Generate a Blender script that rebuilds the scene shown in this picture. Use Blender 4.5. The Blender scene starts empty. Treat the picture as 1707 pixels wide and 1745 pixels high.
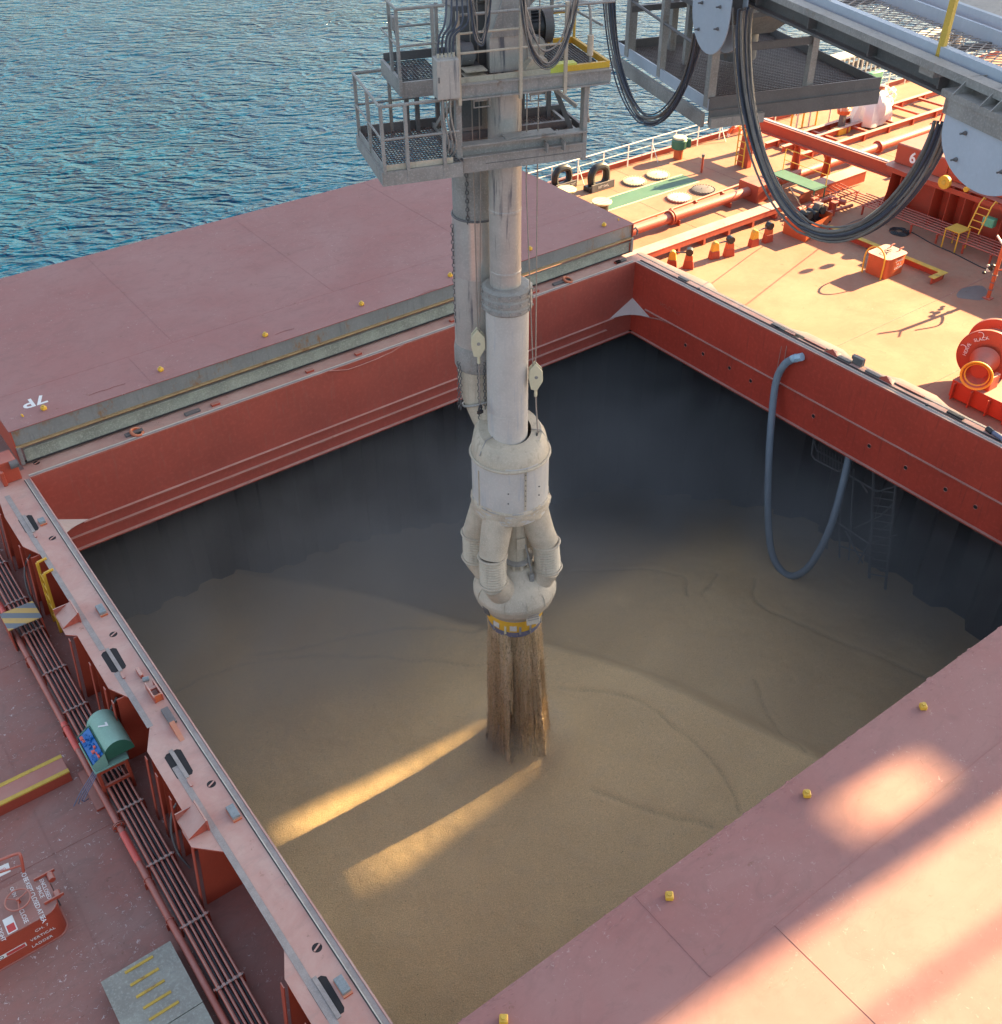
import bpy, bmesh, math, random
from mathutils import Vector, Matrix, noise
rnd = random.Random(7)
R_ = math.radians
S = bpy.context.scene
COL = S.collection
# ------------------------------------------------------------------ camera
CAM = Vector((-24.0531, -24.7136, 16.0))
XR = Vector((0.802312, -0.596856, -0.0076727))            # camera right
FW = Vector((0.464295, 0.632094, -0.620393))              # viewing direction
DN = FW.cross(XR); DN.normalize()                          # camera down
FPX, PCX, PCY = 1797.72, 853.5, 872.5                      # focal length / centre in photo pixels
cam = bpy.data.objects.new('camera', bpy.data.cameras.new('camera'))
COL.objects.link(cam); S.camera = cam
if DN.z > 0: DN = -DN
cam.matrix_world = Matrix.Translation(CAM) @ Matrix((XR, -DN, -FW)).transposed().to_4x4()
cam.data.sensor_fit = 'VERTICAL'; cam.data.sensor_height = 36.0; cam.data.lens = 36.0 * FPX / 1745.0
cam.data.clip_start = 0.2; cam.data.clip_end = 6000
# ------------------------------------------------------------------ world, sun, exposure
SUN_EL, SUN_ROT = 24.0, 95.0
W = bpy.data.worlds.new("World"); S.world = W; W.use_nodes = True
nt = W.node_tree
sk = nt.nodes.new('ShaderNodeTexSky'); sk.sky_type = 'NISHITA'; sk.sun_disc = False
sk.sun_elevation = R_(SUN_EL); sk.sun_rotation = R_(SUN_ROT); sk.dust_density = 1.6; sk.air_density = 1.0
hs = nt.nodes.new('ShaderNodeHueSaturation'); hs.inputs['Saturation'].default_value = 0.72
nt.links.new(sk.outputs[0], hs.inputs['Color']); nt.links.new(hs.outputs[0], nt.nodes['Background'].inputs[0])
nt.nodes['Background'].inputs[1].default_value = 0.06
sd = bpy.data.lights.new('sun', 'SUN'); sd.energy = 5.0; sd.angle = R_(0.5); sd.color = (1.0, 0.72, 0.36)
so = bpy.data.objects.new('sun', sd); COL.objects.link(so)
az = R_(90 - SUN_ROT)
sdir = Vector((math.cos(az) * math.cos(R_(SUN_EL)), math.sin(az) * math.cos(R_(SUN_EL)), math.sin(R_(SUN_EL))))
so.rotation_euler = sdir.to_track_quat('Z', 'Y').to_euler(); so.location = (30, -5, 60)
S.view_settings.view_transform = 'Standard'; S.view_settings.look = 'None'
S.view_settings.exposure = 2.6; S.view_settings.gamma = 1.0
S.render.engine = 'CYCLES'
# ------------------------------------------------------------------ measuring: a photo pixel to a point on a real plane
def ray(px, py): return XR * (px - PCX) + DN * (py - PCY) + FW * FPX
def A(px, py, z=-1.8):
    d = ray(px, py); return CAM + d * ((z - CAM.z) / d.z)
def AY(px, py, y):
    d = ray(px, py); return CAM + d * ((y - CAM.y) / d.y)
def AX(px, py, x):
    d = ray(px, py); return CAM + d * ((x - CAM.x) / d.x)
LO = Vector((-13.38, -10.52, 0)); LV = Vector((math.cos(R_(72)), math.sin(R_(72)), 0)); LU = Vector((LV.y, -LV.x, 0))
def L(u, v, z): return LO + LU * u + LV * v + Vector((0, 0, z))   # the loader's own frame, turned 18 degrees to the ship
def topz(p, py):
    """height at which the vertical over p reaches photo row py"""
    lo, hi = -15.0, 15.9
    for _ in range(50):
        m = (lo + hi) / 2; w = Vector((p.x, p.y, m)) - CAM
        r = PCY + FPX * w.dot(DN) / w.dot(FW)
        if r > py: lo = m
        else: hi = m
    return m
ZD = -1.8
# ------------------------------------------------------------------ mesh helpers
class MB:
    def __init__(s): s.v = []; s.f = []; s.t = []
    def add(s, vs, fs):
        o = len(s.v); s.v += [tuple(v) for v in vs]; s.f += [tuple(i + o for i in f) for f in fs]; return s
    def box(s, c, sz, ax=None):
        c = Vector(c); ex, ey, ez = ax if ax else (Vector((1, 0, 0)), Vector((0, 1, 0)), Vector((0, 0, 1)))
        vs = []
        for k in (-.5, .5):
            for j in (-.5, .5):
                for i in (-.5, .5): vs.append(c + ex * (i * sz[0]) + ey * (j * sz[1]) + ez * (k * sz[2]))
        return s.add(vs, [(0, 2, 3, 1), (4, 5, 7, 6), (0, 1, 5, 4), (2, 6, 7, 3), (0, 4, 6, 2), (1, 3, 7, 5)])
    def ab(s, x0, x1, y0, y1, z0, z1): return s.box(((x0 + x1) / 2, (y0 + y1) / 2, (z0 + z1) / 2), (abs(x1 - x0), abs(y1 - y0), abs(z1 - z0)))
    def lb(s, u0, u1, v0, v1, z0, z1):      # box in the loader frame
        return s.box(L((u0 + u1) / 2, (v0 + v1) / 2, (z0 + z1) / 2), (abs(u1 - u0), abs(v1 - v0), abs(z1 - z0)), (LU, LV, Vector((0, 0, 1))))
    def bar(s, p, q, w=.05, h=None, up=None):
        p, q = Vector(p), Vector(q); h = h or w; d = q - p; ln = d.length; d.normalize()
        up = Vector(up) if up else (Vector((0, 0, 1)) if abs(d.z) < .95 else Vector((1, 0, 0)))
        sx = d.cross(up).normalized(); sy = sx.cross(d).normalized()
        return s.box((p + q) / 2, (ln, w, h), (d, sx, sy))
    def tube(s, pts, r, n=8, caps=True, closed=False):
        pts = [Vector(p) for p in pts]; N = len(pts); rs = r if isinstance(r, (list, tuple)) else [r] * N
        vs = []; fs = []; prev = None
        for i, p in enumerate(pts):
            if closed: d = pts[(i + 1) % N] - pts[i - 1]
            else: d = pts[min(i + 1, N - 1)] - pts[max(i - 1, 0)]
            d.normalize()
            if prev is None:
                a = Vector((0, 0, 1)) if abs(d.z) < .9 else Vector((1, 0, 0)); x = d.cross(a).normalized()
            else:
                x = prev - d * prev.dot(d)
                x = x.normalized() if x.length > 1e-6 else d.orthogonal().normalized()
            prev = x; y = d.cross(x)
            for k in range(n):
                t = 2 * math.pi * k / n; vs.append(p + (x * math.cos(t) + y * math.sin(t)) * rs[i])
        M = N if closed else N - 1
        for i in range(M):
            for k in range(n):
                a, b = i * n + k, i * n + (k + 1) % n; j = (i + 1) % N
                fs.append((a, b, j * n + (k + 1) % n, j * n + k))
        if caps and not closed:
            fs.append(tuple(range(n))[::-1]); fs.append(tuple((N - 1) * n + k for k in range(n)))
        return s.add(vs, fs)
    def cyl(s, p, q, r, r2=None, n=16): return s.tube([p, q], [r, r if r2 is None else r2], n)
    def lathe(s, c, prof, n=32, axis=None, x=None, cap=True):
        """prof: list of (radius, height along axis)"""
        c = Vector(c); z = Vector(axis).normalized() if axis else Vector((0, 0, 1))
        x = Vector(x) if x else z.orthogonal().normalized(); y = z.cross(x)
        vs = []; fs = []; m = len(prof)
        for r, h in prof:
            for k in range(n):
                t = 2 * math.pi * k / n; vs.append(c + z * h + (x * math.cos(t) + y * math.sin(t)) * r)
        for i in range(m - 1):
            for k in range(n): fs.append((i * n + k, i * n + (k + 1) % n, (i + 1) * n + (k + 1) % n, (i + 1) * n + k))
        if cap: fs.append(tuple(range(n))[::-1]); fs.append(tuple((m - 1) * n + k for k in range(n)))
        return s.add(vs, fs)
    def prism(s, poly, z0, z1):
        n = len(poly); vs = [(p[0], p[1], z0) for p in poly] + [(p[0], p[1], z1) for p in poly]
        fs = [tuple(range(n))[::-1], tuple(range(n, 2 * n))] + [(i, (i + 1) % n, n + (i + 1) % n, n + i) for i in range(n)]
        return s.add(vs, fs)
    def plate(s, pts, nrm, th):             # planar outline given as 3-D points, thickened along nrm
        nrm = Vector(nrm).normalized() * th; n = len(pts); pts = [Vector(p) for p in pts]
        vs = pts + [p + nrm for p in pts]
        fs = [tuple(range(n))[::-1], tuple(range(n, 2 * n))] + [(i, (i + 1) % n, n + (i + 1) % n, n + i) for i in range(n)]
        return s.add(vs, fs)
    def torus(s, c, R, r, axis=(0, 0, 1), n=24, m=8, a0=0, a1=2 * math.pi):
        z = Vector(axis).normalized(); x = z.orthogonal().normalized(); y = z.cross(x); c = Vector(c)
        full = abs(a1 - a0 - 2 * math.pi) < 1e-6
        pts = [c + (x * math.cos(a0 + (a1 - a0) * k / n) + y * math.sin(a0 + (a1 - a0) * k / n)) * R for k in range(n + (0 if full else 1))]
        return s.tube(pts, r, m, closed=full)
    def build(s, name, m, parent=None, bev=0, smooth=True, kind=None, ang=.6):
        me = bpy.data.meshes.new(name)
        off = Vector(parent['_o']) if parent is not None and '_o' in parent else Vector((0, 0, 0))
        me.from_pydata([(v[0] - off.x, v[1] - off.y, v[2] - off.z) for v in s.v], [], s.f); me.update()
        bm = bmesh.new(); bm.from_mesh(me); bmesh.ops.recalc_face_normals(bm, faces=bm.faces); bm.to_mesh(me); bm.free()
        if smooth:
            me.shade_smooth(); me.set_sharp_from_angle(angle=ang)
        me.materials.append(m)
        o = bpy.data.objects.new(name, me); COL.objects.link(o)
        if parent is not None:
            o.parent = parent; o['_o'] = tuple(off)
        if bev:
            b = o.modifiers.new('bevel', 'BEVEL'); b.width = bev; b.segments = 2; b.limit_method = 'ANGLE'; b.angle_limit = R_(40)
        if kind: o['kind'] = kind
        return o
def thing(name, label, cat, loc=(0, 0, 0), group=None):
    o = bpy.data.objects.new(name, None); COL.objects.link(o); o.empty_display_size = .2
    o.location = loc; o['label'] = label; o['category'] = cat; o['_o'] = tuple(loc)
    if group: o['group'] = group
    return o
def tag(o, label, cat, group=None):
    o['label'] = label; o['category'] = cat
    if group: o['group'] = group
    return o
def copy_tree(o, label=None, loc=None, group=None):
    def rec(a, par):
        c = a.copy(); COL.objects.link(c); c.parent = par
        if par is not None: c.matrix_parent_inverse = a.matrix_parent_inverse.copy()
        for ch in KIDS.get(a.name, ()): rec(ch, c)
        return c
    KIDS = {}
    for x in bpy.data.objects:
        if x.parent: KIDS.setdefault(x.parent.name, []).append(x)
    c = rec(o, None)
    if label: c['label'] = label
    if loc is not None: c.location = loc
    if group: c['group'] = group
    return c
def dup(o, parent=None, delta=(0, 0, 0)):   # one more alike part sharing its mesh
    c = o.copy(); COL.objects.link(c); c.parent = parent if parent is not None else o.parent
    c.location = Vector(o.location) + Vector(delta); return c
def text(txt, size, m, origin, xd, yd, parent=None, name='lettering', ext=.003, align='CENTER', sp=1.0, bold=0.0):
    cu = bpy.data.curves.new('t', 'FONT'); cu.body = txt; cu.size = size; cu.extrude = ext; cu.align_x = align; cu.align_y = 'CENTER'
    cu.space_character = sp; cu.offset = bold; cu.resolution_u = 3
    t = bpy.data.objects.new('t', cu); me = bpy.data.meshes.new_from_object(t); bpy.data.objects.remove(t)
    xd = Vector(xd).normalized(); yd = Vector(yd); yd = (yd - xd * yd.dot(xd)).normalized(); zd = xd.cross(yd)
    me.transform(Matrix.Translation(Vector(origin)) @ Matrix((xd, yd, zd)).transposed().to_4x4())
    off = Vector(parent['_o']) if parent is not None and '_o' in parent else Vector((0, 0, 0))
    me.transform(Matrix.Translation(-off)); me.materials.clear(); me.materials.append(m); me.name = name
    o = bpy.data.objects.new(name, me); COL.objects.link(o)
    if parent is not None: o.parent = parent; o['_o'] = tuple(off)
    return o
def sag(p, q, drop, n=24, side=(0, 0, 0)):
    p, q = Vector(p), Vector(q); out = []
    for i in range(n + 1):
        t = i / n; w = p.lerp(q, t); w.z -= drop * 4 * t * (1 - t); w += Vector(side) * 4 * t * (1 - t); out.append(w)
    return out
def spline(pts, n=8):
    pts = [Vector(p) for p in pts]; out = []
    P = [pts[0] * 2 - pts[1]] + pts + [pts[-1] * 2 - pts[-2]]
    for i in range(1, len(P) - 2):
        for k in range(n):
            t = k / n; a, b, c, d = P[i - 1], P[i], P[i + 1], P[i + 2]
            out.append(.5 * ((2 * b) + (c - a) * t + (2 * a - 5 * b + 4 * c - d) * t * t + (3 * b - a - 3 * c + d) * t ** 3))
    out.append(pts[-1]); return out
# ------------------------------------------------------------------ materials
MATS = {}
class NT:
    def __init__(s, name):
        s.m = bpy.data.materials.new(name); s.m.use_nodes = True; s.t = s.m.node_tree; s.b = s.t.nodes['Principled BSDF']
        g = s.t.nodes.new('ShaderNodeNewGeometry'); s.geo = g; s.pos = g.outputs['Position']
    def n(s, typ, **kw):
        x = s.t.nodes.new(typ)
        for k, v in kw.items(): setattr(x, k, v)
        return x
    def lk(s, a, b): s.t.links.new(a, b)
    def noise(s, scale, detail=4, rough=.55, vec=None, stretch=None, dist=0):
        v = vec or s.pos
        if stretch:
            mp = s.n('ShaderNodeMapping'); mp.inputs['Scale'].default_value = stretch; s.lk(v, mp.inputs[0]); v = mp.outputs[0]
        x = s.n('ShaderNodeTexNoise'); x.inputs['Scale'].default_value = scale; x.inputs['Detail'].default_value = detail
        x.inputs['Roughness'].default_value = rough; x.inputs['Distortion'].default_value = dist; s.lk(v, x.inputs['Vector']); return x.outputs['Fac']
    def ramp(s, f, a, b, lo=0., hi=1., smooth=True):
        x = s.n('ShaderNodeMapRange', clamp=True); x.interpolation_type = 'SMOOTHSTEP' if smooth else 'LINEAR'
        s.lk(f, x.inputs[0])
        for i, v in zip((1, 2, 3, 4), (a, b, lo, hi)): x.inputs[i].default_value = v
        return x.outputs[0]
    def math(s, op, a, b):
        x = s.n('ShaderNodeMath', operation=op)
        for i, v in enumerate((a, b)):
            if isinstance(v, (int, float)): x.inputs[i].default_value = v
            else: s.lk(v, x.inputs[i])
        return x.outputs[0]
    def mix(s, f, a, b, blend='MIX'):
        x = s.n('ShaderNodeMix', data_type='RGBA'); x.blend_type = blend
        for k, v in ((0, f), (6, a), (7, b)):
            if isinstance(v, (int, float)): x.inputs[k].default_value = v
            elif isinstance(v, (tuple, list)): x.inputs[k].default_value = (*v[:3], 1)
            else: s.lk(v, x.inputs[k])
        return x.outputs[2]
    def bump(s, h, strength, dist=.01):
        x = s.n('ShaderNodeBump'); x.inputs['Strength'].default_value = strength; x.inputs['Distance'].default_value = dist
        s.lk(h, x.inputs['Height']); s.lk(x.outputs[0], s.b.inputs['Normal']); return x
    def col(s, c):
        if isinstance(c, tuple): s.b.inputs['Base Color'].default_value = (*c, 1)
        else: s.lk(c, s.b.inputs['Base Color'])
def paint(name, base, rough=.5, metal=0., dust=0., dustcol=(.50, .34, .29), mott=.25, ms=1.3, rust=0., rustcol=(.20, .07, .02), streak=0.,
          streakcol=(.05, .06, .08), bump=.15, flecks=0., spec=.5, dents=0., scuff=0.):
    x = NT(name); b = x.b; b.inputs['Roughness'].default_value = rough; b.inputs['Metallic'].default_value = metal
    b.inputs['Specular IOR Level'].default_value = spec
    big = x.noise(ms, 5, .6); fine = x.noise(ms * 14, 4, .6)
    c = x.mix(x.ramp(big, .3, .7, 0, mott), base, tuple(v * .55 for v in base))
    c = x.mix(x.ramp(fine, .45, .75, 0, mott), c, tuple(min(1, v * 1.35 + .02) for v in base))
    if dust:
        sep = x.n('ShaderNodeSeparateXYZ'); x.lk(x.geo.outputs['True Normal'], sep.inputs[0])
        up = x.ramp(sep.outputs[2], .25, .95, .10, 1)
        f = x.math('MULTIPLY', x.math('MULTIPLY', up, x.ramp(x.noise(ms * .6, 6, .65, dist=.4), .25, .75, .62, 1.0)), dust)
        c = x.mix(f, c, dustcol)
        b.inputs['Roughness'].default_value = max(rough, .55)
    if streak:
        st = x.noise(3, 5, .6, stretch=(3.5, 3.5, .28)); c = x.mix(x.ramp(st, .54, .72, 0, streak), c, streakcol)
    if rust:
        ru = x.noise(2.2, 7, .7, stretch=(1, 1, .5)); c = x.mix(x.ramp(ru, .70 - .22 * rust, .80 - .15 * rust, 0, .9), c, rustcol)
    if scuff:
        sc = x.noise(1.1, 8, .72, stretch=(1, 1.6, 1), dist=1.6); sc2 = x.noise(6, 6, .75, stretch=(.35, 1.4, 1), dist=.8)
        c = x.mix(x.ramp(sc, .48, .66, 0, scuff * .6), c, tuple(v * .62 for v in dustcol)); c = x.mix(x.ramp(sc2, .55, .66, 0, scuff * .8), c, tuple(v * .72 for v in dustcol))
        c = x.mix(x.ramp(x.noise(3.1, 7, .8, dist=.5), .62, .66, 0, scuff), c, (.20, .10, .07))
    if flecks:
        fl = x.noise(11, 8, .75, dist=1.); reg = x.ramp(x.noise(.45, 3), .38, .56, 0, 1)
        c = x.mix(x.math('MULTIPLY', x.ramp(fl, .60, .64, 0, flecks), reg), c, (.75, .66, .62))
    x.col(c)
    if bump:
        h = fine if not dents else x.math('ADD', x.math('MULTIPLY', fine, .25), x.math('MULTIPLY', x.noise(.9, 3, .5), dents * 8))
        x.bump(h, bump, .01)
    MATS[name] = x.m; return x.m
RED = (.38, .045, .018)
M_deck = paint('deck_paint', RED, .7, spec=.3, dust=.92, dustcol=(.345, .215, .18), scuff=.6, mott=.45, ms=.8, flecks=.85, bump=.2)
M_deckf = paint('forward_deck_paint', RED, .75, spec=.25, dust=.93, dustcol=(.38, .245, .165), scuff=.45, mott=.45, ms=.7, flecks=.12, bump=.2)
M_cover = paint('cover_paint', (.31, .08, .07), .72, spec=.25, dust=.93, dustcol=(.36, .205, .185), flecks=.25, scuff=.5, mott=.4, ms=.5, bump=.14, dents=.9)
M_coam = paint('coaming_top_paint', RED, .5, dust=.95, dustcol=(.60, .40, .33), mott=.35, scuff=.5, rust=.25, ms=1.5, bump=.12)
M_gus = paint('pale_dusty_gusset', (.50, .42, .38), .55, mott=.25, ms=2, dust=.8, dustcol=(.55, .45, .40), bump=.1)
M_red = paint('red_steel_paint', RED, .45, dust=.75, dustcol=(.50, .29, .23), mott=.25, ms=1.2, bump=.12)
M_wall2 = paint('forward_wall_paint', (.45, .040, .018), .42, dust=.4, dustcol=(.5, .30, .22), mott=.4, ms=.6, rust=.1, rustcol=(.14, .03, .02), streak=.5, streakcol=(.20, .03, .02), bump=.1, dents=.3)
M_wall = paint('coaming_wall_paint', (.38, .060, .036), .5, dust=.85, dustcol=(.5, .33, .27), mott=.4, ms=.6, streak=.45, streakcol=(.30, .12, .09), bump=.1, dents=.3)
M_redc = paint('clean_red_paint', (.40, .050, .018), .38, dust=.55, dustcol=(.58, .30, .24), mott=.2, ms=2, bump=.08)
M_orange = paint('orange_red_paint', (.50, .085, .018), .4, dust=.6, dustcol=(.62, .38, .26), mott=.2, ms=2, bump=.08)
M_pipe = paint('pipe_paint', (.42, .075, .040), .42, dust=.6, dustcol=(.55, .30, .25), mott=.25, ms=2, bump=.1)
M_grey = paint('galvanised_grey', (.30, .29, .27), .5, metal=.1, dust=.5, dustcol=(.46, .40, .33), mott=.6, ms=2.4, rust=.5, rustcol=(.18, .11, .07), streak=.35, streakcol=(.10, .11, .13), bump=.2)
M_dkgrey = paint('dark_steel', (.12, .12, .12), .55, metal=.1, dust=.2, mott=.4, ms=2.5, rust=.35, rustcol=(.13, .08, .05), bump=.25)
M_grate = paint('grating_steel', (.16, .155, .15), .5, metal=.3, mott=.35, ms=3, rust=.15, rustcol=(.14, .09, .05), bump=.15)
M_face = paint('cover_face_steel', (.23, .235, .225), .5, mott=.3, ms=1.1, rust=.66, rustcol=(.26, .13, .05), streak=.3, bump=.2)
M_green2 = paint('weathered_green_steel', (.30, .33, .27), .55, mott=.75, ms=1.6, dust=.25, rust=.25, streak=.3, streakcol=(.17, .19, .18), bump=.2)
M_black = paint('black_rubber', (.018, .018, .02), .6, dust=.15, dustcol=(.3, .26, .22), mott=.3, bump=.15)
M_blackp = paint('black_paint', (.02, .02, .022), .4, mott=.3, bump=.1)
M_yel = paint('yellow_paint', (.72, .40, .03), .45, mott=.25, ms=3, dust=.2, dustcol=(.6, .45, .25), bump=.1)
M_yrust = paint('worn_yellow_paint', (.62, .40, .06), .55, mott=.4, ms=4, rust=.6, rustcol=(.22, .12, .06), bump=.2)
M_gold = paint('oxide_yellow_strip', (.40, .27, .13), .6, mott=.5, ms=3, rust=.6, rustcol=(.20, .08, .03), bump=.2)
M_white = paint('white_paint', (.78, .74, .68), .45, mott=.15, ms=3, rust=.15, bump=.08)
M_letter = paint('letter_paint', (.80, .78, .74), .5, mott=.25, ms=8, bump=0)
M_spout = paint('spout_dusty_paint', (.49, .42, .32), .6, mott=.4, ms=2.2, dust=.4, dustcol=(.56, .46, .34), streak=.7, streakcol=(.30, .25, .19), rust=.35, rustcol=(.30, .20, .12), bump=.15)
M_sleeve = paint('pale_grey_sleeve', (.50, .47, .43), .45, mott=.25, ms=1.8, dust=.2, dustcol=(.5, .42, .3), rust=.22, rustcol=(.34, .26, .19), streak=.6, streakcol=(.30, .33, .38), bump=.1)
M_pipeg = paint('worn_grey_pipe', (.46, .42, .375), .42, metal=.25, mott=.3, ms=2, streak=.95, streakcol=(.085, .09, .115), bump=.15)
M_steel = paint('bright_duct_steel', (.56, .54, .50), .3, metal=.55, mott=.3, ms=1.6, streak=.5, streakcol=(.28, .27, .26), bump=.35, dents=.6)
M_fabric = paint('dusty_sleeve_fabric', (.50, .42, .32), .9, mott=.45, ms=3, streak=.2, streakcol=(.34, .28, .20), bump=.5)
M_plate = paint('blue_grey_plate', (.42, .47, .53), .4, mott=.15, ms=1.2, rust=.22, rustcol=(.20, .15, .12), streak=.2, streakcol=(.30, .32, .36), bump=.1)
M_cable = paint('weathered_cable', (.17, .155, .14), .55, mott=.6, ms=5, dust=.35, dustcol=(.30, .26, .22), bump=.3)
M_cable2 = paint('blue_black_cable', (.045, .055, .08), .5, mott=.5, ms=6, dust=.25, dustcol=(.26, .25, .25), bump=.2)
M_rope = paint('wire_rope', (.30, .25, .21), .6, mott=.4, ms=9, bump=.3)
M_block = paint('cream_block_paint', (.62, .56, .38), .45, mott=.2, ms=4, rust=.15, bump=.1)
M_hose = paint('ribbed_grey_hose', (.20, .26, .31), .55, mott=.25, ms=3, dust=.25, dustcol=(.36, .34, .32), bump=.2)
M_hosee = paint('pale_blue_hose_end', (.38, .55, .66), .4, mott=.2, ms=6, bump=.1)
M_green = paint('green_cabinet_paint', (.22, .42, .33), .45, mott=.35, ms=2.5, dust=.25, dustcol=(.42, .46, .38), rust=.2, bump=.12)
M_dgreen = paint('dark_green_paint', (.03, .14, .085), .45, mott=.3, ms=3, dust=.2, dustcol=(.3, .34, .25), bump=.1)
M_blue = paint('blue_plastic', (.015, .14, .42), .4, mott=.6, ms=9, bump=.1)
M_navy = paint('blue_grey_band', (.15, .16, .24), .5, mott=.3, ms=6, bump=.1)
M_cream = paint('cream_lid_paint', (.66, .60, .38), .5, mott=.3, ms=4, bump=.15)
M_limey = paint('lime_yellow_paint', (.62, .62, .10), .5, mott=.25, ms=5, bump=.1)
M_bgreen = paint('bright_green_box', (.16, .46, .27), .45, mott=.2, ms=5, bump=.1)
M_redp = paint('bright_red_sleeve', (.75, .13, .10), .45, mott=.2, ms=5, bump=.05)
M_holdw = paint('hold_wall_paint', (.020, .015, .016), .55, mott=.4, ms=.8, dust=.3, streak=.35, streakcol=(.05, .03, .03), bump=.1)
M_holeshade = paint('recess_shade_paint', (.015, .012, .012), .7, mott=.2, bump=0)  # near-black colour standing in for the shade inside holes and the bin
M_silver = paint('zinc_pad', (.30, .33, .33), .4, metal=.3, mott=.6, ms=14, bump=.3)
M_wgrey = paint('rubber_seal_grey', (.36, .31, .28), .6, mott=.5, ms=5, bump=.2)
M_tank = paint('pale_pipe_cover', (.62, .58, .50), .6, mott=.3, ms=4, bump=.3)
M_lifeb = paint('lifebuoy_orange', (.75, .12, .02), .45, mott=.15, bump=.05)
M_glasst = paint('gauge_white', (.8, .78, .72), .3, mott=.1, bump=0)
M_sign = paint('sign_white', (.78, .76, .70), .4, mott=.1, ms=12, bump=0)
M_signr = paint('sign_red', (.55, .06, .05), .4, mott=.2, ms=20, bump=0)
# water
def water_mat():
    x = NT('sea_water'); b = x.b
    b.inputs['Specular IOR Level'].default_value = .36; b.inputs['Roughness'].default_value = .10; b.inputs['IOR'].default_value = 1.33
    def dot(v):
        d = x.n('ShaderNodeVectorMath', operation='DOT_PRODUCT'); x.lk(x.pos, d.inputs[0]); d.inputs[1].default_value = v; return d.outputs['Value']
    cb_ = x.n('ShaderNodeCombineXYZ'); x.lk(dot((.36, -.27, 0)), cb_.inputs[0]); x.lk(dot((.60, .80, 0)), cb_.inputs[1])   # crests run across the wind
    cc_ = x.n('ShaderNodeCombineXYZ'); x.lk(dot((.40, -.12, 0)), cc_.inputs[0]); x.lk(dot((.35, .93, 0)), cc_.inputs[1])
    patch = x.ramp(x.noise(.03, 3), .3, .7, 0, 1)
    x.col(x.mix(patch, (.0010, .040, .098), (.0020, .052, .110)))
    def ridge(n): return x.math('SUBTRACT', 1, x.math('ABSOLUTE', x.math('SUBTRACT', x.math('MULTIPLY', n, 2), 1), 0))
    h = x.math('MULTIPLY', ridge(x.noise(.62, 2, .5, vec=cb_.outputs[0], dist=.5)), 1.0)
    h = x.math('ADD', h, x.math('MULTIPLY', ridge(x.noise(1.7, 2, .5, vec=cc_.outputs[0], dist=.6)), .36))
    h = x.math('ADD', h, x.math('MULTIPLY', x.noise(4.5, 2, .5, vec=cb_.outputs[0], dist=.3), .10))
    h = x.math('ADD', h, x.math('MULTIPLY', x.noise(.12, 2, .5), 1.5))
    bn = x.bump(h, 1.0, 1.2); x.lk(x.ramp(x.noise(.035, 3, .6, dist=.8), .35, .7, .5, 1.0), bn.inputs['Strength']); return x.m
M_water = water_mat()
def grain_mat(name, tone=1.0, edge=False):
    x = NT(name); b = x.b; b.inputs['Roughness'].default_value = .8; b.inputs['Specular IOR Level'].default_value = .35
    base = (.84 * tone, .60 * tone, .31 * tone)
    g1 = x.noise(38, 3, .8); g2 = x.noise(90, 2, .8); big = x.noise(.35, 4, .6, dist=.5); mid = x.noise(2.2, 5, .65)
    c = x.mix(x.ramp(big, .3, .7, 0, .6), base, (.68 * tone, .47 * tone, .24 * tone))
    c = x.mix(x.ramp(mid, .4, .75, 0, .3), c, (.66 * tone, .51 * tone, .32 * tone))
    c = x.mix(x.ramp(g1, .35, .68, 0, .5), c, (.30 * tone, .21 * tone, .115 * tone))
    c = x.mix(x.ramp(g2, .62, .74, 0, .8), c, (.82 * tone, .68 * tone, .45 * tone))
    c = x.mix(x.ramp(x.noise(16, 2, .5), .74, .78, 0, .8), c, (.10, .065, .04))
    if not edge: c = x.mix(x.ramp(x.noise(9, 4, .7, stretch=(1, 1, .12)), .42, .62, 0, .65), c, (.80, .62, .40)); c = x.mix(x.ramp(x.noise(26, 3, .8, stretch=(1, 1, .35)), .48, .66, 0, .7), c, (.24, .16, .085))
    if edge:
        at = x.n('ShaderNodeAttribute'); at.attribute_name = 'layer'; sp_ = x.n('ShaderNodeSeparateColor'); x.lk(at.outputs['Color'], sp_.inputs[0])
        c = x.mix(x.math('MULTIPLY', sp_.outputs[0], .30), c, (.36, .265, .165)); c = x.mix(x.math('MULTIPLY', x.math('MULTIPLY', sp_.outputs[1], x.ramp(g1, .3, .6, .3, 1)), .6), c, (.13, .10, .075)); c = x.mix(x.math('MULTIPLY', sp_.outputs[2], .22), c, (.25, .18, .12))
    x.col(c)
    x.bump(x.math('ADD', g1, x.math('MULTIPLY', mid, 1.2)), .8, .035); return x.m
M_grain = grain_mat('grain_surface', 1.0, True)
M_stream = grain_mat('falling_grain', .95)
def stripes_mat(name, a, b_, period, axis, duty=.5):
    x = NT(name); x.b.inputs['Roughness'].default_value = .5
    d = x.n('ShaderNodeVectorMath', operation='DOT_PRODUCT'); x.lk(x.pos, d.inputs[0]); d.inputs[1].default_value = axis
    fr = x.math('FRACT', x.math('DIVIDE', d.outputs['Value'], period), 0)
    f = x.math('GREATER_THAN', fr, duty); n = x.noise(5, 4); c = x.mix(f, a, b_)
    x.col(x.mix(x.ramp(n, .4, .8, 0, .35), c, (.35, .27, .22))); return x.m
M_haz = stripes_mat('hazard_stripes', (.68, .42, .12), (.20, .22, .23), .34, (0.60, .80, 0))
M_bolltop = stripes_mat('bollard_top_stripes', (.62, .56, .28), (.70, .64, .36), .2, (0, 1, 0))
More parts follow.
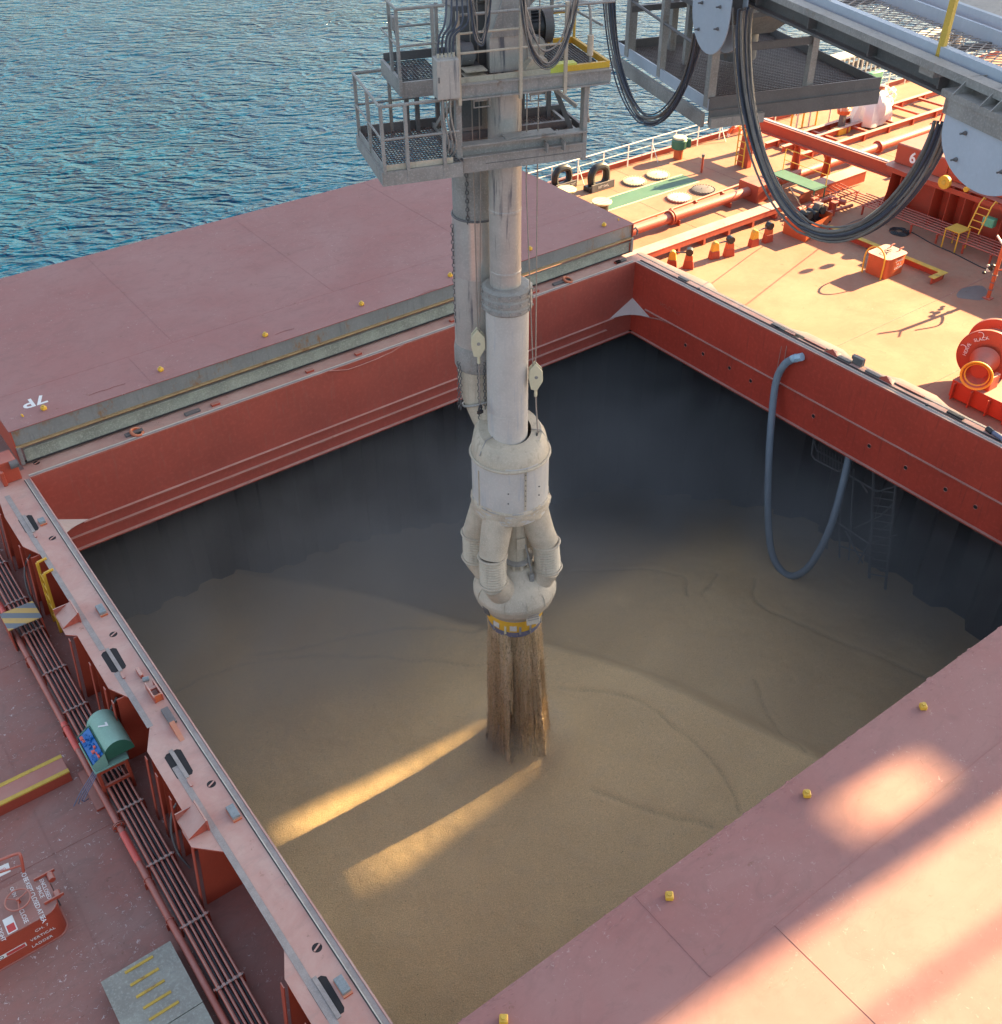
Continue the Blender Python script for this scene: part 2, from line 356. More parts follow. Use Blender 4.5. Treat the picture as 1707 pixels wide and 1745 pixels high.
# ------------------------------------------------------------------ sea, hull, deck
def sheet(name, quads, m, kind='structure', z=None):
    mb = MB()
    for q in quads: mb.add(q, [(0, 1, 2, 3)])
    return mb.build(name, m, kind=kind, smooth=False)
SEA = -13.5
sea = sheet('sea_water', [[(-1500, -1500, SEA), (1500, -1500, SEA), (1500, 2500, SEA), (-1500, 2500, SEA)]], M_water)
HX0, HX1, HY0, HY1 = -20.85, .0, -18.55, .0             # clear opening of hatch seven
DX0, DX1, DY0, DY1 = -38, 70, -31, 11.0                  # main deck
mb = MB()
ox0, ox1, oy0, oy1 = HX0 - .02, HX1 + .02, HY0 - .02, HY1 + .02
for (a, b, c, d) in ((DX0, ox0, DY0, DY1), (ox1, DX1, DY0, DY1), (ox0, ox1, oy1, DY1), (ox0, ox1, DY0, oy0)):
    if a == ox1: MB().ab(a, b, c, d, ZD - .03, ZD).build('forward_deck', M_deckf, kind='structure', smooth=False)
    else: mb.ab(a, b, c, d, ZD - .03, ZD)
deck = mb.build('main_deck', M_deck, kind='structure', smooth=False)
mb = MB(); mb.ab(DX0, DX1, DY1 - .04, DY1 + .02, SEA - 2, ZD + .16); mb.ab(DX0, DX1, DY0 - .02, DY0 + .04, SEA - 2, ZD)
mb.ab(DX0 - .02, DX0 + .04, DY0, DY1, SEA - 2, ZD)
mb.build('hull_side', M_red, kind='structure', smooth=False)
# deck weld seams (low raised beads)
mb = MB()
for x in (3.2, 6.9, 8.6, 12.1, 20, 26): mb.ab(x - .008, x + .008, .95 if x < 14 else 3, 10.9, ZD + .001, ZD + .005)
for y in (-6.2, -9.6, 5.4, 3.3): mb.ab(.98, 14, y - .012, y + .012, ZD + .001, ZD + .006)
for y in (-4.3, -9.9, -14.6): mb.ab(-38, -22.6, y - .012, y + .012, ZD + .001, ZD + .006)
mb.ab(-24.02, -24.0, -22, 4, ZD + .001, ZD + .006)
mb.build('deck_weld_seam', M_deck, kind='structure', smooth=False)
# painted walkway stripe on the port side deck
a1, a2, a3, a4 = A(1046, 352), A(1040, 336), A(1138, 308), A(1185, 312)
mb = MB(); mb.ab(2.2, a4.x + .25, 7.25, 8.25, ZD + .004, ZD + .008); mb.build('painted_walkway', M_dgreen, kind='structure', smooth=False)  # green darkened to stand in for the shade that falls here
mb = MB(); mb.ab(2.2, a4.x + .25, 7.17, 7.25, ZD + .004, ZD + .009); mb.ab(2.2, a4.x + .25, 8.25, 8.33, ZD + .004, ZD + .009)
mb.build('walkway_edge_line', M_cream, kind='structure', smooth=False)
# ------------------------------------------------------------------ hold
WZ = -2.66
WX1, WY1, WX0, WY0 = 1.6, 1.4, -22.6, -20.2
def corrug(p, q, nrm, z0, z1, period=1.5, depth=.35):
    p, q, nrm = Vector(p), Vector(q), Vector(nrm); d = q - p; ln = d.length; d.normalize(); n = int(ln / period); pr = ln / n
    pts = []
    for i in range(n):
        for t, o in ((.0, 0), (.36, 0), (.5, 1), (.86, 1)): pts.append(p + d * ((i + t) * pr) + nrm * (o * depth))
    pts.append(q); m = MB(); k = len(pts)
    m.add([(a.x, a.y, z0) for a in pts] + [(a.x, a.y, z1) for a in pts], [(i, i + 1, k + i + 1, k + i) for i in range(k - 1)])
    return m
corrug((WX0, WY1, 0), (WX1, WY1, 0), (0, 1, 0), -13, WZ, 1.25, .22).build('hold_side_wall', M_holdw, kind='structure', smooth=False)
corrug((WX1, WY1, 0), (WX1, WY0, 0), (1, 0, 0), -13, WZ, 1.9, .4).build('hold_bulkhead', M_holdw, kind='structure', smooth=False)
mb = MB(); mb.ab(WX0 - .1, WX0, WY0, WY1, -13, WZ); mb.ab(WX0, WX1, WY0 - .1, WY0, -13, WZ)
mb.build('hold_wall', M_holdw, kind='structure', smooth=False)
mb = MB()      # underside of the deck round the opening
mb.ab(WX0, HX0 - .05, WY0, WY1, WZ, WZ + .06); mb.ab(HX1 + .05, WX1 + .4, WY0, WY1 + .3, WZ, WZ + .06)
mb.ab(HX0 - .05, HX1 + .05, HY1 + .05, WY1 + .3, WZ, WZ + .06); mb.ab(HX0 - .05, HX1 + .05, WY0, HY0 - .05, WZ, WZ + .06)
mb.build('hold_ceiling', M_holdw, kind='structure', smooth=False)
# grain heap: overlapping low cones left by successive pours, with the fronts of newer layers
PK = A(885, 1268, -6.0)                                   # where the stream lands
c2 = A(1062, 1036, -6.9); c3 = A(470, 1000, -7.0); c4 = A(1330, 960, -7.2)
def n2(x, y, s, k=0): return noise.noise(Vector((x * s, y * s, k * 7.3)))
def sstep(a, b, t):
    t = max(0, min(1, (t - a) / (b - a))); return t * t * (3 - 2 * t)
def smax(a, b, k=.08):
    h = max(k - abs(a - b), 0) / k; return max(a, b) + h * h * k * .25
EDGE = [A(px, py, -6.5) for px, py in ((300, 925), (480, 975), (820, 1082), (940, 1112), (1150, 1190), (1380, 1300), (1500, 1370))]
_d = (EDGE[-1] - EDGE[0]); _d.z = 0; _d.normalize()
ET = [((p - EDGE[0]).dot(_d), (p.x - EDGE[0].x) * -_d.y + (p.y - EDGE[0].y) * _d.x) for p in EDGE]
def edge_d(x, y):
    t = (x - EDGE[0].x) * _d.x + (y - EDGE[0].y) * _d.y; o = -(x - EDGE[0].x) * _d.y + (y - EDGE[0].y) * _d.x
    if t <= ET[0][0]: b = ET[0][1] + (ET[1][1] - ET[0][1]) / (ET[1][0] - ET[0][0]) * (t - ET[0][0])
    elif t >= ET[-1][0]: b = ET[-1][1] + (ET[-1][1] - ET[-2][1]) / (ET[-1][0] - ET[-2][0]) * (t - ET[-1][0])
    else:
        for (t0, o0), (t1, o1) in zip(ET, ET[1:]):
            if t0 <= t <= t1: b = o0 + (o1 - o0) * (t - t0) / (t1 - t0); break
    return o - b
def grain_h(x, y):
    d0 = math.hypot(x - PK.x, y - PK.y)
    z = -6.10 - .045 * max(0, d0 - .2) + .50 * math.exp(-(d0 / 1.3) ** 2) - .20 * math.exp(-((d0) / .42) ** 2)
    e = edge_d(x, y) + .25 * n2(x, y, .35, 6) + .05 * n2(x, y, 1.7, 8)
    z -= .75 * sstep(-.05, 1.3, e) - .05 * math.exp(-((e + .5) / .7) ** 2)
    d2 = math.hypot(x - c2.x, y - c2.y); z = smax(z, -6.60 - .13 * d2, .14)
    d4 = math.hypot(x - c4.x, (y - c4.y) * .8); z = smax(z, -7.05 - .13 * d4, .14)
    z -= 3.1 * sstep(-14, 2, x) * sstep(-9, 2, y)
    z -= .4 * sstep(-3, 1.4, y)
    z += .09 * n2(x, y, .22, 3) + .045 * n2(x, y, .9, 4) + .008 * n2(x, y, 4, 5)
    dp = math.hypot(x - c2.x, y - c2.y); z -= .12 * math.exp(-(dp / .30) ** 2)
    return z
GN = .075
nx = int((WX1 + .4 - WX0) / GN); ny = int((WY1 + .25 - WY0) / GN)
vs = []; fs = []
for j in range(ny + 1):
    for i in range(nx + 1):
        x = WX0 + i * GN; y = WY0 + j * GN; vs.append((x, y, grain_h(x, y)))
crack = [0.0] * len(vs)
# little slips and cracks left on the slopes
for pl_ in (((950, 1190), (1050, 1205), (1130, 1240), (1200, 1300), (1245, 1360), (1253, 1400)), ((1010, 1365), (1090, 1395), (1210, 1425)),
            ((940, 940), (1040, 948), (1140, 960), (1170, 975), (1172, 1005)), ((1225, 960), (1200, 1000)), ((1290, 965), (1292, 1005), (1340, 1030), (1420, 1060), (1560, 1110), (1640, 1140)),
            ((1290, 1140), (1310, 1190), (1345, 1250), (1370, 1290)), ((300, 1180), (420, 1140), (560, 1130), (700, 1140), (820, 1150)), ((420, 1125), (560, 1108), (640, 1088), (740, 1085), (800, 1098), (825, 1082))):
    sp_ = spline([A(px, py, -6.7) for px, py in pl_], 26)
    for q in sp_:
        qx, qy = q.x + .14 * n2(q.x, q.y, 1.1, 12), q.y + .14 * n2(q.x, q.y, 1.1, 13)
        i0, j0 = int((qx - WX0) / GN), int((qy - WY0) / GN)
        for jj in range(j0 - 3, j0 + 4):
            for ii in range(i0 - 3, i0 + 4):
                if 0 <= ii <= nx and 0 <= jj <= ny:
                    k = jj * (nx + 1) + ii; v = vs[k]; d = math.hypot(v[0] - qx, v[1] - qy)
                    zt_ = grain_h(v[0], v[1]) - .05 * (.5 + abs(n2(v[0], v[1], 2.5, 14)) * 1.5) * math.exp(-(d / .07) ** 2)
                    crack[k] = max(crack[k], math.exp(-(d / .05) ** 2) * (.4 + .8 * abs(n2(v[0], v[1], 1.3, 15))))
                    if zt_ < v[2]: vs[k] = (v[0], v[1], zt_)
for j in range(ny):
    for i in range(nx):
        a = j * (nx + 1) + i; fs.append((a, a + 1, a + nx + 2, a + nx + 1))
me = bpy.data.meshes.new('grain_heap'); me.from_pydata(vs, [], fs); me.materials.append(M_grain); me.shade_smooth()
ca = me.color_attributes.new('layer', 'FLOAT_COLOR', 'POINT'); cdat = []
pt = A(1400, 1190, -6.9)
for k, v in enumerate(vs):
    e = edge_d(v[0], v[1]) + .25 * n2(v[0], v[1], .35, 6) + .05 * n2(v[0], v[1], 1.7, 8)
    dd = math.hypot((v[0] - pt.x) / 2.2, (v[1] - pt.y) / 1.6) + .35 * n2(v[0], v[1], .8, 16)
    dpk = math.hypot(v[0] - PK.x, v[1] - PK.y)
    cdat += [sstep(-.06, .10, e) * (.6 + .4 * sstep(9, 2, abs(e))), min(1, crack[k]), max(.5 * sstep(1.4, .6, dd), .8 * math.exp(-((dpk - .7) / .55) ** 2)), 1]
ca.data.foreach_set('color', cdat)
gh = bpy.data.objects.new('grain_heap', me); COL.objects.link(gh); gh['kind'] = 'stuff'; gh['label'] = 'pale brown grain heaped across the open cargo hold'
# falling grain: several folded curtains plus loose kernels
SX, SY = LO.x, LO.y
HD = L(.10, 0, 0)                                          # centre line of the discharge head
mb = MB(); NA, NH = 220, 120; ZT, ZB = -1.12, PK.z - .10
for j in range(NH + 1):
    t = j / NH; z = ZT + (ZB - ZT) * t; cx = HD.x + (PK.x - HD.x) * t; cy = HD.y + (PK.y - HD.y) * t
    for i in range(NA):
        a = 2 * math.pi * i / NA
        fold = .17 * n2(math.cos(a) * 3.2, math.sin(a) * 3.2 + .25 * t, 1, 9) + .13 * abs(n2(math.cos(a) * 5.5, math.sin(a) * 5.5 + .2 * t, 1, 10)) + .02 * n2(math.cos(a) * 26, math.sin(a) * 26 + t * 9, 1, 11)
        r = .50 + .10 * t + .20 * max(0, t - .6) ** 2 + 14 * max(0, t - .88) ** 3 * (1 + n2(math.cos(a) * 4, math.sin(a) * 4, 1, 21)) + fold * (1 + .8 * t)
        mb.v.append((cx + math.cos(a) * r + .012 * rnd.uniform(-1, 1), cy + math.sin(a) * r + .012 * rnd.uniform(-1, 1), z))
for j in range(NH):
    for i in range(NA):
        t_, a_ = j / NH, 2 * math.pi * i / NA
        if n2(math.cos(a_) * 5 + .3, math.sin(a_) * 5, 1, 30 + t_ * .10) + .5 * n2(math.cos(a_) * 22, math.sin(a_) * 22, 1, 40 + t_ * .8) > .52 - .42 * t_ ** 1.3: continue
        mb.f.append((j * NA + i, j * NA + (i + 1) % NA, (j + 1) * NA + (i + 1) % NA, (j + 1) * NA + i))
for q_ in range(26):                                       # separate inner strands
    a = rnd.uniform(0, 2 * math.pi); rr0 = rnd.uniform(.1, .48); w0 = rnd.uniform(.03, .08); a2 = a + rnd.uniform(-.3, .3)
    pts = []
    for j in range(15):
        t = j / 14; z = ZT + (ZB - ZT) * t; r = rr0 * (1 + .35 * t); an = a + (a2 - a) * t
        pts.append((HD.x + (PK.x - HD.x) * t + math.cos(an) * r, HD.y + (PK.y - HD.y) * t + math.sin(an) * r, z))
    mb.tube(pts, [w0 * (1 + .5 * rnd.random()) for _ in pts], 7)
for k in range(26000):                                     # kernels flying round the curtain
    t = rnd.random() ** .8; a = rnd.uniform(0, 2 * math.pi); z = ZT + (ZB - ZT) * t
    r = .50 + .11 * t + .08 + abs(rnd.gauss(0, .03 + .055 * t)) * (3.0 if rnd.random() < .05 else 1)
    c = Vector((HD.x + (PK.x - HD.x) * t + math.cos(a) * r, HD.y + (PK.y - HD.y) * t + math.sin(a) * r, z)); s_ = rnd.uniform(.004, .009)
    mb.add([c + Vector((s_, 0, -s_)), c + Vector((-s_, s_, -s_)), c + Vector((-s_, -s_, -s_)), c + Vector((0, 0, s_ * 2.2))], [(0, 1, 2), (0, 1, 3), (1, 2, 3), (2, 0, 3)])
for k in range(5000):                                      # splash skirt where it lands
    a = rnd.uniform(0, 2 * math.pi); r = .45 + abs(rnd.gauss(0, .32)); x = PK.x + math.cos(a) * r; y = PK.y + math.sin(a) * r
    c = Vector((x, y, grain_h(x, y) + abs(rnd.gauss(0, .16)) * math.exp(-r))); s_ = rnd.uniform(.004, .009)
    mb.add([c + Vector((s_, 0, -s_)), c + Vector((-s_, s_, -s_)), c + Vector((-s_, -s_, -s_)), c + Vector((0, 0, s_ * 2))], [(0, 1, 2), (0, 1, 3), (1, 2, 3), (2, 0, 3)])
fg = mb.build('falling_grain', M_stream, kind='stuff', smooth=False); fg['label'] = 'brown grain pouring from the spout onto the heap'
# dust hanging in the hold, thickened to imitate the deck overhang's shade
mb = MB(); mb.ab(HX0 - 1.2, HX1 + 1.2, HY0, HY1 + 1.2, -12.5, -2.75)
du = mb.build('grain_dust', M_grain, kind='stuff', smooth=False); du['label'] = 'thin grain dust hanging in the hold, thickened to deepen the shade at its far sides'
dm = bpy.data.materials.new('dust_volume'); dm.use_nodes = True; t = dm.node_tree; t.nodes.clear()
o_ = t.nodes.new('ShaderNodeOutputMaterial'); pv = t.nodes.new('ShaderNodeVolumePrincipled'); pv.inputs['Color'].default_value = (.76, .75, .74, 1); pv.inputs['Anisotropy'].default_value = .2
ge = t.nodes.new('ShaderNodeNewGeometry'); sx = t.nodes.new('ShaderNodeSeparateXYZ'); t.links.new(ge.outputs['Position'], sx.inputs[0])
def vmr(sock, a, b, lo, hi):
    r = t.nodes.new('ShaderNodeMapRange'); r.interpolation_type = 'SMOOTHSTEP'; t.links.new(sock, r.inputs[0])
    for i, v in zip((1, 2, 3, 4), (a, b, lo, hi)): r.inputs[i].default_value = v
    return r.outputs[0]
def vm(op, a, b):
    r = t.nodes.new('ShaderNodeMath'); r.operation = op
    for i, v in enumerate((a, b)):
        if isinstance(v, float): r.inputs[i].default_value = v
        else: t.links.new(v, r.inputs[i])
    return r.outputs[0]
nz = t.nodes.new('ShaderNodeTexNoise'); nz.inputs['Scale'].default_value = .26; nz.inputs['Detail'].default_value = 3; nz.inputs['Distortion'].default_value = .6
t.links.new(ge.outputs['Position'], nz.inputs['Vector'])
wisp = vmr(nz.outputs['Fac'], .34, .68, .08, .26)
dust_shade = vm('MAXIMUM', vmr(sx.outputs[1], -10.5, -3.0, .04, 1.0), vmr(sx.outputs[0], -5.5, .5, .0, .85))  # denser at far and forward walls, standing in for overhang shade as well
ds = t.nodes.new('ShaderNodeVectorMath'); ds.operation = 'DISTANCE'; t.links.new(ge.outputs['Position'], ds.inputs[0]); ds.inputs[1].default_value = (PK.x, PK.y, PK.z + .1)
foot = vmr(ds.outputs['Value'], .4, 1.7, .9, .0)
t.links.new(vm('ADD', vm('MULTIPLY', wisp, dust_shade), foot), pv.inputs['Density'])
S.cycles.volume_step_rate = 3.0; S.cycles.volume_max_steps = 64
t.links.new(pv.outputs[0], o_.inputs['Volume']); du.data.materials.clear(); du.data.materials.append(dm)
# ------------------------------------------------------------------ coaming round hatch seven
co = thing('hatch_coaming', 'tall dusty red steel coaming with rubber sealed rim framing the open grain hold', 'hatch coaming', ((HX0 + HX1) / 2, (HY0 + HY1) / 2, ZD))
TH = .03
# vertical walls: inner faces flush with the opening
MB().ab(HX0 - TH, HX1 + TH, HY1, HY1 + TH, WZ, -.03).build('side_plate', M_wall, co, smooth=False)
MB().ab(HX0 - TH, HX1 + TH, HY0 - TH, HY0, WZ, -.03).build('side_plate', M_wall, co, smooth=False)
MB().ab(HX0 - TH, HX0, HY0, HY1, WZ, -.03).build('side_plate', M_wall, co, smooth=False)
# forward wall: dark discs painted as the shade inside round drain holes
fw = MB()
hx = [(1168, 588), (1198, 603), (1243, 627), (1279, 649), (1386, 709), (1481, 760), (1543, 797), (1611, 834), (1662, 864)]
HP = [AX(px, py, 0.0) for px, py in hx]
MB().ab(0, TH, HY0, HY1, WZ, -.03).build('side_plate', M_wall2, co, smooth=False)
hole = None
for p in HP:
    m1 = MB().lathe((-.004, p.y, p.z), [(.001, 0), (.062, 0)], 16, (1, 0, 0), cap=False); h = m1.build('hole_shade', M_holeshade, co, smooth=False)
    MB().torus((-.006, p.y, p.z), .068, .010, (1, 0, 0), 18, 6).build('hole_rim', M_coam, h)
# horizontal ledges welded on the inner faces
def ledge(y0, y1, x, z, w=.05, m=M_coam): MB().ab(x - w, x, y0, y1, z - .02, z).build('ledge', m, co, smooth=False)
MB().ab(HX0, HX1, -.11, 0, WZ - .012, WZ + .03).build('ledge', M_coam, co, smooth=False)
MB().ab(HX0, HX1 - 1.2, -.10, 0, -2.26, -2.215).build('ledge', M_coam, co, smooth=False)
zl = -1.85; zf = -1.5
MB().ab(HX0 + .9, HX1 - .9, -.09, 0, zl - .03, zl).build('ledge', M_coam, co, smooth=False)
MB().ab(-.10, 0, HY0, 0, WZ - .012, WZ + .03).build('ledge', M_coam, co, smooth=False)
MB().ab(-.08, 0, HY0 + .9, -.7, zf - .03, zf).build('ledge', M_coam, co, smooth=False)
MB().ab(HX0, HX0 + .06, HY0, 0, WZ - .012, WZ + .03).build('ledge', M_coam, co, smooth=False)
MB().ab(HX0, HX1, HY0, HY0 + .06, WZ - .012, WZ + .03).build('ledge', M_coam, co, smooth=False)
g1_, g2_ = AY(1042, 537, -.09), AX(1100, 538, -.08); gx_, gy_ = abs(g1_.x), abs(g2_.y); gz1, gz2 = zl, zf - .12
print('gusset', g1_, g2_)
def gus(cx, cy, sx, sy, gx_=1.05, gy_=.95):
    pts = [Vector((cx, cy, -1.36)), Vector((cx + sx * gx_, cy, zl))]
    for k in range(1, 8):
        t = k / 8; q = Vector((cx + sx * gx_, cy, zl)).lerp(Vector((cx, cy + sy * gy_, zl + .12)), t); q -= Vector((sx, sy, 0)) * (.16 * math.sin(math.pi * t)); q.z = zl + .12 * t + .10 * math.sin(math.pi * t) * .3; pts.append(q)
    pts.append(Vector((cx, cy + sy * gy_, zl + .12)))
    c = sum(pts, Vector()) / len(pts); n = len(pts)
    MB().add(pts + [p - Vector((0, 0, .02)) for p in pts], [tuple(range(n)), tuple(range(n, 2 * n))[::-1]] + [(i, (i + 1) % n, n + (i + 1) % n, n + i) for i in range(n)]).build('corner_gusset', M_gus, co, smooth=False)
gus(HX1, HY1, -1, -1); gus(HX0, HY1, 1, -1); gus(HX1, HY0, -1, 1); gus(HX0, HY0, 1, 1)
MB().tube(spline([(-.04, -.95, zl + .12), (-.04, -1.5, zf - .08), (-.04, -2.2, zf - .015)], 5), .03, 5).build('ledge', M_coam, co)
# top flanges, each with its scalloped outer edge
LOUT = [(-21.79, .5), (-21.79, -.61), (-21.86, -1.24), (-21.85, -2.64), (-21.58, -3.27), (-21.58, -5.27), (-22.03, -5.78), (-22.03, -6.18), (-21.84, -6.35),
        (-21.85, -8.23), (-21.55, -8.83), (-21.55, -9.65), (-21.84, -10.23), (-21.85, -12.12), (-22.03, -12.31), (-22.03, -12.72), (-21.54, -13.22), (-21.54, -15.24),
        (-21.84, -15.84), (-21.85, -18.2), (-21.55, -19.0)]
def flange(poly, name='top_flange'):
    MB().prism(poly, -.03, 0).build(name, M_coam, co, smooth=False)
lf = LOUT + [(HX0, -19.0), (HX0, .5)]
# solid flange: its slots are dark patches laid on top
MB().prism([(p[0], p[1]) for p in lf], -.03, 0).build('top_flange', M_coam, co, smooth=False)
ROUT = [(.75, .5), (.92, -2.76), (.66, -3.32), (.65, -6.53), (.85, -6.97), (.87, -8.33), (.70, -8.76), (.48, -9.23), (.55, -9.81), (.86, -10.41), (.88, -11.6), (.66, -12.15), (.55, -13.59), (.5, -14.2), (.5, -19.0)]
MB().prism([(0, .5), *ROUT, (0, -19.0)], -.03, 0).build('top_flange', M_coam, co, smooth=False)
MB().ab(HX0, HX1, 0, .9, -.03, -.001).build('top_flange', M_coam, co, smooth=False)
MB().ab(HX0, HX1, HY0 - .9, HY0, -.03, -.001).build('top_flange', M_coam, co, smooth=False)
# outer vertical plate under the flange edge
for (x, n_) in ((HX0 - .62, 'outer_plate'), (HX1 + .50, 'outer_plate')): MB().ab(x - .012, x + .012, -19, .5, -.20, -.03).build(n_, M_redc, co, smooth=False)
# rim: inner lip, rubber channel, bright compression bar
def rim(x0, x1, y0, y1, horizontal):
    # order from the opening outwards
    for (a, b, h, m, nm) in ((0, .035, .022, M_coam, 'inner_lip'), (.035, .130, .010, M_wgrey, 'seal_channel'), (.130, .145, .028, M_tank, 'compression_bar'), (.145, .165, .008, M_black, 'rubber_seal')):
        mb = MB()
        if horizontal: s = 1 if y0 >= 0 else -1; mb.ab(x0, x1, y0 + s * a, y0 + s * b, 0.0005, h)
        else: s = 1 if x0 > -5 else -1; mb.ab(x0 + s * a, x0 + s * b, y0, y1, 0.0005, h)
        mb.build(nm, m, co, smooth=False, bev=.003)
rim(HX0, HX1, 0, 0, True); rim(HX0, HX0, -18.6, -.0, False); rim(HX1, HX1, -18.6, -.0, False)
# double seal lines on the forward rim read darker
for o_ in (.23, .27): MB().ab(o_, o_ + .02, -18.6, 0, .0005, .018).build('rubber_seal', M_black, co, smooth=False)
# long shallow trough line along the flange (grey wiping track)
MB().ab(-21.62, -21.50, -5.6, -.4, .001, .006).build('wear_track', M_wgrey, co, smooth=False)
for (a, b) in ((-9.7, -7.9), (-18.9, -10.9), (-7.1, -5.6)): MB().ab(-21.62, -21.50, a, b, .001, .006).build('wear_track', M_wgrey, co, smooth=False)
MB().ab(.52, .60, -18.6, .5, .001, .012).build('wear_track', M_wgrey, co, smooth=False)
# slots (dark stepped patches painting the shade in a hole, with a grey bar)
def slot(px, py, side=1):
    c = A(px, py, 0); w, l, ch = .165, .36, .06
    pts = [(-w, -l + ch), (-w + ch, -l), (w - ch, -l), (w - .02, -l + ch), (w, l - ch), (w - ch, l), (-w + ch, l), (-w, l - ch)]
    s = MB().prism([(c.x + a, c.y + b) for a, b in pts], .0008, .003).build('slot_shade', M_holeshade, co, smooth=False)
    MB().box((c.x, c.y, .012), (.075, .80, .02)).build('slot_bar', M_wgrey, s, smooth=False)
    MB().box((c.x - .02, c.y - .55, .012), (.05, .16, .02)).build('slot_lug', M_coam, s, smooth=False)
for p in ((49, 893), (194, 1125), (305, 1302), (556, 1700)): slot(*p)
# small round holes, their shade painted as dark discs
for p in ((89, 917), (193, 1081), (360, 1336), (540, 1615), (62, 789)):
    c = A(*p, 0); h = MB().lathe((c.x, c.y, .001), [(.001, 0), (.085, 0)], 16, cap=False).build('hole_shade', M_holeshade, co, smooth=False)
    MB().box((c.x, c.y, .006), (.15, .03, .008), (Vector((.9, .43, 0)), Vector((-.43, .9, 0)), Vector((0, 0, 1)))).build('hole_bar', M_coam, h, smooth=False)
# zinc bearing pads on red blocks
pads = []
for i, p in enumerate(((71, 888), (172, 1039), (397, 1384), (583, 1679))):
    c = A(*p, .05); s = (.16, .17, .30)[0]
    k = MB().box((c.x, c.y, .055), (.15, .30 if i else .18, .09)).build('bearing_pad', M_silver, co, bev=.008, smooth=False)
    MB().box((c.x, c.y - .02, .02), (.16, .34 if i else .22, .035)).build('pad_base', M_orange, k, smooth=False)
# cleat gear halfway along the left flange
c = A(240, 1152, 0)
g = MB().box((c.x, c.y + .05, .05), (.07, .26, .10)).build('stopper_block', M_coam, co, bev=.01); MB().cyl((c.x - .02, c.y - .16, .04), (c.x + .10, c.y - .2, .04), .05).build('roller_pin', M_silver, g)
c = A(264, 1183, 0)
g = MB().box((c.x - .08, c.y, .09), (.03, .5, .18)).build('cleat_housing', M_coam, co, bev=.01)
MB().box((c.x + .08, c.y, .09), (.03, .5, .18)).build('cheek', M_coam, g, bev=.01); MB().box((c.x, c.y - .22, .09), (.16, .03, .18)).build('end_plate', M_orange, g)
MB().cyl((c.x - .08, c.y + .06, .12), (c.x + .08, c.y + .06, .12), .04).build('pin', M_coam, g)
c = A(288, 1222, 0); MB().box((c.x, c.y, .035), (.15, .46, .07)).build('rubber_pad', M_dkgrey, co, bev=.01)
c = A(301, 1247, 0); MB().add([(c.x - .05, c.y - .28, .0), (c.x + .05, c.y - .28, 0), (c.x + .05, c.y + .22, 0), (c.x - .05, c.y + .22, 0), (c.x - .05, c.y + .20, .12), (c.x + .05, c.y + .20, .12)],
     [(0, 1, 2, 3), (0, 4, 5, 1), (3, 2, 5, 4), (0, 3, 4), (1, 5, 2)]).build('guide_wedge', M_orange, co, bev=.006)
# raised boxes on the flange bulges
for (px, py) in ((126, 1052), (338, 1404), (25, 745)):
    c = A(px, py, .0); x0, x1 = -22.02, -21.62
    if px == 25: continue
    y0, y1 = c.y - .22, c.y + .27
    MB().add([(x0, y0, .004), (x1, y0, .004), (x1, y1, .004), (x0, y1, .004), (x1, y0, .26), (x1, y1, .26), (x0 + .02, y1, .03), (x0 + .02, y0, .03)],
             [(0, 1, 2, 3), (0, 7, 4, 1), (3, 2, 5, 6), (1, 4, 5, 2), (0, 3, 6, 7), (7, 6, 5, 4)]).build('guide_shoe', M_coam, co, smooth=False)
    MB().ab(x1 - .03, x1, y0 - .03, y1 + .03, .003, .29).build('shoe_edge', M_coam, co, smooth=False)
    MB().ab(x0, x1, y1, y1 + .025, .003, .20).build('shoe_edge', M_coam, co, smooth=False)
# forward coaming top fittings
for (px, py, ln, h, m) in ((1330, 556, .55, .035, M_dkgrey), (1434, 616, .45, .06, M_dkgrey), (1480, 642, .5, .06, M_dkgrey), (1622, 712, .5, .06, M_black), (1170, 474, .42, .05, M_dkgrey), (1303, 565, .3, .05, M_dkgrey)):
    c = A(px, py, 0); MB().box((.40, c.y, h / 2), (.13, ln, h)).build('rubber_pad', m, co, bev=.008)
c = A(1460, 622, 0); g = MB().box((.52, c.y, .12), (.16, .34, .24)).build('roller_box', M_dkgrey, co, bev=.015); MB().box((.52, c.y + .2, .18), (.12, .06, .12)).build('lug', M_dkgrey, g, bev=.01)
for (px, py) in ((1413, 605), (1500, 653)):
    c = A(px, py, 0); MB().add([(.35, c.y - .28, .002), (.62, c.y - .2, .002), (.62, c.y + .12, .002), (.35, c.y + .25, .002), (.40, c.y, .16)], [(0, 1, 2, 3), (0, 1, 4), (1, 2, 4), (2, 3, 4), (3, 0, 4)]).build('guide_wedge', M_red, co)
for (px, py, l) in ((1386, 585, .75), (1548, 664, .85), (1340, 565, .5)):
    c = A(px, py, 0); mb = MB(); pts = [(c.x + .10 * math.cos(a) * (1 if abs(math.cos(a)) > .0 else 1), c.y + l * math.sin(a)) for a in [2 * math.pi * k / 18 for k in range(18)]]
    s = mb.prism(pts, .0008, .004).build('slot_shade', M_holeshade, co, smooth=False); MB().box((c.x + .01, c.y - .05, .015), (.07, l * 1.1, .022)).build('slot_bar', M_wall, s, smooth=False)  # dark oval painted as the shade inside the slot
for (px, py) in ((1190, 493), (1579, 691)):
    c = A(px, py, 0); MB().cyl((c.x, c.y, 0.001), (c.x, c.y, .04), .045).build('plug', M_blackp, co)
c = A(1697, 742, 0); g = MB().cyl((c.x - .1, c.y - .25, .05), (c.x + .02, c.y + .2, .05), .06).build('quick_cleat', M_navy, co); MB().cyl((c.x - .02, c.y + .1, .04), (c.x + .05, c.y + .3, .04), .08).build('cap', M_blackp, g)
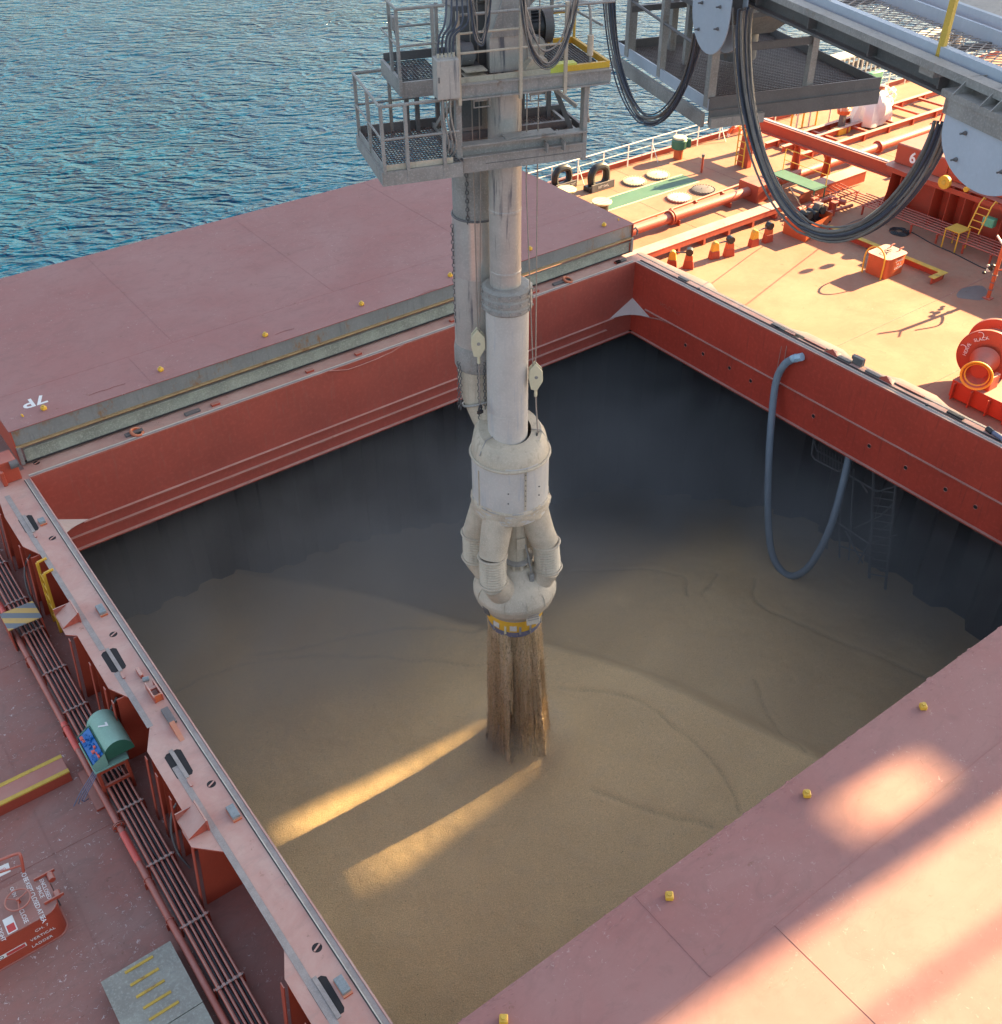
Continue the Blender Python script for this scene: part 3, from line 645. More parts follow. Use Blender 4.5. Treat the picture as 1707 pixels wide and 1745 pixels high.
# fittings seen under the open cover along the far rim
for (px, py, w) in ((225, 735, .5), (325, 701, .45), (365, 688, .25), (535, 640, .25), (620, 612, .2), (960, 488, .5), (915, 500, .3), (1050, 447, .25), (790, 560, .2), (1050, 443, .5)):
    c = A(px, py, 0); MB().box((c.x, .34, .035), (w, .13, .07)).build('rubber_pad', M_dkgrey if w > .3 else M_red, co, bev=.01)
for (px, py) in ((232, 737), (965, 478)):
    c = A(px, py, 0); r_ = MB().torus((c.x, .3, .05), .16, .045, (.3, -.2, 1), 16, 6).build('spring_ring', M_orange, co); MB().cyl((c.x, .3, .01), (c.x, .3, .06), .1).build('ring_core', M_blackp, r_)
# damaged, pushed-in length of the far lip
p = [AY(x, y, -.01) for x, y in ((560, 632), (592, 629), (612, 622), (640, 612), (668, 600), (690, 586))]
MB().tube([Vector((q.x, -.02 - .03 * math.sin(i), q.z)) for i, q in enumerate(p)], .018, 5).build('bent_lip', M_coam, co)
# stays between flange and deck: wide tapered bracket plates
def stay(y, x_out=-22.0, xin=HX0 - TH, th=.02, wide=True, flg=.0):
    mb = MB(); zb = ZD + .001
    pts = [Vector((xin, y, -.031)), Vector((x_out + .12, y, -.031)), Vector((x_out + .12, y, -.16)), Vector((x_out - .02, y, zb)), Vector((xin, y, zb))]
    mb.plate(pts, (0, 1, 0), th); o = mb.build('stay', M_redc, co, smooth=False)
    MB().plate([Vector((x_out + .12 - .09, y + th / 2 - .06, -.031)), Vector((x_out + .12 - .09, y + th / 2 + .06, -.031)), Vector((x_out - .12, y + th / 2 + .06, zb)), Vector((x_out - .12, y + th / 2 - .06, zb))], (1, 0, .06), .018).build('stay_flange', M_red, o, smooth=False)
for y in (-.4, -1.0, -2.55, -3.15, -6.35, -7.3, -8.15, -8.6, -10.35, -10.85, -11.5, -12.7, -15.9, -16.7, -17.5): stay(y, -21.95 if y not in (-6.35, -12.7) else -22.05)
def fstay(y):
    MB().plate([Vector((TH, y, -.031)), Vector((.62, y, -.031)), Vector((.75, y, ZD)), Vector((TH, y, ZD))], (0, 1, 0), .02).build('stay', M_redc, co, smooth=False)
for i in range(12): fstay(-.8 - 1.5 * i)
# outward-facing apron plate under the flange, and black hoses running down between stays
for (y, dx) in ((-2.55, 0), (-8.2, 0), (-11.35, 0)):
    pts = [(-21.75, y, -.35), (-21.95, y - .02, -.6), (-22.08, y - .12, -1.0), (-22.1, y - .25, -1.45), (-22.02, y - .5, -1.72)]
    MB().tube(spline(pts, 5), .022, 6).build('drain_hose', M_dkgrey, co)
# hand-painted faint characters on the forward wall
MM = text('HOLD No.7', .20, M_coam, AX(1142, 527, -.006), (0, -1, 0), (0, 0, 1), co, 'faint_lettering', .001)
# ------------------------------------------------------------------ hatch covers, rolled open
YF = .62; ZC = 1.1; CX0, CX1, CY1 = -20.90, .42, 9.75
hc = thing('hatch_cover', 'rolled-open port hatch cover with dusty pink top, numbered 7P, beyond the hold', 'hatch cover', ((CX0 + CX1) / 2, 5.2, 0), 'rolled-open hatch covers')
MB().ab(CX0, CX1, YF, CY1, ZC - .03, ZC).build('top_plate', M_cover, hc, bev=.012, smooth=False)
MB().ab(CX0 + .03, CX1 - .03, YF + .05, YF + .08, .62, ZC - .03).build('edge_plate', M_face, hc, smooth=False)
MB().ab(CX0 + .03, CX1 - .03, YF - .03, YF + .10, .565, .62).build('edge_rail', M_gold, hc, bev=.008, smooth=False)
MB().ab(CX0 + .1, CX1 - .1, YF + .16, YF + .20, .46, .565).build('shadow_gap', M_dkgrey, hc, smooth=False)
MB().ab(CX0 + .2, CX1 - .15, YF + .02, YF + .06, .10, .47).build('lower_web', M_green2, hc, smooth=False)
MB().ab(CX0 + .2, CX1 - .15, YF - .05, YF + .06, .47, .49).build('web_edge', M_green2, hc, smooth=False)
MB().ab(CX0 + .1, CX1 - .1, YF - .0, YF + .10, .055, .10).build('rubber_strip', M_black, hc, smooth=False)
for x in (CX0 + .02, CX1 - .05): MB().ab(x, x + .03, YF, CY1 - .02, .06, ZC - .03).build('end_plate', M_red if x > -5 else M_redc, hc, smooth=False)
MB().ab(CX0 + .02, CX1 - .02, CY1 - .04, CY1 - .01, .06, ZC - .03).build('side_skirt', M_red, hc, smooth=False)
for x in (CX0 + .03, CX1 - .13): MB().ab(x, x + .10, YF - .06, YF + .0, .08, .60).build('corner_post', M_face, hc, smooth=False, bev=.01)
# weld seams of the top plates
def seams(par, y0, y1, xs, ylong, side):
    mb = MB()
    for yl in ylong: MB().ab(CX0 + .05, CX1 - .05, yl - .008, yl + .008, ZC, ZC + .003).build('weld_seam', M_cover, par, smooth=False)
    for (x, a, b) in xs: MB().ab(x - .006, x + .006, a, b, ZC, ZC + .003).build('weld_seam', M_cover, par, smooth=False)
yy = 2.45
s1, s2 = A(225, 612, ZC), A(283, 576, ZC); s3 = A(760, 390, ZC)
seams(hc, YF, CY1, ((A(238, 630, ZC).x, YF + .02, yy), (A(290, 578, ZC).x, yy, CY1 - .1), (A(545, 480, ZC).x, yy, CY1 - .1), (-4.4, YF + .02, yy), (A(700, 357, ZC).x, yy, CY1 - .1)), (yy,), 1)
# slight buckles along the front edge
for px, py in ((170, 668), (195, 660), (485, 565), (730, 497)):
    c = A(px, py, ZC); MB().tube([(c.x - .3, c.y, ZC + .004), (c.x, c.y + .02, ZC + .012), (c.x + .3, c.y - .01, ZC + .004)], .008, 4).build('edge_buckle', M_cover, hc)
# yellow lifting lugs
def lug(par, p, rot=0):
    b = MB().box((p.x, p.y, ZC + .05), (.125, .125, .10), (Vector((math.cos(rot), math.sin(rot), 0)), Vector((-math.sin(rot), math.cos(rot), 0)), Vector((0, 0, 1)))).build('lifting_lug', M_yel, par, bev=.02)
    MB().cyl((p.x, p.y, ZC + .09), (p.x, p.y, ZC + .13), .04).build('lug_cap', M_yrust, b)
for p in ((75, 698), (274, 632), (452, 573), (616, 520), (767, 471), (903, 426), (1029, 385)): lug(hc, A(*p, ZC), .3)
for p in ((33, 712), (1051, 377)):
    c = A(*p, ZC); l_ = MB().torus((c.x, c.y, ZC + .01), .09, .025, (.1, -1, .1), 12, 6, 0, math.pi).build('lifting_eye', M_yel, hc)
t_ = A(58, 684, ZC + .004)
text('7P', .62, M_letter, t_, (-.97, .0, 0), (0, -1, 0), hc, 'painted_number', .001, bold=.012)
# side guide fitting at the cover's aft corner
mb = MB(); mb.ab(-21.45, -21.02, .1, .65, .004, .62); mb.build('guide_bracket', M_redc, hc, bev=.02, smooth=False)
MB().ab(-21.5, -21.40, .0, .75, .004, .42).build('guide_bracket', M_redc, hc, bev=.02, smooth=False)
MB().cyl((-21.2, .1, .5), (-21.0, .1, .5), .11).build('guide_wheel', M_dkgrey, hc)
for dz in (0,): MB().tube([(CX1 + .0, YF + .1, .82), (CX1 + .18, YF + .1, .86), (CX1 + .26, YF + .08, .74), (CX1 + .22, YF + .06, .62)], .035, 8).build('towing_hook', M_dkgrey, hc)
# starboard cover, nearest the camera
YN = -18.49
hn = thing('hatch_cover', 'near dusty pink hatch cover filling the lower right corner with yellow lugs', 'hatch cover', ((CX0 + CX1) / 2, -23, 0), 'rolled-open hatch covers')
MB().ab(CX0, CX1, YN - 9.1, YN, ZC - .03, ZC).build('top_plate', M_cover, hn, bev=.02, smooth=False)
MB().ab(CX0 + .03, CX1 - .03, YN - .08, YN - .05, .6, ZC - .03).build('edge_plate', M_face, hn, smooth=False)
MB().ab(CX0 + .03, CX1 - .03, YN - .10, YN + .02, .565, .62).build('edge_rail', M_gold, hn, smooth=False)
MB().ab(CX0 + .2, CX1 - .15, YN - .09, YN - .05, .06, .56).build('lower_web', M_green2, hn, smooth=False)
for x in (CX0 + .02, CX1 - .05): MB().ab(x, x + .03, YN - 9.08, YN - .02, .06, ZC - .03).build('end_plate', M_redc, hn, smooth=False)
sn = A(1322, 1574, ZC).y
MB().ab(CX0 + .05, CX1 - .05, sn - .012, sn + .012, ZC, ZC + .005).build('weld_seam', M_cover, hn, smooth=False)
xa, xb = A(1080, 1525, ZC).x, A(1322, 1578, ZC).x
MB().ab(xa - .012, xa + .012, sn, YN - .02, ZC, ZC + .005).build('weld_seam', M_cover, hn, smooth=False)
MB().ab(xb - .012, xb + .012, YN - 9, sn, ZC, ZC + .006).build('weld_seam', M_cover, hn, smooth=False)
for p in ((1572, 1207), (1374, 1356), (1140, 1530), (858, 1740)): lug(hn, A(*p, ZC), .9)
# chipped, dented front edge: small uneven beads of old paint and grain along it
mb = MB()
for k in range(420):
    x = rnd.uniform(CX0 + .2, CX1 - .2); y = YN - abs(rnd.gauss(.06, .09)); s_ = rnd.uniform(.008, .028)
    mb.add([(x - s_ * 2.2, y, ZC + .001), (x, y - s_, ZC + .001), (x + s_ * 2.5, y + s_ * .3, ZC + .001), (x, y + s_, ZC + .001), (x, y, ZC + s_ * .45)], [(0, 1, 4), (1, 2, 4), (2, 3, 4), (3, 0, 4)])
mb.build('paint_chips', M_cover, hn, kind='stuff')
# ------------------------------------------------------------------ aft deck, left of the hold
zc_ = -1.5
xa, xb = A(256, 1473, zc_).x, A(291, 1456, zc_).x
cr = thing('conduit_rack', 'bundle of thin dusty conduits clamped over black cable along the left coaming', 'conduit rack', (-22.5, -9, ZD))
for i in range(5):
    x = xa + (xb - xa) * i / 4; MB().tube([(x, 1.5, zc_ + .02), (x, -6.0, zc_ + .02), (x, -11.9, zc_ + .02), (x, -21, zc_ + .02)], .024 if i else .034, 8).build('conduit', M_red, cr)
for i in range(4):
    x = xa + (xb - xa) * (i + .5) / 4
    MB().tube([(x + .02 * math.sin(k * 1.7 + i), 1.5 - k * .5, zc_ - .035 + .015 * math.sin(k + i)) for k in range(46)], .034, 6).build('black_cable', M_blackp, cr)
MB().ab(xa - .05, xb + .05, -21, 1.5, ZD + .04, ZD + .07).build('cable_tray', M_dkgrey, cr, smooth=False)
for p in ((5, 959), (26, 1025), (55, 1075), (91, 1142), (126, 1206), (219, 1373), (270, 1465), (330, 1567), (388, 1672), (440, 1768)):
    y = A(*p, zc_).y
    k = MB().ab(xa - .08, xb + .08, y - .02, y + .02, zc_ - .055, zc_ - .01).ab(xa - .08, xa - .04, y - .02, y + .02, ZD, zc_ - .05).ab(xb + .04, xb + .08, y - .02, y + .02, ZD, zc_ - .05).build('clamp_bracket', M_red, cr, smooth=False)
    MB().ab(xa - .05, xb + .05, y - .07, y - .04, zc_ + .03, zc_ + .06).build('clamp_strap', M_wgrey, k, smooth=False)
    for i in range(5):
        x = xa + (xb - xa) * i / 4; MB().box((x, y - .055, zc_ + .06), (.05, .06, .03)).build('clamp_nut', M_coam, k, smooth=False)
# red service pipe
zp = -1.55; px_ = A(290, 1570, zp).x
sp = thing('service_pipe', 'single red pipe with a flange and bright red sleeves running beside the conduits', 'pipe', (px_, -9, ZD))
MB().tube([(px_, 2, zp), (px_, -21, zp)], .062, 12).build('pipe_run', M_pipe, sp)
y = A(200, 1410, zp).y
f_ = MB().cyl((px_, y - .03, zp), (px_, y - .01, zp), .125).cyl((px_, y + .01, zp), (px_, y + .03, zp), .125).build('flange', M_red, sp)
for k in range(6): a = k * math.pi / 3; MB().cyl((px_ + .1 * math.cos(a), y - .05, zp + .1 * math.sin(a)), (px_ + .1 * math.cos(a), y + .05, zp + .1 * math.sin(a)), .012, n=6).build('bolt', M_dkgrey, f_)
for a, b in (((206, 1422), (232, 1472)), ((106, 1234), (131, 1279)), ((-2, 1030), (6, 1046))): MB().tube([(px_, A(*a, zp).y, zp), (px_, A(*b, zp).y, zp)], .067, 12).build('bright_sleeve', M_redp, sp)
for p in ((290, 1568), (50, 1122), (112, 1240), (250, 1500)):
    y = A(*p, zp).y; MB().torus((px_, y, zp), .07, .012, (0, 1, 0), 14, 5).ab(px_ - .09, px_ + .09, y - .015, y + .015, ZD, zp - .06).build('pipe_clip', M_red, sp)
# hazard-striped step over the conduits
q = [A(*p, -1.12) for p in ((2, 1049), (55, 1024), (70, 1049), (14, 1075))]
x0, x1 = min(v.x for v in q), max(v.x for v in q); y0, y1 = min(v.y for v in q), max(v.y for v in q)
st = thing('step_cover', 'low step with yellow and grey diagonal stripes bridging the conduits', 'step', ((x0 + x1) / 2, (y0 + y1) / 2, ZD))
MB().ab(x0, x1, y0, y1, -1.14, -1.115).build('tread', M_haz, st, bev=.006, smooth=False)
for x in (x0, x1 - .03): MB().ab(x, x + .03, y0, y1, ZD, -1.14).build('side_plate', M_red, st, smooth=False)
# yellow-edged plinth
q1, q2 = A(103, 1286, -1.5), A(120, 1313, -1.5)
pl = thing('deck_plinth', 'long low red plinth with two yellow painted edges at the left frame edge', 'plinth', (q1.x - 2, (q1.y + q2.y) / 2, ZD))
xr = q1.x; MB().ab(xr - 6, xr, q2.y, q1.y, ZD, -1.5).build('plinth_body', M_red, pl, bev=.01, smooth=False)
MB().ab(xr - 6, xr + .003, q2.y - .004, q2.y + .09, -1.53, -1.494).build('edge_stripe', M_yrust, pl, smooth=False)
MB().ab(xr - 6, xr + .003, q1.y - .09, q1.y + .004, -1.53, -1.494).build('edge_stripe', M_yrust, pl, smooth=False)
# green cabinet with domed lid on a red stand
zt = -.92
s0 = [A(138, 1274, zt), A(160, 1320, zt), A(215, 1289, zt)]
bx0, bx1 = s0[0].x + .02, s0[2].x; by0, by1 = s0[1].y, s0[0].y + .08
gb = thing('valve_cabinet', 'green cabinet with open domed lid numbered 7 showing blue parts, on a red stand', 'cabinet', ((bx0 + bx1) / 2, (by0 + by1) / 2, ZD))
for x in (bx0 + .03, bx1 - .03):
    for y in (by0 + .03, by1 - .03): MB().box((x, y, (ZD + zt) / 2), (.065, .065, zt - ZD)).build('leg', M_redc, gb, smooth=False, bev=.005)
for zz in (zt - .06, -1.42): MB().ab(bx0, bx1, by0, by0 + .05, zz - .04, zz + .03).ab(bx0, bx0 + .05, by0, by1, zz - .04, zz + .03).ab(bx1 - .05, bx1, by0, by1, zz - .04, zz + .03).build('crossbar', M_redc, gb, smooth=False)
MB().ab(bx0 - .25, bx0 - .02, by0 - .15, by1 + .1, ZD + .002, ZD + .06).build('drip_tray', M_red, gb, smooth=False)
MB().ab(bx0 - .03, bx1 + .03, by0 - .03, by1 + .03, zt, zt + .04).build('base_tray', M_green, gb, bev=.008, smooth=False)
bw = MB(); hx_ = bx0 + .42 * (bx1 - bx0)
bw.add([(bx0, by0, zt + .05), (hx_, by0, zt + .05), (hx_, by1, zt + .05), (bx0, by1, zt + .05), (bx0 - .02, by0, zt + .24), (hx_, by0, zt + .42), (hx_, by1, zt + .42), (bx0 - .02, by1, zt + .24)],
       [(0, 1, 2, 3), (0, 1, 5, 4), (1, 2, 6, 5), (2, 3, 7, 6), (3, 0, 4, 7)])
bx = bw.build('box_body', M_green, gb, smooth=False)
MB().plate([(bx0 + .0, by0 + .03, zt + .22), (hx_ - .02, by0 + .03, zt + .38), (hx_ - .02, by1 - .03, zt + .38), (bx0 + .0, by1 - .03, zt + .22)], (-.4, 0, 1), .004).build('blue_liner', M_blue, bx, smooth=False)
for k in range(26):
    f1, f2 = rnd.random(), rnd.random(); x = bx0 + .03 + (hx_ - bx0 - .08) * f1; y = by0 + .06 + (by1 - by0 - .12) * f2; z = zt + .24 + .16 * f1
    MB().box((x, y, z), (rnd.uniform(.03, .09), rnd.uniform(.03, .1), rnd.uniform(.02, .06))).build('blue_fitting', M_blue if k % 5 else M_redp, bx, bev=.006, smooth=False)
cyc = (hx_ + bx1) / 2 + .08; rr = (bx1 - hx_) / 2 + .13; zb = zt + .16; ya, yb = by0 + .03, by1 + .12
mb = MB(); n = 18; prof = [(cyc + rr * math.cos(math.pi * k / n), zb + 1.25 * rr * math.sin(math.pi * k / n)) for k in range(n + 1)]
m_ = [(x, ya, z) for x, z in prof] + [(x, yb, z) for x, z in prof]
mb.add(m_, [(k, k + 1, n + 2 + k, n + 1 + k) for k in range(n)]); lid = mb.build('domed_lid', M_green, gb)
MB().add([(x, ya + .004, z) for x, z in prof], [tuple(range(n + 1))]).add([(x, yb - .004, z) for x, z in prof], [tuple(range(n + 1))]).build('lid_end', M_dgreen, lid, smooth=False)
MB().ab(cyc - rr - .03, cyc - rr + .02, ya - .02, yb + .02, zb - .02, zb + .03).build('hinge_strip', M_green, lid, smooth=False)
for k in (.3, .7): MB().box((cyc - rr - .02, ya + (yb - ya) * k, zb + .03), (.05, .07, .03)).build('hinge', M_dkgrey, lid, smooth=False)
zl_ = zb + 1.25 * rr * math.sin(math.pi * .56); xl = cyc + rr * math.cos(math.pi * .56)
text('7', .24, M_letter, (xl - .0, (ya + yb) / 2 + .05, zb + 1.25 * rr + .004), (0, -1, 0), (1, 0, 0), lid, 'painted_number', .002, bold=.008)
for k in range(4): MB().tube(spline([(bx0 + .1, by0 + .1 + k * .05, zt), (bx0 - .05, by0 + .0 + k * .05, zt - .1), (bx0 - .4, by0 - .1 + k * .07, -1.35), (px_ - .25 - .1 * k, by0 + .1, -1.6)], 5), .012, 5).build('loose_cable', M_navy, gb)
for k in range(5): MB().tube(spline([(bx0 + .12 + k * .09, by1 - .1, zt), (bx0 + .12 + k * .07, by1 - .2, -1.3), (xa + .05 + .08 * k, by1 - .25 - .1 * k, zc_)], 4), .016, 5).build('flexible_conduit', M_dkgrey, gb)
# access hatch CH.7
zh = -1.02
h1, h2, h3 = A(97, 1540, zh), A(0, 1603, zh), A(60, 1484, zh)
hx1, hy0, hy1 = h1.x + .03, h2.y, h3.y - .02; hx0 = hx1 - 1.9
print('access', hx0, hx1, hy0, hy1, h3)
ah = thing('access_hatch', 'rounded red access hatch stencilled CH.7 VERTICAL LADDER with small handwheel on its lid', 'access hatch', ((hx0 + hx1) / 2, (hy0 + hy1) / 2, ZD))
def rrect(x0, x1, y0, y1, r, n=6):
    out = []
    for cx_, cy_, a0 in ((x1 - r, y1 - r, 0), (x0 + r, y1 - r, 90), (x0 + r, y0 + r, 180), (x1 - r, y0 + r, 270)):
        for k in range(n + 1): a = R_(a0 + 90 * k / n); out.append((cx_ + r * math.cos(a), cy_ + r * math.sin(a)))
    return out
MB().prism(rrect(hx0 + .03, hx1 - .03, hy0 + .03, hy1 - .03, .22), ZD, zh - .05).build('coaming_body', M_redc, ah)
ld = MB().prism(rrect(hx0, hx1, hy0, hy1, .24), zh - .05, zh).build('lid', M_deck, ah, bev=.012)
MB().prism(rrect(hx0 + .0, hx1 + .0, hy0 - .0, hy1 + .0, .24), ZD + .001, ZD + .012).build('weld_foot', M_red, ah)
wc = A(30, 1533, zh + .09)
wh = MB().torus(wc, .215, .017, (0, 0, 1), 28, 7).build('handwheel', M_red, ah)
for a in (20, 140, 260): MB().tube([wc, wc + Vector((.21 * math.cos(R_(a)), .21 * math.sin(R_(a)), 0))], .012, 6).build('spoke', M_red, wh)
MB().cyl(wc - Vector((0, 0, .09)), wc + Vector((0, 0, .03)), .03).build('hub', M_red, wh)
hp = [A(-40, 1487, zh + .02), A(-38, 1479, zh + .22), A(-4, 1467, zh + .30), A(28, 1455, zh + .32), A(35, 1460, zh + .28), A(40, 1486, zh + .0)]
g = MB().tube(spline(hp, 5), .028, 8).build('grab_rail', M_redc, ah); MB().tube([A(-30, 1497, zh + .17), A(37, 1474, zh + .14)], .02, 7).build('middle_bar', M_redc, g)
sgn = [A(-8, 1480, zh + .18), A(14, 1470, zh + .18), A(18, 1485, zh + .13), A(-6, 1497, zh + .13)]
sg = MB().plate(sgn, (0, -.3, 1), .004).build('safety_sign', M_sign, g, smooth=False); text('NO', .07, M_signr, sum(sgn, Vector()) / 4 + Vector((0, 0, .012)), (1, -.05, 0), (0, 1, .2), sg, 'print', .001)
for (a, b) in (((57, 1500), (93, 1483)), ((75, 1540), (109, 1523))):
    pa, pb = A(*a, zh + .03), A(*b, zh + .03); hg = MB().box((pa + pb) / 2 + Vector((0, 0, .01)), ((pb - pa).length, .03, .07)).build('hinge_arm', M_red, ah, bev=.01)
    MB().cyl(pb + Vector((-.10, -.16 if b[1] < 1500 else .14, -.02)), pb + Vector((-.10, .02, -.02)), .06).build('hinge_barrel', M_red, hg)
yd = (0, -1, 0)
def lidtext(s, size, px, py, name='stencil', sp=1.0): text(s, size, M_letter, A(px, py, zh + .002), (.0, -1, 0), (1, 0, 0), ld, name, .001, sp=sp)
lidtext('TO BE KEPT CLOSED AT SEA', .115, 56, 1527, sp=.85); lidtext('ENCLOSED', .10, 77, 1515); lidtext('SPACE', .10, 68, 1520); lidtext('CLOSE', .11, 40, 1561); lidtext('OPEN', .09, 22, 1520)
lidtext('GAS-TIGHT', .10, -1, 1585)
sc_ = A(17, 1576, zh + .002)
ls = MB().box((sc_.x, sc_.y, zh + .003), (.17, .34, .006)).build('lid_sign', M_sign, ld, smooth=False)
MB().box((sc_.x, sc_.y - .07, zh + .008), (.13, .16, .004)).build('sign_panel', M_signr, ls, smooth=False)
fy = hy0 + .026
def facetext(s, size, px, py, sp=1.05): text(s, size, M_letter, AY(px, py, fy - .0), (1, 0, 0), (0, 0, 1), ah, 'stencil', .002, sp=sp)
facetext('CH. 7', .095, 71, 1581); facetext('VERTICAL', .095, 73, 1592); facetext('LADDER', .095, 72, 1604)
sgp = AY(20, 1622, fy - .002)
fs_ = MB().box(sgp, (.50, .008, .10)).build('face_sign', M_sign, ah, smooth=False); MB().box(sgp + Vector((.07, -.006, 0)), (.32, .004, .075)).build('sign_panel', M_signr, fs_, smooth=False)
MB().torus(sgp + Vector((-.18, -.006, 0)), .035, .006, (0, 1, 0), 14, 5).build('prohibition_ring', M_blackp, fs_)
# dark vertical mark (latch rod) on the box's forward side
MB().cyl((hx1 + .0, hy1 - .35, ZD), (hx1 + .0, hy1 - .35, zh - .08), .014).build('dog_rod', M_dkgrey, ah)
# green tread platform
zg = -1.45
c0, c1, c2_, c3_ = A(171, 1673, zg), A(290, 1603, zg), A(372, 1745, zg), A(206, 1745, zg)
tp = thing('tread_platform', 'weathered green steel step plate with worn yellow anti-slip bars', 'step plate', ((c0.x + c1.x) / 2, c0.y - .9, ZD))
xl_, xr_ = c0.x, c1.x; yt = (c0.y + c1.y) / 2; yj = A(317, 1725, zg).y
MB().ab(xl_, xr_, yj + .006, yt, zg - .03, zg).build('tread_plate', M_green2, tp, bev=.006, smooth=False)
MB().ab(xl_, xr_, yj - 2.4, yj - .006, zg - .03, zg - .004).build('tread_plate', M_green2, tp, bev=.006, smooth=False)
for x in (xl_ + .01, xr_ - .05): MB().ab(x, x + .04, yj - 2.4, yt - .01, ZD, zg - .03).build('side_plate', M_dkgrey, tp, smooth=False)
MB().ab(xl_, xr_, yt - .05, yt - .01, ZD, zg - .03).build('end_plate', M_dkgrey, tp, smooth=False)
for a, b in (((213, 1659), (260, 1629)), ((222, 1680), (270, 1650)), ((232, 1700), (280, 1670)), ((244, 1719), (291, 1689)), ((254, 1739), (304, 1706))):
    pa, pb = A(*a, zg + .01), A(*b, zg + .01); MB().ab(pa.x, pb.x, (pa.y + pb.y) / 2 - .022, (pa.y + pb.y) / 2 + .022, zg, zg + .022).build('anti_slip_bar', M_yrust, tp, smooth=False)
# yellow ladder hooked on the coaming
t1, t2 = A(63, 959, .02), A(74, 978, .02); b1, b2 = A(82, 1040, ZD), A(94, 1066, ZD)
yl = thing('deck_ladder', 'bright yellow steel ladder leaning on the left side of the coaming', 'ladder', ((b1.x + b2.x) / 2, (b1.y + b2.y) / 2, ZD))
t1.x = t2.x = (t1.x + t2.x) / 2; b1.x = b2.x = b1.x; t1.y, t2.y = t1.y, t1.y - .48; b1.y, b2.y = t1.y, t2.y
for t_, b_ in ((t1, b1), (t2, b2)): MB().bar(b_, t_, .05, .07).bar(t_, (-21.55, t_.y, .05), .05, .05).build('rail', M_yel, yl, bev=.008, smooth=False)
for k in range(1, 6): MB().tube([b1.lerp(t1, k / 6), b2.lerp(t2, k / 6)], .018, 7).build('rung', M_yel, yl)
# low yellow-capped post ends (second ladder foot rail near the frame edge)
bl = A(397, 1609, ZD)
# ------------------------------------------------------------------ port side and forward deck
RY = 10.55
rl = thing('guard_rail', 'white painted guard rail along the port deck edge above the sea', 'railing', (8, RY, ZD))
zr = [ZD + 1.02, ZD + .68, ZD + .34]
for z, r in zip(zr, (.026, .017, .017)): MB().tube([(1.5, RY, z), (18.4, RY, z)], r, 7).build('rail', M_white, rl)
px_posts = [1005, 1043, 1091, 1137, 1182, 1188, 1234, 1240]
for k in range(12): x = 1.8 + 1.5 * k; MB().ab(x - .035, x + .035, RY - .012, RY + .012, ZD, ZD + 1.02).build('stanchion', M_white, rl, smooth=False)
for k in (3, 6, 9):
    x = 1.8 + 1.5 * k; MB().bar((x, RY, ZD + .75), (x, RY - .45, ZD), .03, .03).build('brace', M_white, rl, smooth=False)
rl2 = thing('guard_rail', 'pale stained guard rail beyond the crossbeam and lifebuoy', 'railing', (26, RY, ZD))
for z, r in zip(zr, (.026, .017, .017)): MB().tube([(19.2, RY, z), (46, RY, z)], r, 7).build('rail', M_tank, rl2)
for k in range(18): x = 19.3 + 1.5 * k; MB().ab(x - .045, x + .045, RY - .012, RY + .012, ZD, ZD + 1.02).build('stanchion', M_tank, rl2, smooth=False)
mb = MB(); mb.ab(1, 60, RY + .18, RY + .22, ZD, ZD + .22); w = mb.build('gutter_bar', M_red, smooth=False); w['kind'] = 'structure'
# closed chocks
def chock(c, lab, sc=1.0):
    t = thing('fairlead_chock', lab, 'chock', c, 'black fairleads on the port deck edge')
    pts = []
    w, h = .62 * sc, 1.05 * sc
    n = 28; vs = []; fs = []
    path = []
    for k in range(n):
        a = 2 * math.pi * k / n; ex = abs(math.cos(a)) ** .8 * math.copysign(1, math.cos(a)); ez = abs(math.sin(a)) ** .8 * math.copysign(1, math.sin(a))
        path.append(Vector(c) + Vector((ex * w * .72, 0, .52 * sc + ez * h * .42)))
    MB().tube(path, .17 * sc, 10, closed=True).build('chock_ring', M_blackp, t)
    MB().ab(c[0] - w - .1, c[0] + w + .1, c[1] - .25, c[1] + .2, ZD, ZD + .22 * sc).build('foot', M_blackp, t, bev=.03)
    f = MB().ab(c[0] - w - .02, c[0] + w + .02, c[1] - .34, c[1] - .27, ZD + .01, ZD + .34 * sc).build('name_plate', M_dkgrey, t, smooth=False)
    text('TOWING 20T' if sc < 1 else '50T SWL', .16, M_letter, (c[0], c[1] - .345, ZD + .18 * sc), (1, 0, 0), (0, 0, 1), f, 'lettering', .002)
ck = A(1023, 322); chock((ck.x, ck.y + .15, ZD), 'larger black oval fairlead with pale lettering, right of its twin at the rail', 1.0)
ck = A(958, 322); chock((ck.x + .1, ck.y + .15, ZD), 'black oval fairlead partly hidden behind the far hatch cover corner', .9)
# bollards with striped tops
for (p, lab) in (((965, 322), 'cream-topped black bollard half hidden behind the hatch cover edge'), ((1025, 343), 'cream-topped black bollard standing clear beside the green walkway')):
    c = A(*p, -1.15); t = thing('mooring_bollard', lab, 'bollard', (c.x, c.y, ZD), 'mooring bollards on the port deck')
    MB().lathe((c.x, c.y, ZD), [(.30, 0), (.30, .50), (.33, .56), (.33, .60)], 28).build('post', M_blackp, t)
    MB().lathe((c.x, c.y, ZD), [(.42, .60), (.43, .62), (.43, .655), (.41, .67)], 32).build('cap', M_bolltop, t)
    MB().ab(c.x - .5, c.x + .5, c.y - .5, c.y + .5, ZD + .001, ZD + .05).build('bed_plate', M_red, t, smooth=False)
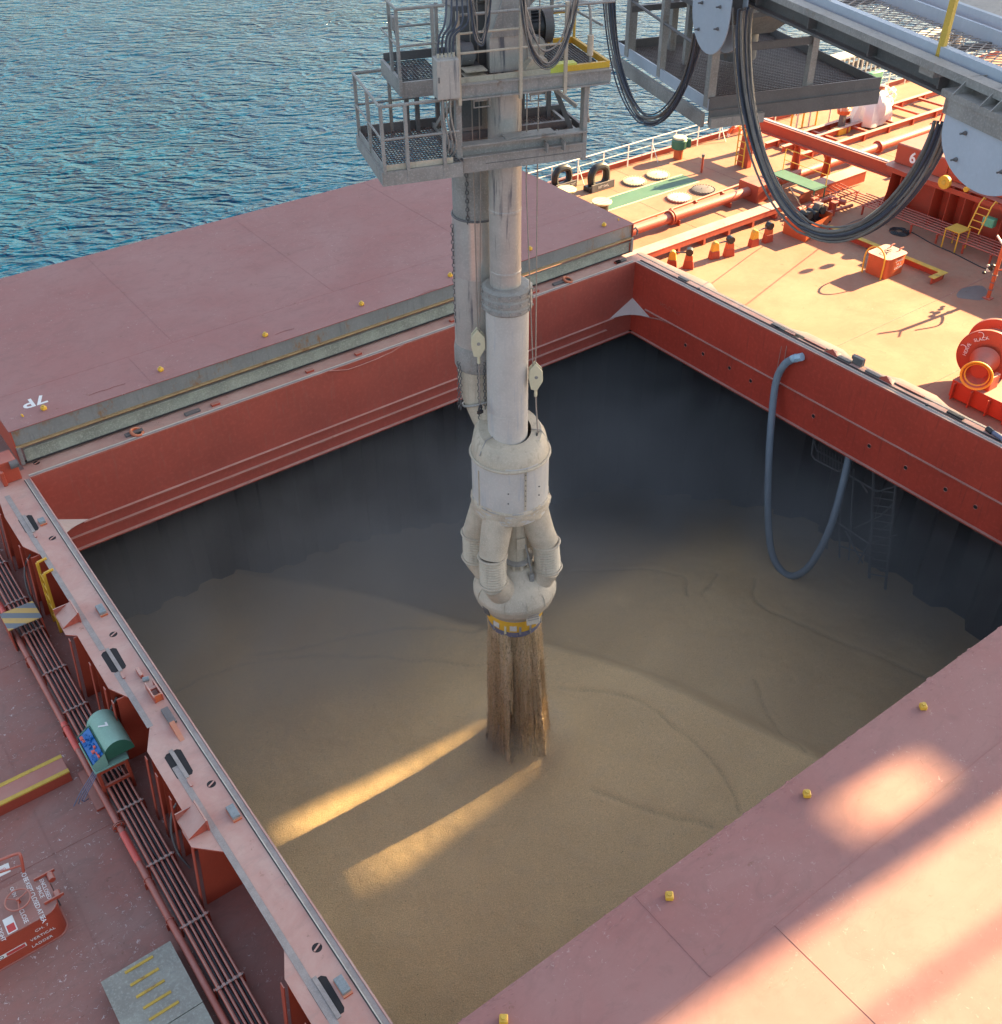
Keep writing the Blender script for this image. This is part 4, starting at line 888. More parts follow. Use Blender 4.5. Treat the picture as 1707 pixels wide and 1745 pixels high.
# bolted manholes
for i, (p, lab, m) in enumerate((((1081, 311), 'pale toothed manhole cover nearest the large fairlead', M_cream), ((1121, 300), 'pale toothed manhole cover beside the rail, farthest of four', M_cream),
        ((1157, 339), 'rusty pink toothed manhole cover in sun beside the long pipe', M_tank), ((1198, 325), 'dark toothed manhole cover lying in shade beside the pink one', M_dkgrey))):
    c = A(*p); t = thing('manhole_cover', lab, 'manhole cover', (c.x, c.y, ZD), 'bolted manhole covers on the port deck')
    MB().lathe((c.x, c.y, ZD), [(.54, 0), (.54, .05), (.52, .06)], 32).build('cover_ring', M_dkgrey if i != 2 else M_redc, t)
    cv = MB().lathe((c.x, c.y, ZD), [(.47, .06), (.47, .08), (.45, .09)], 32).build('cover_plate', m, t)
    for k in range(24):
        a = 2 * math.pi * k / 24; MB().cyl((c.x + .50 * math.cos(a), c.y + .50 * math.sin(a), ZD + .05), (c.x + .50 * math.cos(a), c.y + .50 * math.sin(a), ZD + .105), .032, n=6).build('bolt', m, t)
    for s in (-1, 1): MB().torus((c.x + s * .18, c.y, ZD + .09), .09, .012, (s * .2, 1, 0), 10, 5, 0, math.pi).build('handle', M_dkgrey, cv)
# mushroom vent
c = A(1155, 270); t = thing('mushroom_vent', 'green mushroom vent head on a red neck beside the rail', 'vent', (c.x, c.y, ZD))
MB().lathe((c.x, c.y, ZD), [(.22, 0), (.22, .45)], 20).build('neck', M_orange, t)
MB().lathe((c.x, c.y, ZD + .45), [(.24, 0), (.36, .06), (.36, .42), (.30, .5)], 20).build('head', M_dgreen, t)
MB().lathe((c.x, c.y, ZD + .94), [(.31, 0), (.33, .03), (.30, .08)], 20).build('cap', M_cream, t)
MB().box((c.x + .35, c.y - .22, ZD + .72), (.26, .22, .4), (Vector((.8, -.6, 0)), Vector((.6, .8, 0)), Vector((0, 0, 1)))).build('side_flap', M_dgreen, t, bev=.02)
c = A(1195, 294); t = thing('sounding_pipe', 'thin upright dark red sounding pipe standing alone on the sunlit deck', 'pipe', (c.x, c.y, ZD))
MB().cyl((c.x, c.y, ZD), (c.x, c.y, ZD + .72), .05).build('stem', M_redc, t); MB().cyl((c.x, c.y, ZD + .72), (c.x, c.y, ZD + .84), .07).build('cap', M_dkgrey, t)
# big flanged pipe along the deck
py_ = 4.45; zb_ = -1.42; r_ = .20
pp = thing('ballast_pipe', 'thick red flanged pipe running forward past the cover corner', 'pipe', (7, py_, ZD))
MB().tube([(1.6, py_, zb_), (10.9, py_, zb_)], r_, 20).build('pipe_run', M_pipe, pp)
for x in (A(1163, 380, zb_).x, 2.6):
    f = MB().cyl((x - .10, py_, zb_), (x - .04, py_, zb_), .30, n=24).cyl((x + .04, py_, zb_), (x + .10, py_, zb_), .30, n=24).build('flange', M_redc, pp)
    for k in range(12): a = 2 * math.pi * k / 12; MB().cyl((x - .13, py_ + .26 * math.cos(a), zb_ + .26 * math.sin(a)), (x + .13, py_ + .26 * math.cos(a), zb_ + .26 * math.sin(a)), .018, n=6).build('bolt', M_dkgrey, f)
for x in (3.8, 6.5, 9.5): MB().ab(x - .02, x + .02, py_ - .22, py_ + .22, ZD, zb_ - .16).build('saddle', M_redc, pp, smooth=False)
MB().ab(10.7, 11.6, 3.9, 5.0, ZD, -1.05).build('end_housing', M_redc, pp, bev=.02, smooth=False)
p3 = thing('ballast_pipe', 'thick pink flanged pipe passing under the crossbeam toward hatch six', 'pipe', (17, 4.6, ZD))
MB().tube([(12.2, 4.45, zb_), (34, 4.6, zb_)], .20, 20).build('pipe_run', M_pipe, p3)
for x in (12.5, 17.8, 19.6):
    MB().cyl((x - .08, 4.5, zb_), (x + .08, 4.5, zb_), .29, n=24).build('flange', M_redc, p3)
sp2 = thing('small_bore_pipe', 'slim red pipe with small fittings lying beside the thick pipe', 'pipe', (7, 5.05, ZD))
MB().tube([(1.6, 5.05, -1.5), (3.3, 5.05, -1.5), (11, 5.25, -1.45)], .055, 10).build('pipe_run', M_pipe, sp2)
for x in (2.9, 3.8, 6.8, 8.2, 9.8): MB().cyl((x - .04, 5.08, -1.49), (x + .04, 5.08, -1.49), .10).build('fitting', M_redc, sp2)
MB().cyl((2.9, 5.05, -1.5), (2.9, 5.05, -1.28), .03).torus((2.9, 5.05, -1.28), .09, .015, (0, 0, 1), 14, 5).build('valve', M_redc, sp2)
# low box girder beside the coaming
bm_ = thing('pipe_cover_girder', 'long low red box girder on short legs between pipe and guide posts', 'girder', (6.5, 2.6, ZD))
MB().ab(1.2, 10.6, 2.28, 2.86, -1.34, -1.30).build('top_plate', M_coam, bm_, smooth=False)
MB().ab(1.2, 10.6, 2.29, 2.32, -1.55, -1.341).build('side_plate', M_pipe, bm_, smooth=False)
MB().ab(1.2, 10.6, 2.82, 2.85, -1.55, -1.341).build('side_plate', M_pipe, bm_, smooth=False)
for x in (1.7, 3.1, 4.5, 5.9, 7.3, 8.7, 10.1): MB().ab(x, x + .06, 2.33, 2.81, ZD, -1.35).ab(x, x + .12, 2.29, 2.35, ZD, -1.55).build('leg', M_pipe, bm_, smooth=False)
bm2 = thing('pipe_cover_girder', 'pink box girder on short legs under the crossbeam beside the thick pipe', 'girder', (14, 2.9, ZD))
MB().ab(11.9, 16.2, 2.55, 3.25, -1.26, -1.22).build('top_plate', M_coam, bm2, smooth=False)
MB().ab(11.9, 16.2, 2.56, 2.60, -1.7, -1.261).build('side_plate', M_redc, bm2, smooth=False)
# guide roller pairs
rp = [((1144, 455), (1172, 457)), ((1216, 440), (1241, 436)), ((1283, 419), (1307, 412))]
labs = ['pair of orange guide posts with black roller nearest the coaming corner', 'middle pair of orange guide posts joined by a thin roller rod', 'pair of yellow-headed guide posts nearest the dangling cables, joined by a rod']
for (a, b), lab in zip(rp, labs):
    pa, pb = A(*a), A(*b); t = thing('guide_posts', lab, 'guide posts', ((pa.x + pb.x) / 2, (pa.y + pb.y) / 2, ZD), 'roller guide posts on the forward deck')
    tp_ = []
    for i, p in enumerate((pa, pb)):
        h = .62 if i == 0 else .66
        d = (pb - pa).normalized(); s = Vector((-d.y, d.x, 0))
        def outl(w0, w1, z0, z1, rnd_=False):
            pts = [p + d * -w0 + Vector((0, 0, z0)), p + d * w0 + Vector((0, 0, z0)), p + d * w1 + Vector((0, 0, z1))]
            if rnd_:
                for k in range(1, 8): an = math.pi * k / 8; pts.append(p + d * (w1 * math.cos(an)) + Vector((0, 0, z1 + w1 * math.sin(an))))
            return pts + [p + d * -w1 + Vector((0, 0, z1))]
        lo_ = MB(); lo_.plate([q - s * .11 for q in outl(.21, .165, 0, h * .5)], s, .22).build('lower_post', M_redc, t, bev=.01, smooth=False)
        if i == 0: MB().plate([q - s * .10 for q in outl(.16, .12, h * .5 + .002, h - .06, True)], s, .20).build('post_head', M_yel, t, bev=.02)
        else:
            MB().plate([q - s * .10 for q in outl(.16, .13, h * .5 + .002, h * .85)], s, .20).build('post_head', M_orange, t, bev=.01)
            MB().cyl(p - s * .12 + Vector((0, 0, h + .02)), p + s * .12 + Vector((0, 0, h + .02)), .14, n=20).build('roller', M_blackp, t)
        tp_.append(p + Vector((0, 0, h - .02)))
    MB().tube(tp_, .03, 8).build('roller_rod', M_dkgrey, t)
# open bin with black rollers
c = A(1375, 395, -1.2)
bn = thing('roller_bin', 'open orange bin with slanted side holding dark rollers below the cable loop', 'bin', (10.2, .5, ZD))
x0, x1, y0, y1 = 9.3, 11.1, .25, 1.15
mb = MB(); mb.add([(x0, y0 - .25, ZD), (x1 - .4, y0 + .0, ZD), (x1, y0 - .05, -1.1), (x0, y0 - .25, -1.1)], [(0, 1, 2, 3)])
mb.ab(x0, x0 + .03, y0 - .25, y1, ZD, -1.1).ab(x1 - .03, x1, y0, y1, -1.5, -1.1).ab(x0, x1, y1, y1 + .03, ZD, -1.1).build('bin_wall', M_orange, bn, smooth=False)
MB().ab(x0 + .03, x1 - .03, y0, y1, -1.5, -1.45).build('bin_floor', M_holeshade, bn, smooth=False)
for k in range(4): MB().cyl((x0 + .3 + .4 * k, y0 + .25, -1.12 + .1 * (k % 2)), (x0 + .36 + .4 * k, y1 - .15, -1.1), .15, n=16).build('roller', M_blackp, bn)
MB().box((x1 - .35, y0 + .5, -.93), (.28, .28, .36)).build('motor', M_dkgrey, bn, bev=.03)
# red crossbeam (track beam of hatch six) with posts
XB = 15.15
cb = thing('crossbeam', 'long red I-beam track on tapered posts reaching from hatch six to the rail', 'beam', (XB, 4.7, ZD))
MB().ab(XB - .20, XB + .20, .6, 9.2, -.14, -.10).build('top_flange', M_red, cb, smooth=False)
MB().ab(XB - .015, XB + .015, .6, 9.2, -.62, -.14).build('web', M_redc, cb, smooth=False)
MB().ab(XB - .20, XB + .20, .6, 9.2, -.66, -.62).build('bottom_flange', M_redc, cb, smooth=False)
MB().ab(XB - .05, XB + .03, .6, 9.2, -.099, -.06).build('rail_bar', M_white, cb, smooth=False)
for y in (8.6, 5.66, 3.92):
    pts = [(XB, y - .16, -.66), (XB, y + .16, -.66), (XB, y + .24, ZD), (XB, y - .24, ZD)]
    o = MB().plate([Vector(p) - Vector((.012, 0, 0)) for p in pts], (1, 0, 0), .024).build('post', M_redc, cb, smooth=False)
    MB().plate([Vector((XB - .18, y - .012, -.66)), Vector((XB + .18, y - .012, -.66)), Vector((XB + .35, y - .012, ZD)), Vector((XB - .28, y - .012, ZD))], (0, 1, 0), .024).build('post_web', M_orange, o, smooth=False)
    for s in (-1, 1): MB().plate([Vector((XB + s * .012, y + k, -.64)) for k in (.16, .36, .16)][:2] + [Vector((XB + s * .012, y + .16, -.9))], (1, 0, 0), .01).build('knee', M_redc, o, smooth=False)
# end post with yellow ladder, just inboard of the lifebuoy
c = A(1262, 284); ep = thing('end_post', 'dark red box post with yellow cap and ladder beside the lifebuoy', 'post', (c.x, c.y, ZD))
hz = topz(c, 205)
MB().plate([Vector((c.x + .02, c.y - .25, hz)), Vector((c.x + .02, c.y + .12, hz)), Vector((c.x + .02, c.y + .30, ZD)), Vector((c.x + .02, c.y - .35, ZD))], (1, 0, 0), .3).build('box_post', M_redc, ep, bev=.02, smooth=False)
MB().lathe((c.x + .17, c.y - .06, hz), [(.24, 0), (.2, .12), (.02, .34)], 4).build('cap', M_yel, ep, smooth=False)
lx = c.x - .18
for y in (c.y - .25, c.y + .2): MB().tube([(lx, y, ZD + .05), (lx, y, hz + .0), (lx + .18, y, hz + .05)], .03, 7).build('ladder_rail', M_yel, ep)
for k in range(7): MB().tube([(lx, c.y - .25, ZD + .3 + k * .3), (lx, c.y + .2, ZD + .3 + k * .3)], .018, 6).build('rung', M_yel, ep)
# lifebuoys
for (p, lab) in (((1251, 228), 'orange and white lifebuoy hanging on the rail beside the end post'), ((1318, 238), 'small orange lifebuoy half hidden behind the crossbeam end')):
    w = AY(p[0], p[1], RY - .08); t = thing('lifebuoy', lab, 'lifebuoy', (w.x, w.y, w.z)); R0 = .36
    MB().torus(w, R0, .075, (.15, 1, 0), 32, 8).build('ring', M_lifeb, t)
    for k in range(4): a0 = R_(45 + 90 * k - 12); MB().torus(w, R0, .079, (.15, 1, 0), 5, 8, a0, a0 + R_(24)).build('white_band', M_white, t)
# green platform with yellow rail
gp = thing('service_platform', 'small dark green deck platform with a yellow handrail under the cable loop', 'platform', (12.3, 3.2, ZD))
gq = [A(*p, -.9) for p in ((1322, 293), (1358, 301), (1405, 318.5), (1387.5, 325), (1335, 306))]
MB().ab(11.95, 12.75, 1.95, 4.4, -.94, -.9).build('platform_plate', M_dgreen, gp, smooth=False)
for (x, y) in ((12.0, 2.0), (12.7, 2.0), (12.0, 4.3), (12.7, 4.3)): MB().cyl((x, y, ZD), (x, y, -.94), .03, n=8).build('leg', M_dgreen, gp)
MB().tube([(12.7, 4.35, -.9), (12.7, 4.35, .02), (12.7, 2.0, .02), (12.7, 2.0, -.9)], .022, 7).build('handrail', M_yel, gp); MB().tube([(12.7, 4.35, -.45), (12.7, 2.0, -.45)], .014, 6).build('midrail', M_yel, gp)
mb = thing('valve_group', 'cluster of red valves and pipes under the green platform', 'valves', (12, 2, ZD))
for k in range(5):
    x = 11.3 + .33 * k; y = 1.1 + .4 * (k % 3); MB().cyl((x, y, ZD), (x, y, -1.25), .09).cyl((x, y, -1.25), (x, y, -1.2), .16).torus((x, y, -1.08), .14, .016, (0, 0, 1), 16, 5).build('valve', M_redc, mb)
MB().tube([(11.0, 1.9, -1.5), (12.9, 1.9, -1.5), (13.2, 1.2, -1.5)], .12, 12).tube([(11.0, 1.2, -1.6), (13.4, 1.0, -1.6)], .07, 10).build('manifold', M_pipe, mb)
# L-shaped yellow-topped spill bar
sb = thing('spill_bar', 'low L-shaped spill bar with worn yellow top on the forward deck', 'spill bar', (10.9, -2.6, ZD))
MB().ab(10.82, 10.86, -5.3, .1, ZD, -1.56).ab(10.1, 10.86, -5.3, -5.26, ZD, -1.56).build('bar_web', M_redc, sb, smooth=False)
MB().ab(10.72, 10.96, -5.38, .12, -1.56, -1.54).ab(10.1, 10.72, -5.38, -5.14, -1.56, -1.54).build('bar_top', M_yrust, sb, smooth=False)
# orange access hatches
def ohatch(c, lab, w=.62, d=.42, h=.80, rail=True, txt=True):
    t = thing('booby_hatch', lab, 'access hatch', (c[0], c[1], ZD), 'orange access hatches on the forward deck')
    MB().prism(rrect(c[0] - w, c[0] + w, c[1] - d, c[1] + d, .14, 3), ZD, ZD + h - .04).build('hatch_body', M_orange, t, bev=.008)
    l = MB().prism(rrect(c[0] - w - .04, c[0] + w + .04, c[1] - d - .04, c[1] + d + .04, .16, 3), ZD + h - .04, ZD + h).build('lid', M_coam, t, bev=.008)
    MB().torus((c[0] - .12, c[1], ZD + h + .06), .13, .014, (0, 0, 1), 18, 5).build('handwheel', M_dkgrey, l); MB().torus((c[0] + .12, c[1] + .05, ZD + h + .03), .10, .012, (0, 0, 1), 16, 5).build('lid_ring', M_dkgrey, l)
    for s in (-.2, .2): MB().tube([(c[0] + w - .15, c[1] + s, ZD + h + .01), (c[0] + w - .1, c[1] + s, ZD + h + .08), (c[0] + w + .1, c[1] + s, ZD + h + .08)], .025, 6).build('hinge_arm', M_redc, l)
    if rail:
        x_ = c[0] - w - .10; MB().tube(spline([(x_, c[1] - d + .1, ZD), (x_, c[1] - d + .1, ZD + h - .0), (x_, c[1] - .3 * d, ZD + h + .33), (x_, c[1] + .3 * d + .06, ZD + h + .33), (x_, c[1] + d, ZD + h), (x_, c[1] + d, ZD)], 6), .03, 8).build('grab_rail', M_yel, t)
    if txt:
        for i, s in enumerate(('C/HOLD', 'No. 6', 'LADDER')): text(s, .12, M_letter, (c[0] + .15, c[1] - d - .006, ZD + h - .2 - .14 * i), (1, 0, 0), (0, 0, 1), t, 'stencil', .002)
c1_, c2b = A(1508, 480), A(1542, 464)
ohatch(((A(1478, 468).x + c2b.x) / 2 + .02, (c1_.y + A(1478, 466).y) / 2 + .15, ZD), 'orange access hatch with yellow grab rail standing in sun by the spill bar', .56, .47)
ob = A(1706, 560); ohatch((11.9, -8.7, ZD), 'orange access hatch cut by the right frame edge behind the crooked post', .7, .6, .85, False, False)
# crooked instrument post
c = A(1683, 508); t = thing('lamp_post', 'sunlit orange post with forked top and hanging gear at the right edge', 'post', (c.x, c.y, ZD)); hz = topz(c, 418)
MB().tube([c, (c.x, c.y, hz)], .07, 10).build('post', M_orange, t)
for s, dz in ((-1, .3), (1, .22)): MB().bar((c.x, c.y, hz - .02), (c.x + .12 * s, c.y - .28 * s, hz + dz), .09, .05).build('fork_arm', M_tank, t, smooth=False, bev=.01)
MB().tube(spline([(c.x, c.y - .25, hz - .2), (c.x, c.y - .45, hz - .6), (c.x, c.y - .2, hz - .85), (c.x, c.y + .05, hz - .95)], 5), .035, 7).build('cable_arm', M_orange, t)
for k, (dx, dy, dz, r) in enumerate(((0, .22, -.95, .09), (.05, .32, -1.08, .07), (-.05, .15, -.82, .08), (.02, .35, -.9, .05), (0, .42, -1.2, .06))):
    MB().lathe((c.x + dx, c.y + dy, hz + dz), [(.01, -r), (r, -r * .4), (r, r * .5), (.01, r)], 10).build('hanging_fitting', M_tank if k % 2 else M_blackp, t)
for k in range(3): MB().torus((c.x, c.y, ZD + .35 + .28 * k), .085, .015, (0, 0, 1), 12, 5).build('strap', M_dkgrey, t)
MB().ab(c.x - .14, c.x + .14, c.y - .14, c.y + .14, ZD, ZD + .03).build('foot', M_redc, t, smooth=False)
# black cable coil and run
c = A(1532, 396); t = thing('cable_coil', 'flat coil of black cable on the shaded deck below the cable loop', 'cable', (c.x, c.y, ZD))
pts = []
for k in range(170):
    a = k * .22; r = .42 - .0016 * k + .03 * math.sin(k * .4); pts.append((c.x + r * math.cos(a), c.y + r * math.sin(a), ZD + .025 + .05 * (k / 170) + .01 * math.sin(k * 1.3)))
MB().tube(pts, .022, 5).build('coil', M_blackp, t)
run = [(c.x + .4, c.y - .1, ZD + .03)] + [tuple(A(px, py) + Vector((0, 0, .02))) for px, py in ((1560, 400), (1590, 417), (1620, 430), (1650, 445), (1672, 456), (1690, 462))]
MB().tube(spline(run, 6), .02, 5).build('cable_run', M_blackp, t)
# pipe rack along hatch six
rk = thing('small_pipe_rack', 'rack of slim red pipes on short stands running along hatch six', 'pipe rack', (13.9, -3, ZD))
for k in range(6): x = 13.35 + .22 * k; MB().tube([(x, 2.4 - .25 * k, -1.38), (x, -9.5, -1.38)], .026, 6).build('pipe', M_pipe, rk)
for k in range(9): y = 1.6 - 1.2 * k; MB().ab(13.25, 14.55, y - .03, y + .03, -1.45, -1.41).ab(13.3, 13.36, y - .03, y + .03, ZD, -1.45).ab(14.4, 14.46, y - .03, y + .03, ZD, -1.45).build('stand', M_redc, rk, smooth=False)
for k in range(4): MB().tube([(13.5 + .25 * k, 1.9 - .25 * k, -1.38), (13.7 + .25 * k, 2.6, -1.38), (14.9 + .2 * k, 3.2 - .12 * k, -1.38)], .024, 6).build('pipe_bend', M_pipe, rk)
# yellow step stool + ladder
yq = [A(*p, -1.0) for p in ((1632, 382), (1654, 389), (1632, 397), (1610, 389))]
x0, x1, y0, y1 = 13.14, 13.9, -4.2, -3.55
t = thing('step_stool', 'small yellow step platform beside the yellow ladder at hatch six', 'step', ((x0 + x1) / 2, (y0 + y1) / 2, ZD))
MB().ab(x0, x1, y0, y1, -1.02, -.99).build('tread', M_yel, t, smooth=False)
for x in (x0 + .03, x1 - .03):
    for y in (y0 + .03, y1 - .03): MB().cyl((x, y, ZD), (x, y, -1.02), .028, n=8).build('leg', M_yel, t)
t = thing('coaming_ladder', 'yellow ladder with hooked tops on the wall of hatch six', 'ladder', (14.1, -4.3, ZD))
for y in (-4.12, -4.62): MB().tube([(13.75, y, -1.05), (14.15, y, -.05), (14.35, y, .12), (14.5, y, .02)], .028, 7).build('rail', M_yel, t)
for k in range(4): f = (k + .7) / 4.2; MB().tube([(13.75 + .4 * f, -4.12, -1.05 + f), (13.75 + .4 * f, -4.62, -1.05 + f)], .02, 6).build('rung', M_yel, t)
w = AX(1686, 378, 14.6); t = thing('junction_box', 'bright green junction box mounted low on the wall of hatch six', 'junction box', tuple(w)); MB().box(w, (.3, .48, .34)).build('box', M_bgreen, t, bev=.03); MB().box(w + Vector((-.155, 0, 0)), (.01, .4, .26)).build('cover', M_bgreen, t, bev=.01)
# hatch six: coaming and closed covers
X6 = 14.9
h6 = thing('hatch_coaming', 'red coaming of hatch six with upright stays beneath its flange', 'hatch coaming', (X6 + 8, -9, ZD))
MB().ab(X6 + .35, X6 + .40, -18.6, .2, ZD, -.03).build('end_plate', M_redc, h6, smooth=False); MB().ab(X6 + .4, X6 + 20, .15, .2, ZD, -.03).build('side_plate', M_redc, h6, smooth=False)
MB().prism([(X6 - .35, .6), (X6 + .0, .75), (X6 + 20.6, .75), (X6 + 20.6, .0), (X6 + .9, .0), (X6 + .9, -18.6), (X6 - .3, -18.6), (X6 - .5, -7.2), (X6 - .5, -5.6), (X6 - .3, -4.9), (X6 - .15, -3.8), (X6 - .15, -2.6), (X6 - .4, -1.8), (X6 - .5, -.5)], -.03, 0).build('top_flange', M_red, h6, smooth=False)
MB().ab(X6 - .38, X6 - .36, -18.6, .5, -.22, -.03).build('flange_edge', M_redc, h6, smooth=False)
for y in (.2, -.3, -1.9, -2.6, -3.3, -5.0, -5.8, -6.6, -7.6, -8.4):
    pts = [Vector((X6 + .35, y, -.03)), Vector((X6 - .3, y, -.03)), Vector((X6 - .38, y, -.3)), Vector((X6 - .42, y, -1.0)), Vector((X6 - .7 if y > -1 else X6 - .45, y, ZD)), Vector((X6 + .35, y, ZD))]
    MB().plate(pts, (0, 1, 0), .02).build('stay', M_redc, h6, smooth=False)
def cover6(y0, y1, lab, num):
    h = thing('hatch_cover', lab, 'hatch cover', (X6 + 10, (y0 + y1) / 2, 0)); xa_ = X6 - .1
    xa_ = X6 + .14; poly = [(xa_, 0.02), (xa_, ZC - .33), (xa_ + .03, ZC - .30), (X6 + 20.4, ZC - .30), (X6 + 20.4, .02)]
    mb = MB(); n = len(poly); vs = [(x, y0, z) for x, z in poly] + [(x, y1, z) for x, z in poly]
    mb.add(vs, [tuple(range(n)), tuple(range(n, 2 * n))[::-1]] + [(i, (i + 1) % n, n + (i + 1) % n, n + i) for i in range(n)])
    mb.build('cover_body', M_redc, h, bev=.01, smooth=False)
    MB().ab(xa_ + .04, X6 + 20.3, y0 + .02, y1 - .02, ZC - .30, ZC - .288).build('top_plate', M_cover, h, smooth=False)
    return h
k6 = cover6(-1.9, .55, 'closed cover wing of hatch six painted with a white numeral 6', '6')
w = AX(1555, 270, X6 + .132); text('6', .60, M_letter, w, (0, -1, 0), (0, 0, 1), k6, 'painted_number', .004, bold=.015)
k7 = cover6(-18.4, -3.1, 'long closed cover of hatch six behind the blue-grey cable saddle', '')
text('n', .45, M_letter, AX(1701, 322, X6 + .132), (0, -1, 0), (0, 0, 1), k7, 'painted_letter', .004)
MB().ab(X6 + .2, X6 + 20.4, -3.08, -1.92, .02, ZC - .45).build('middle_joint', M_redc, k7, smooth=False)
for p, r in (((1608, 311), .26), ((1622, 262), .14), ((1645, 323), .10), ((1622, 282), .15)):
    w = AX(*p, X6 - .62); g = MB().cyl(w, w + Vector((.14, 0, 0)), r, n=24).build('guide_wheel', M_yel, h6); MB().cyl(w - Vector((.03, 0, 0)), w, r * .35).build('wheel_hub', M_yrust, g)
# fore-and-aft rails beyond the crossbeam
def pairrail(y, x0, x1, lab, z=-1.45, w=.22):
    t = thing('track_rail', lab, 'beam', ((x0 + x1) / 2, y, ZD)); MB().ab(x0, x1, y - w / 2, y + w / 2, z - .03, z).build('top_flange', M_coam, t, smooth=False); MB().ab(x0, x1, y - .015, y + .015, z - .28, z - .03).build('web', M_redc, t, smooth=False)
    x = x0 + .8
    while x < x1 - .4: MB().ab(x, x + .12, y - .1, y + .1, ZD, z - .03).build('leg', M_redc, t, smooth=False); x += 1.9
for y, a, b, lab in ((8.15, 15.9, 31, 'red raised beam nearest the rail beyond the crossbeam'), (7.35, 16.2, 22.5, 'short red raised beam under the wrapped gear beyond the crossbeam'), (6.15, 16.0, 32, 'pink raised beam inboard of the hydrant beyond the crossbeam'), (2.2, 18, 34, 'pink raised beam beside the closed cover of hatch six')): pairrail(y, a, b, lab)
for k in range(6): x = 17 + 2.1 * k; o = MB().ab(x, x + .16, 6.2, 8.1, -1.62, -1.52).build('tie_beam', M_redc, smooth=False); tag(o, 'short red tie beam lying across between the raised beams beyond the crossbeam', 'beam', 'tie beams between the raised beams')
# hydrant with wheel, wrapped roll
c = A(1431, 226); t = thing('hydrant', 'grey hydrant post with large wire wheel on a yellow base', 'hydrant', (c.x, c.y, ZD)); hz = topz(c, 190)
MB().box((c.x, c.y, (ZD + hz) / 2), (.26, .26, hz - ZD)).build('post', M_dkgrey, t, bev=.02); MB().ab(c.x - .5, c.x + .4, c.y - .3, c.y + .1, ZD, ZD + .3).build('base', M_yel, t, bev=.02)
MB().lathe((c.x, c.y, hz), [(.3, -.1), (.34, .1), (.2, .25)], 14).build('valve_body', M_orange, t)
for dx, r in ((.35, .50), (-.3, .34)): g = MB().torus((c.x + dx, c.y, hz + .42), r, .022, (.6, -.8, .1), 28, 5).build('wheel', M_white, t); [MB().tube([(c.x + dx, c.y, hz + .42), Vector((c.x + dx, c.y, hz + .42)) + (Vector((.8, .6, 0)) * math.cos(a) + Vector((0, 0, 1)) * math.sin(a)) * r], .012, 5).build('spoke', M_white, g) for a in (0, 1.26, 2.5, 3.77, 5)]
c = A(1482, 210); t = thing('wrapped_gear', 'bulky machine wrapped in white sheeting with coiled pale rope on top', 'wrapped gear', (c.x, c.y, ZD)); hz = 0
mb = MB(); NA_, NZ = 28, 12
for j in range(NZ + 1):
    for i in range(NA_):
        a = 2 * math.pi * i / NA_; tt = j / NZ; r = .95 * math.sqrt(max(0, 1 - (tt * .98) ** 2.6)) * (1 + .12 * math.sin(a * 5 + tt * 4) + .07 * math.sin(a * 11 + 2 * tt)); mb.v.append((c.x + r * math.cos(a) * 1.25, c.y + r * math.sin(a) * .8, ZD + .1 + tt * 1.5))
for j in range(NZ):
    for i in range(NA_): mb.f.append((j * NA_ + i, j * NA_ + (i + 1) % NA_, (j + 1) * NA_ + (i + 1) % NA_, (j + 1) * NA_ + i))
mb.build('sheeting', M_white, t)
for k in range(7): MB().torus((c.x + .9 + rnd.uniform(-.3, .3), c.y + rnd.uniform(-.2, .2), ZD + 1.2 + rnd.uniform(-.2, .3)), rnd.uniform(.35, .6), .035, (rnd.uniform(-.5, 1), rnd.uniform(-1, .3), rnd.uniform(-.3, .6)), 22, 5).build('rope_turn', M_white, t)
# upright pipes of the rail section beyond
for i, px in enumerate((1346, 1356, 1366, 1377, 1389, 1411)):
    w = A(px, 222 - i * 2.2, ZD); o = thing('vent_pipe', ['leftmost thin yellow pipe of the row before the rail', 'second thin pale pipe from the left in the row before the rail', 'third thin yellow pipe from the left in the row before the rail', 'fourth thin pale pipe from the left in the row before the rail', 'fifth thin yellow pipe from the left in the row before the rail', 'pale pipe standing apart from the row, nearest the hydrant'][i], 'vent pipe', (w.x, w.y, ZD), 'row of vent pipes before the rail'); hz = topz(w, 178 - i * 2 + (i % 3) * 4)
    MB().cyl((w.x, w.y, ZD), (w.x, w.y, hz), .045, n=8).build('stem', M_tank if i % 2 else M_yel, o); MB().cyl((w.x, w.y, hz), (w.x, w.y, hz + .08), .07, n=8).build('cap', M_tank, o)
# stowed accommodation ladder beyond the rail
aw = thing('gangway', 'stowed pale gangway with closely spaced railing posts along the far deck edge', 'gangway', (31, 11.1, ZD))
gx0, gx1 = 24.2, 36
MB().ab(gx0, gx1, 11.5, 12.4, .0, .08).build('walkway', M_tank, aw, smooth=False); MB().ab(gx0, gx1, 11.3, 11.38, -.85, -.75).ab(gx0, gx1, 11.3, 11.38, .0, .1).build('stringer', M_dkgrey, aw, smooth=False)
for k in range(30): x = gx0 + .4 * k; MB().ab(x, x + .07, 11.22, 11.28, -.9, .12).build('railing_post', M_tank, aw, smooth=False)
for k in range(24): x = gx0 + .5 * k; MB().ab(x, x + .28, 11.40, 11.5, -.6, -.2).build('tread', M_dkgrey, aw, smooth=False)
w = A(1561, 160, -1.1); t = thing('hose_box', 'green fire box on the rail near the gangway', 'box', (w.x, w.y, ZD)); MB().box((w.x, RY - .15, -1.0), (.95, .3, .85)).build('box', M_bgreen, t, bev=.04); MB().box((w.x, RY - .15, -1.55), (.5, .2, .35)).build('stand', M_orange, t)
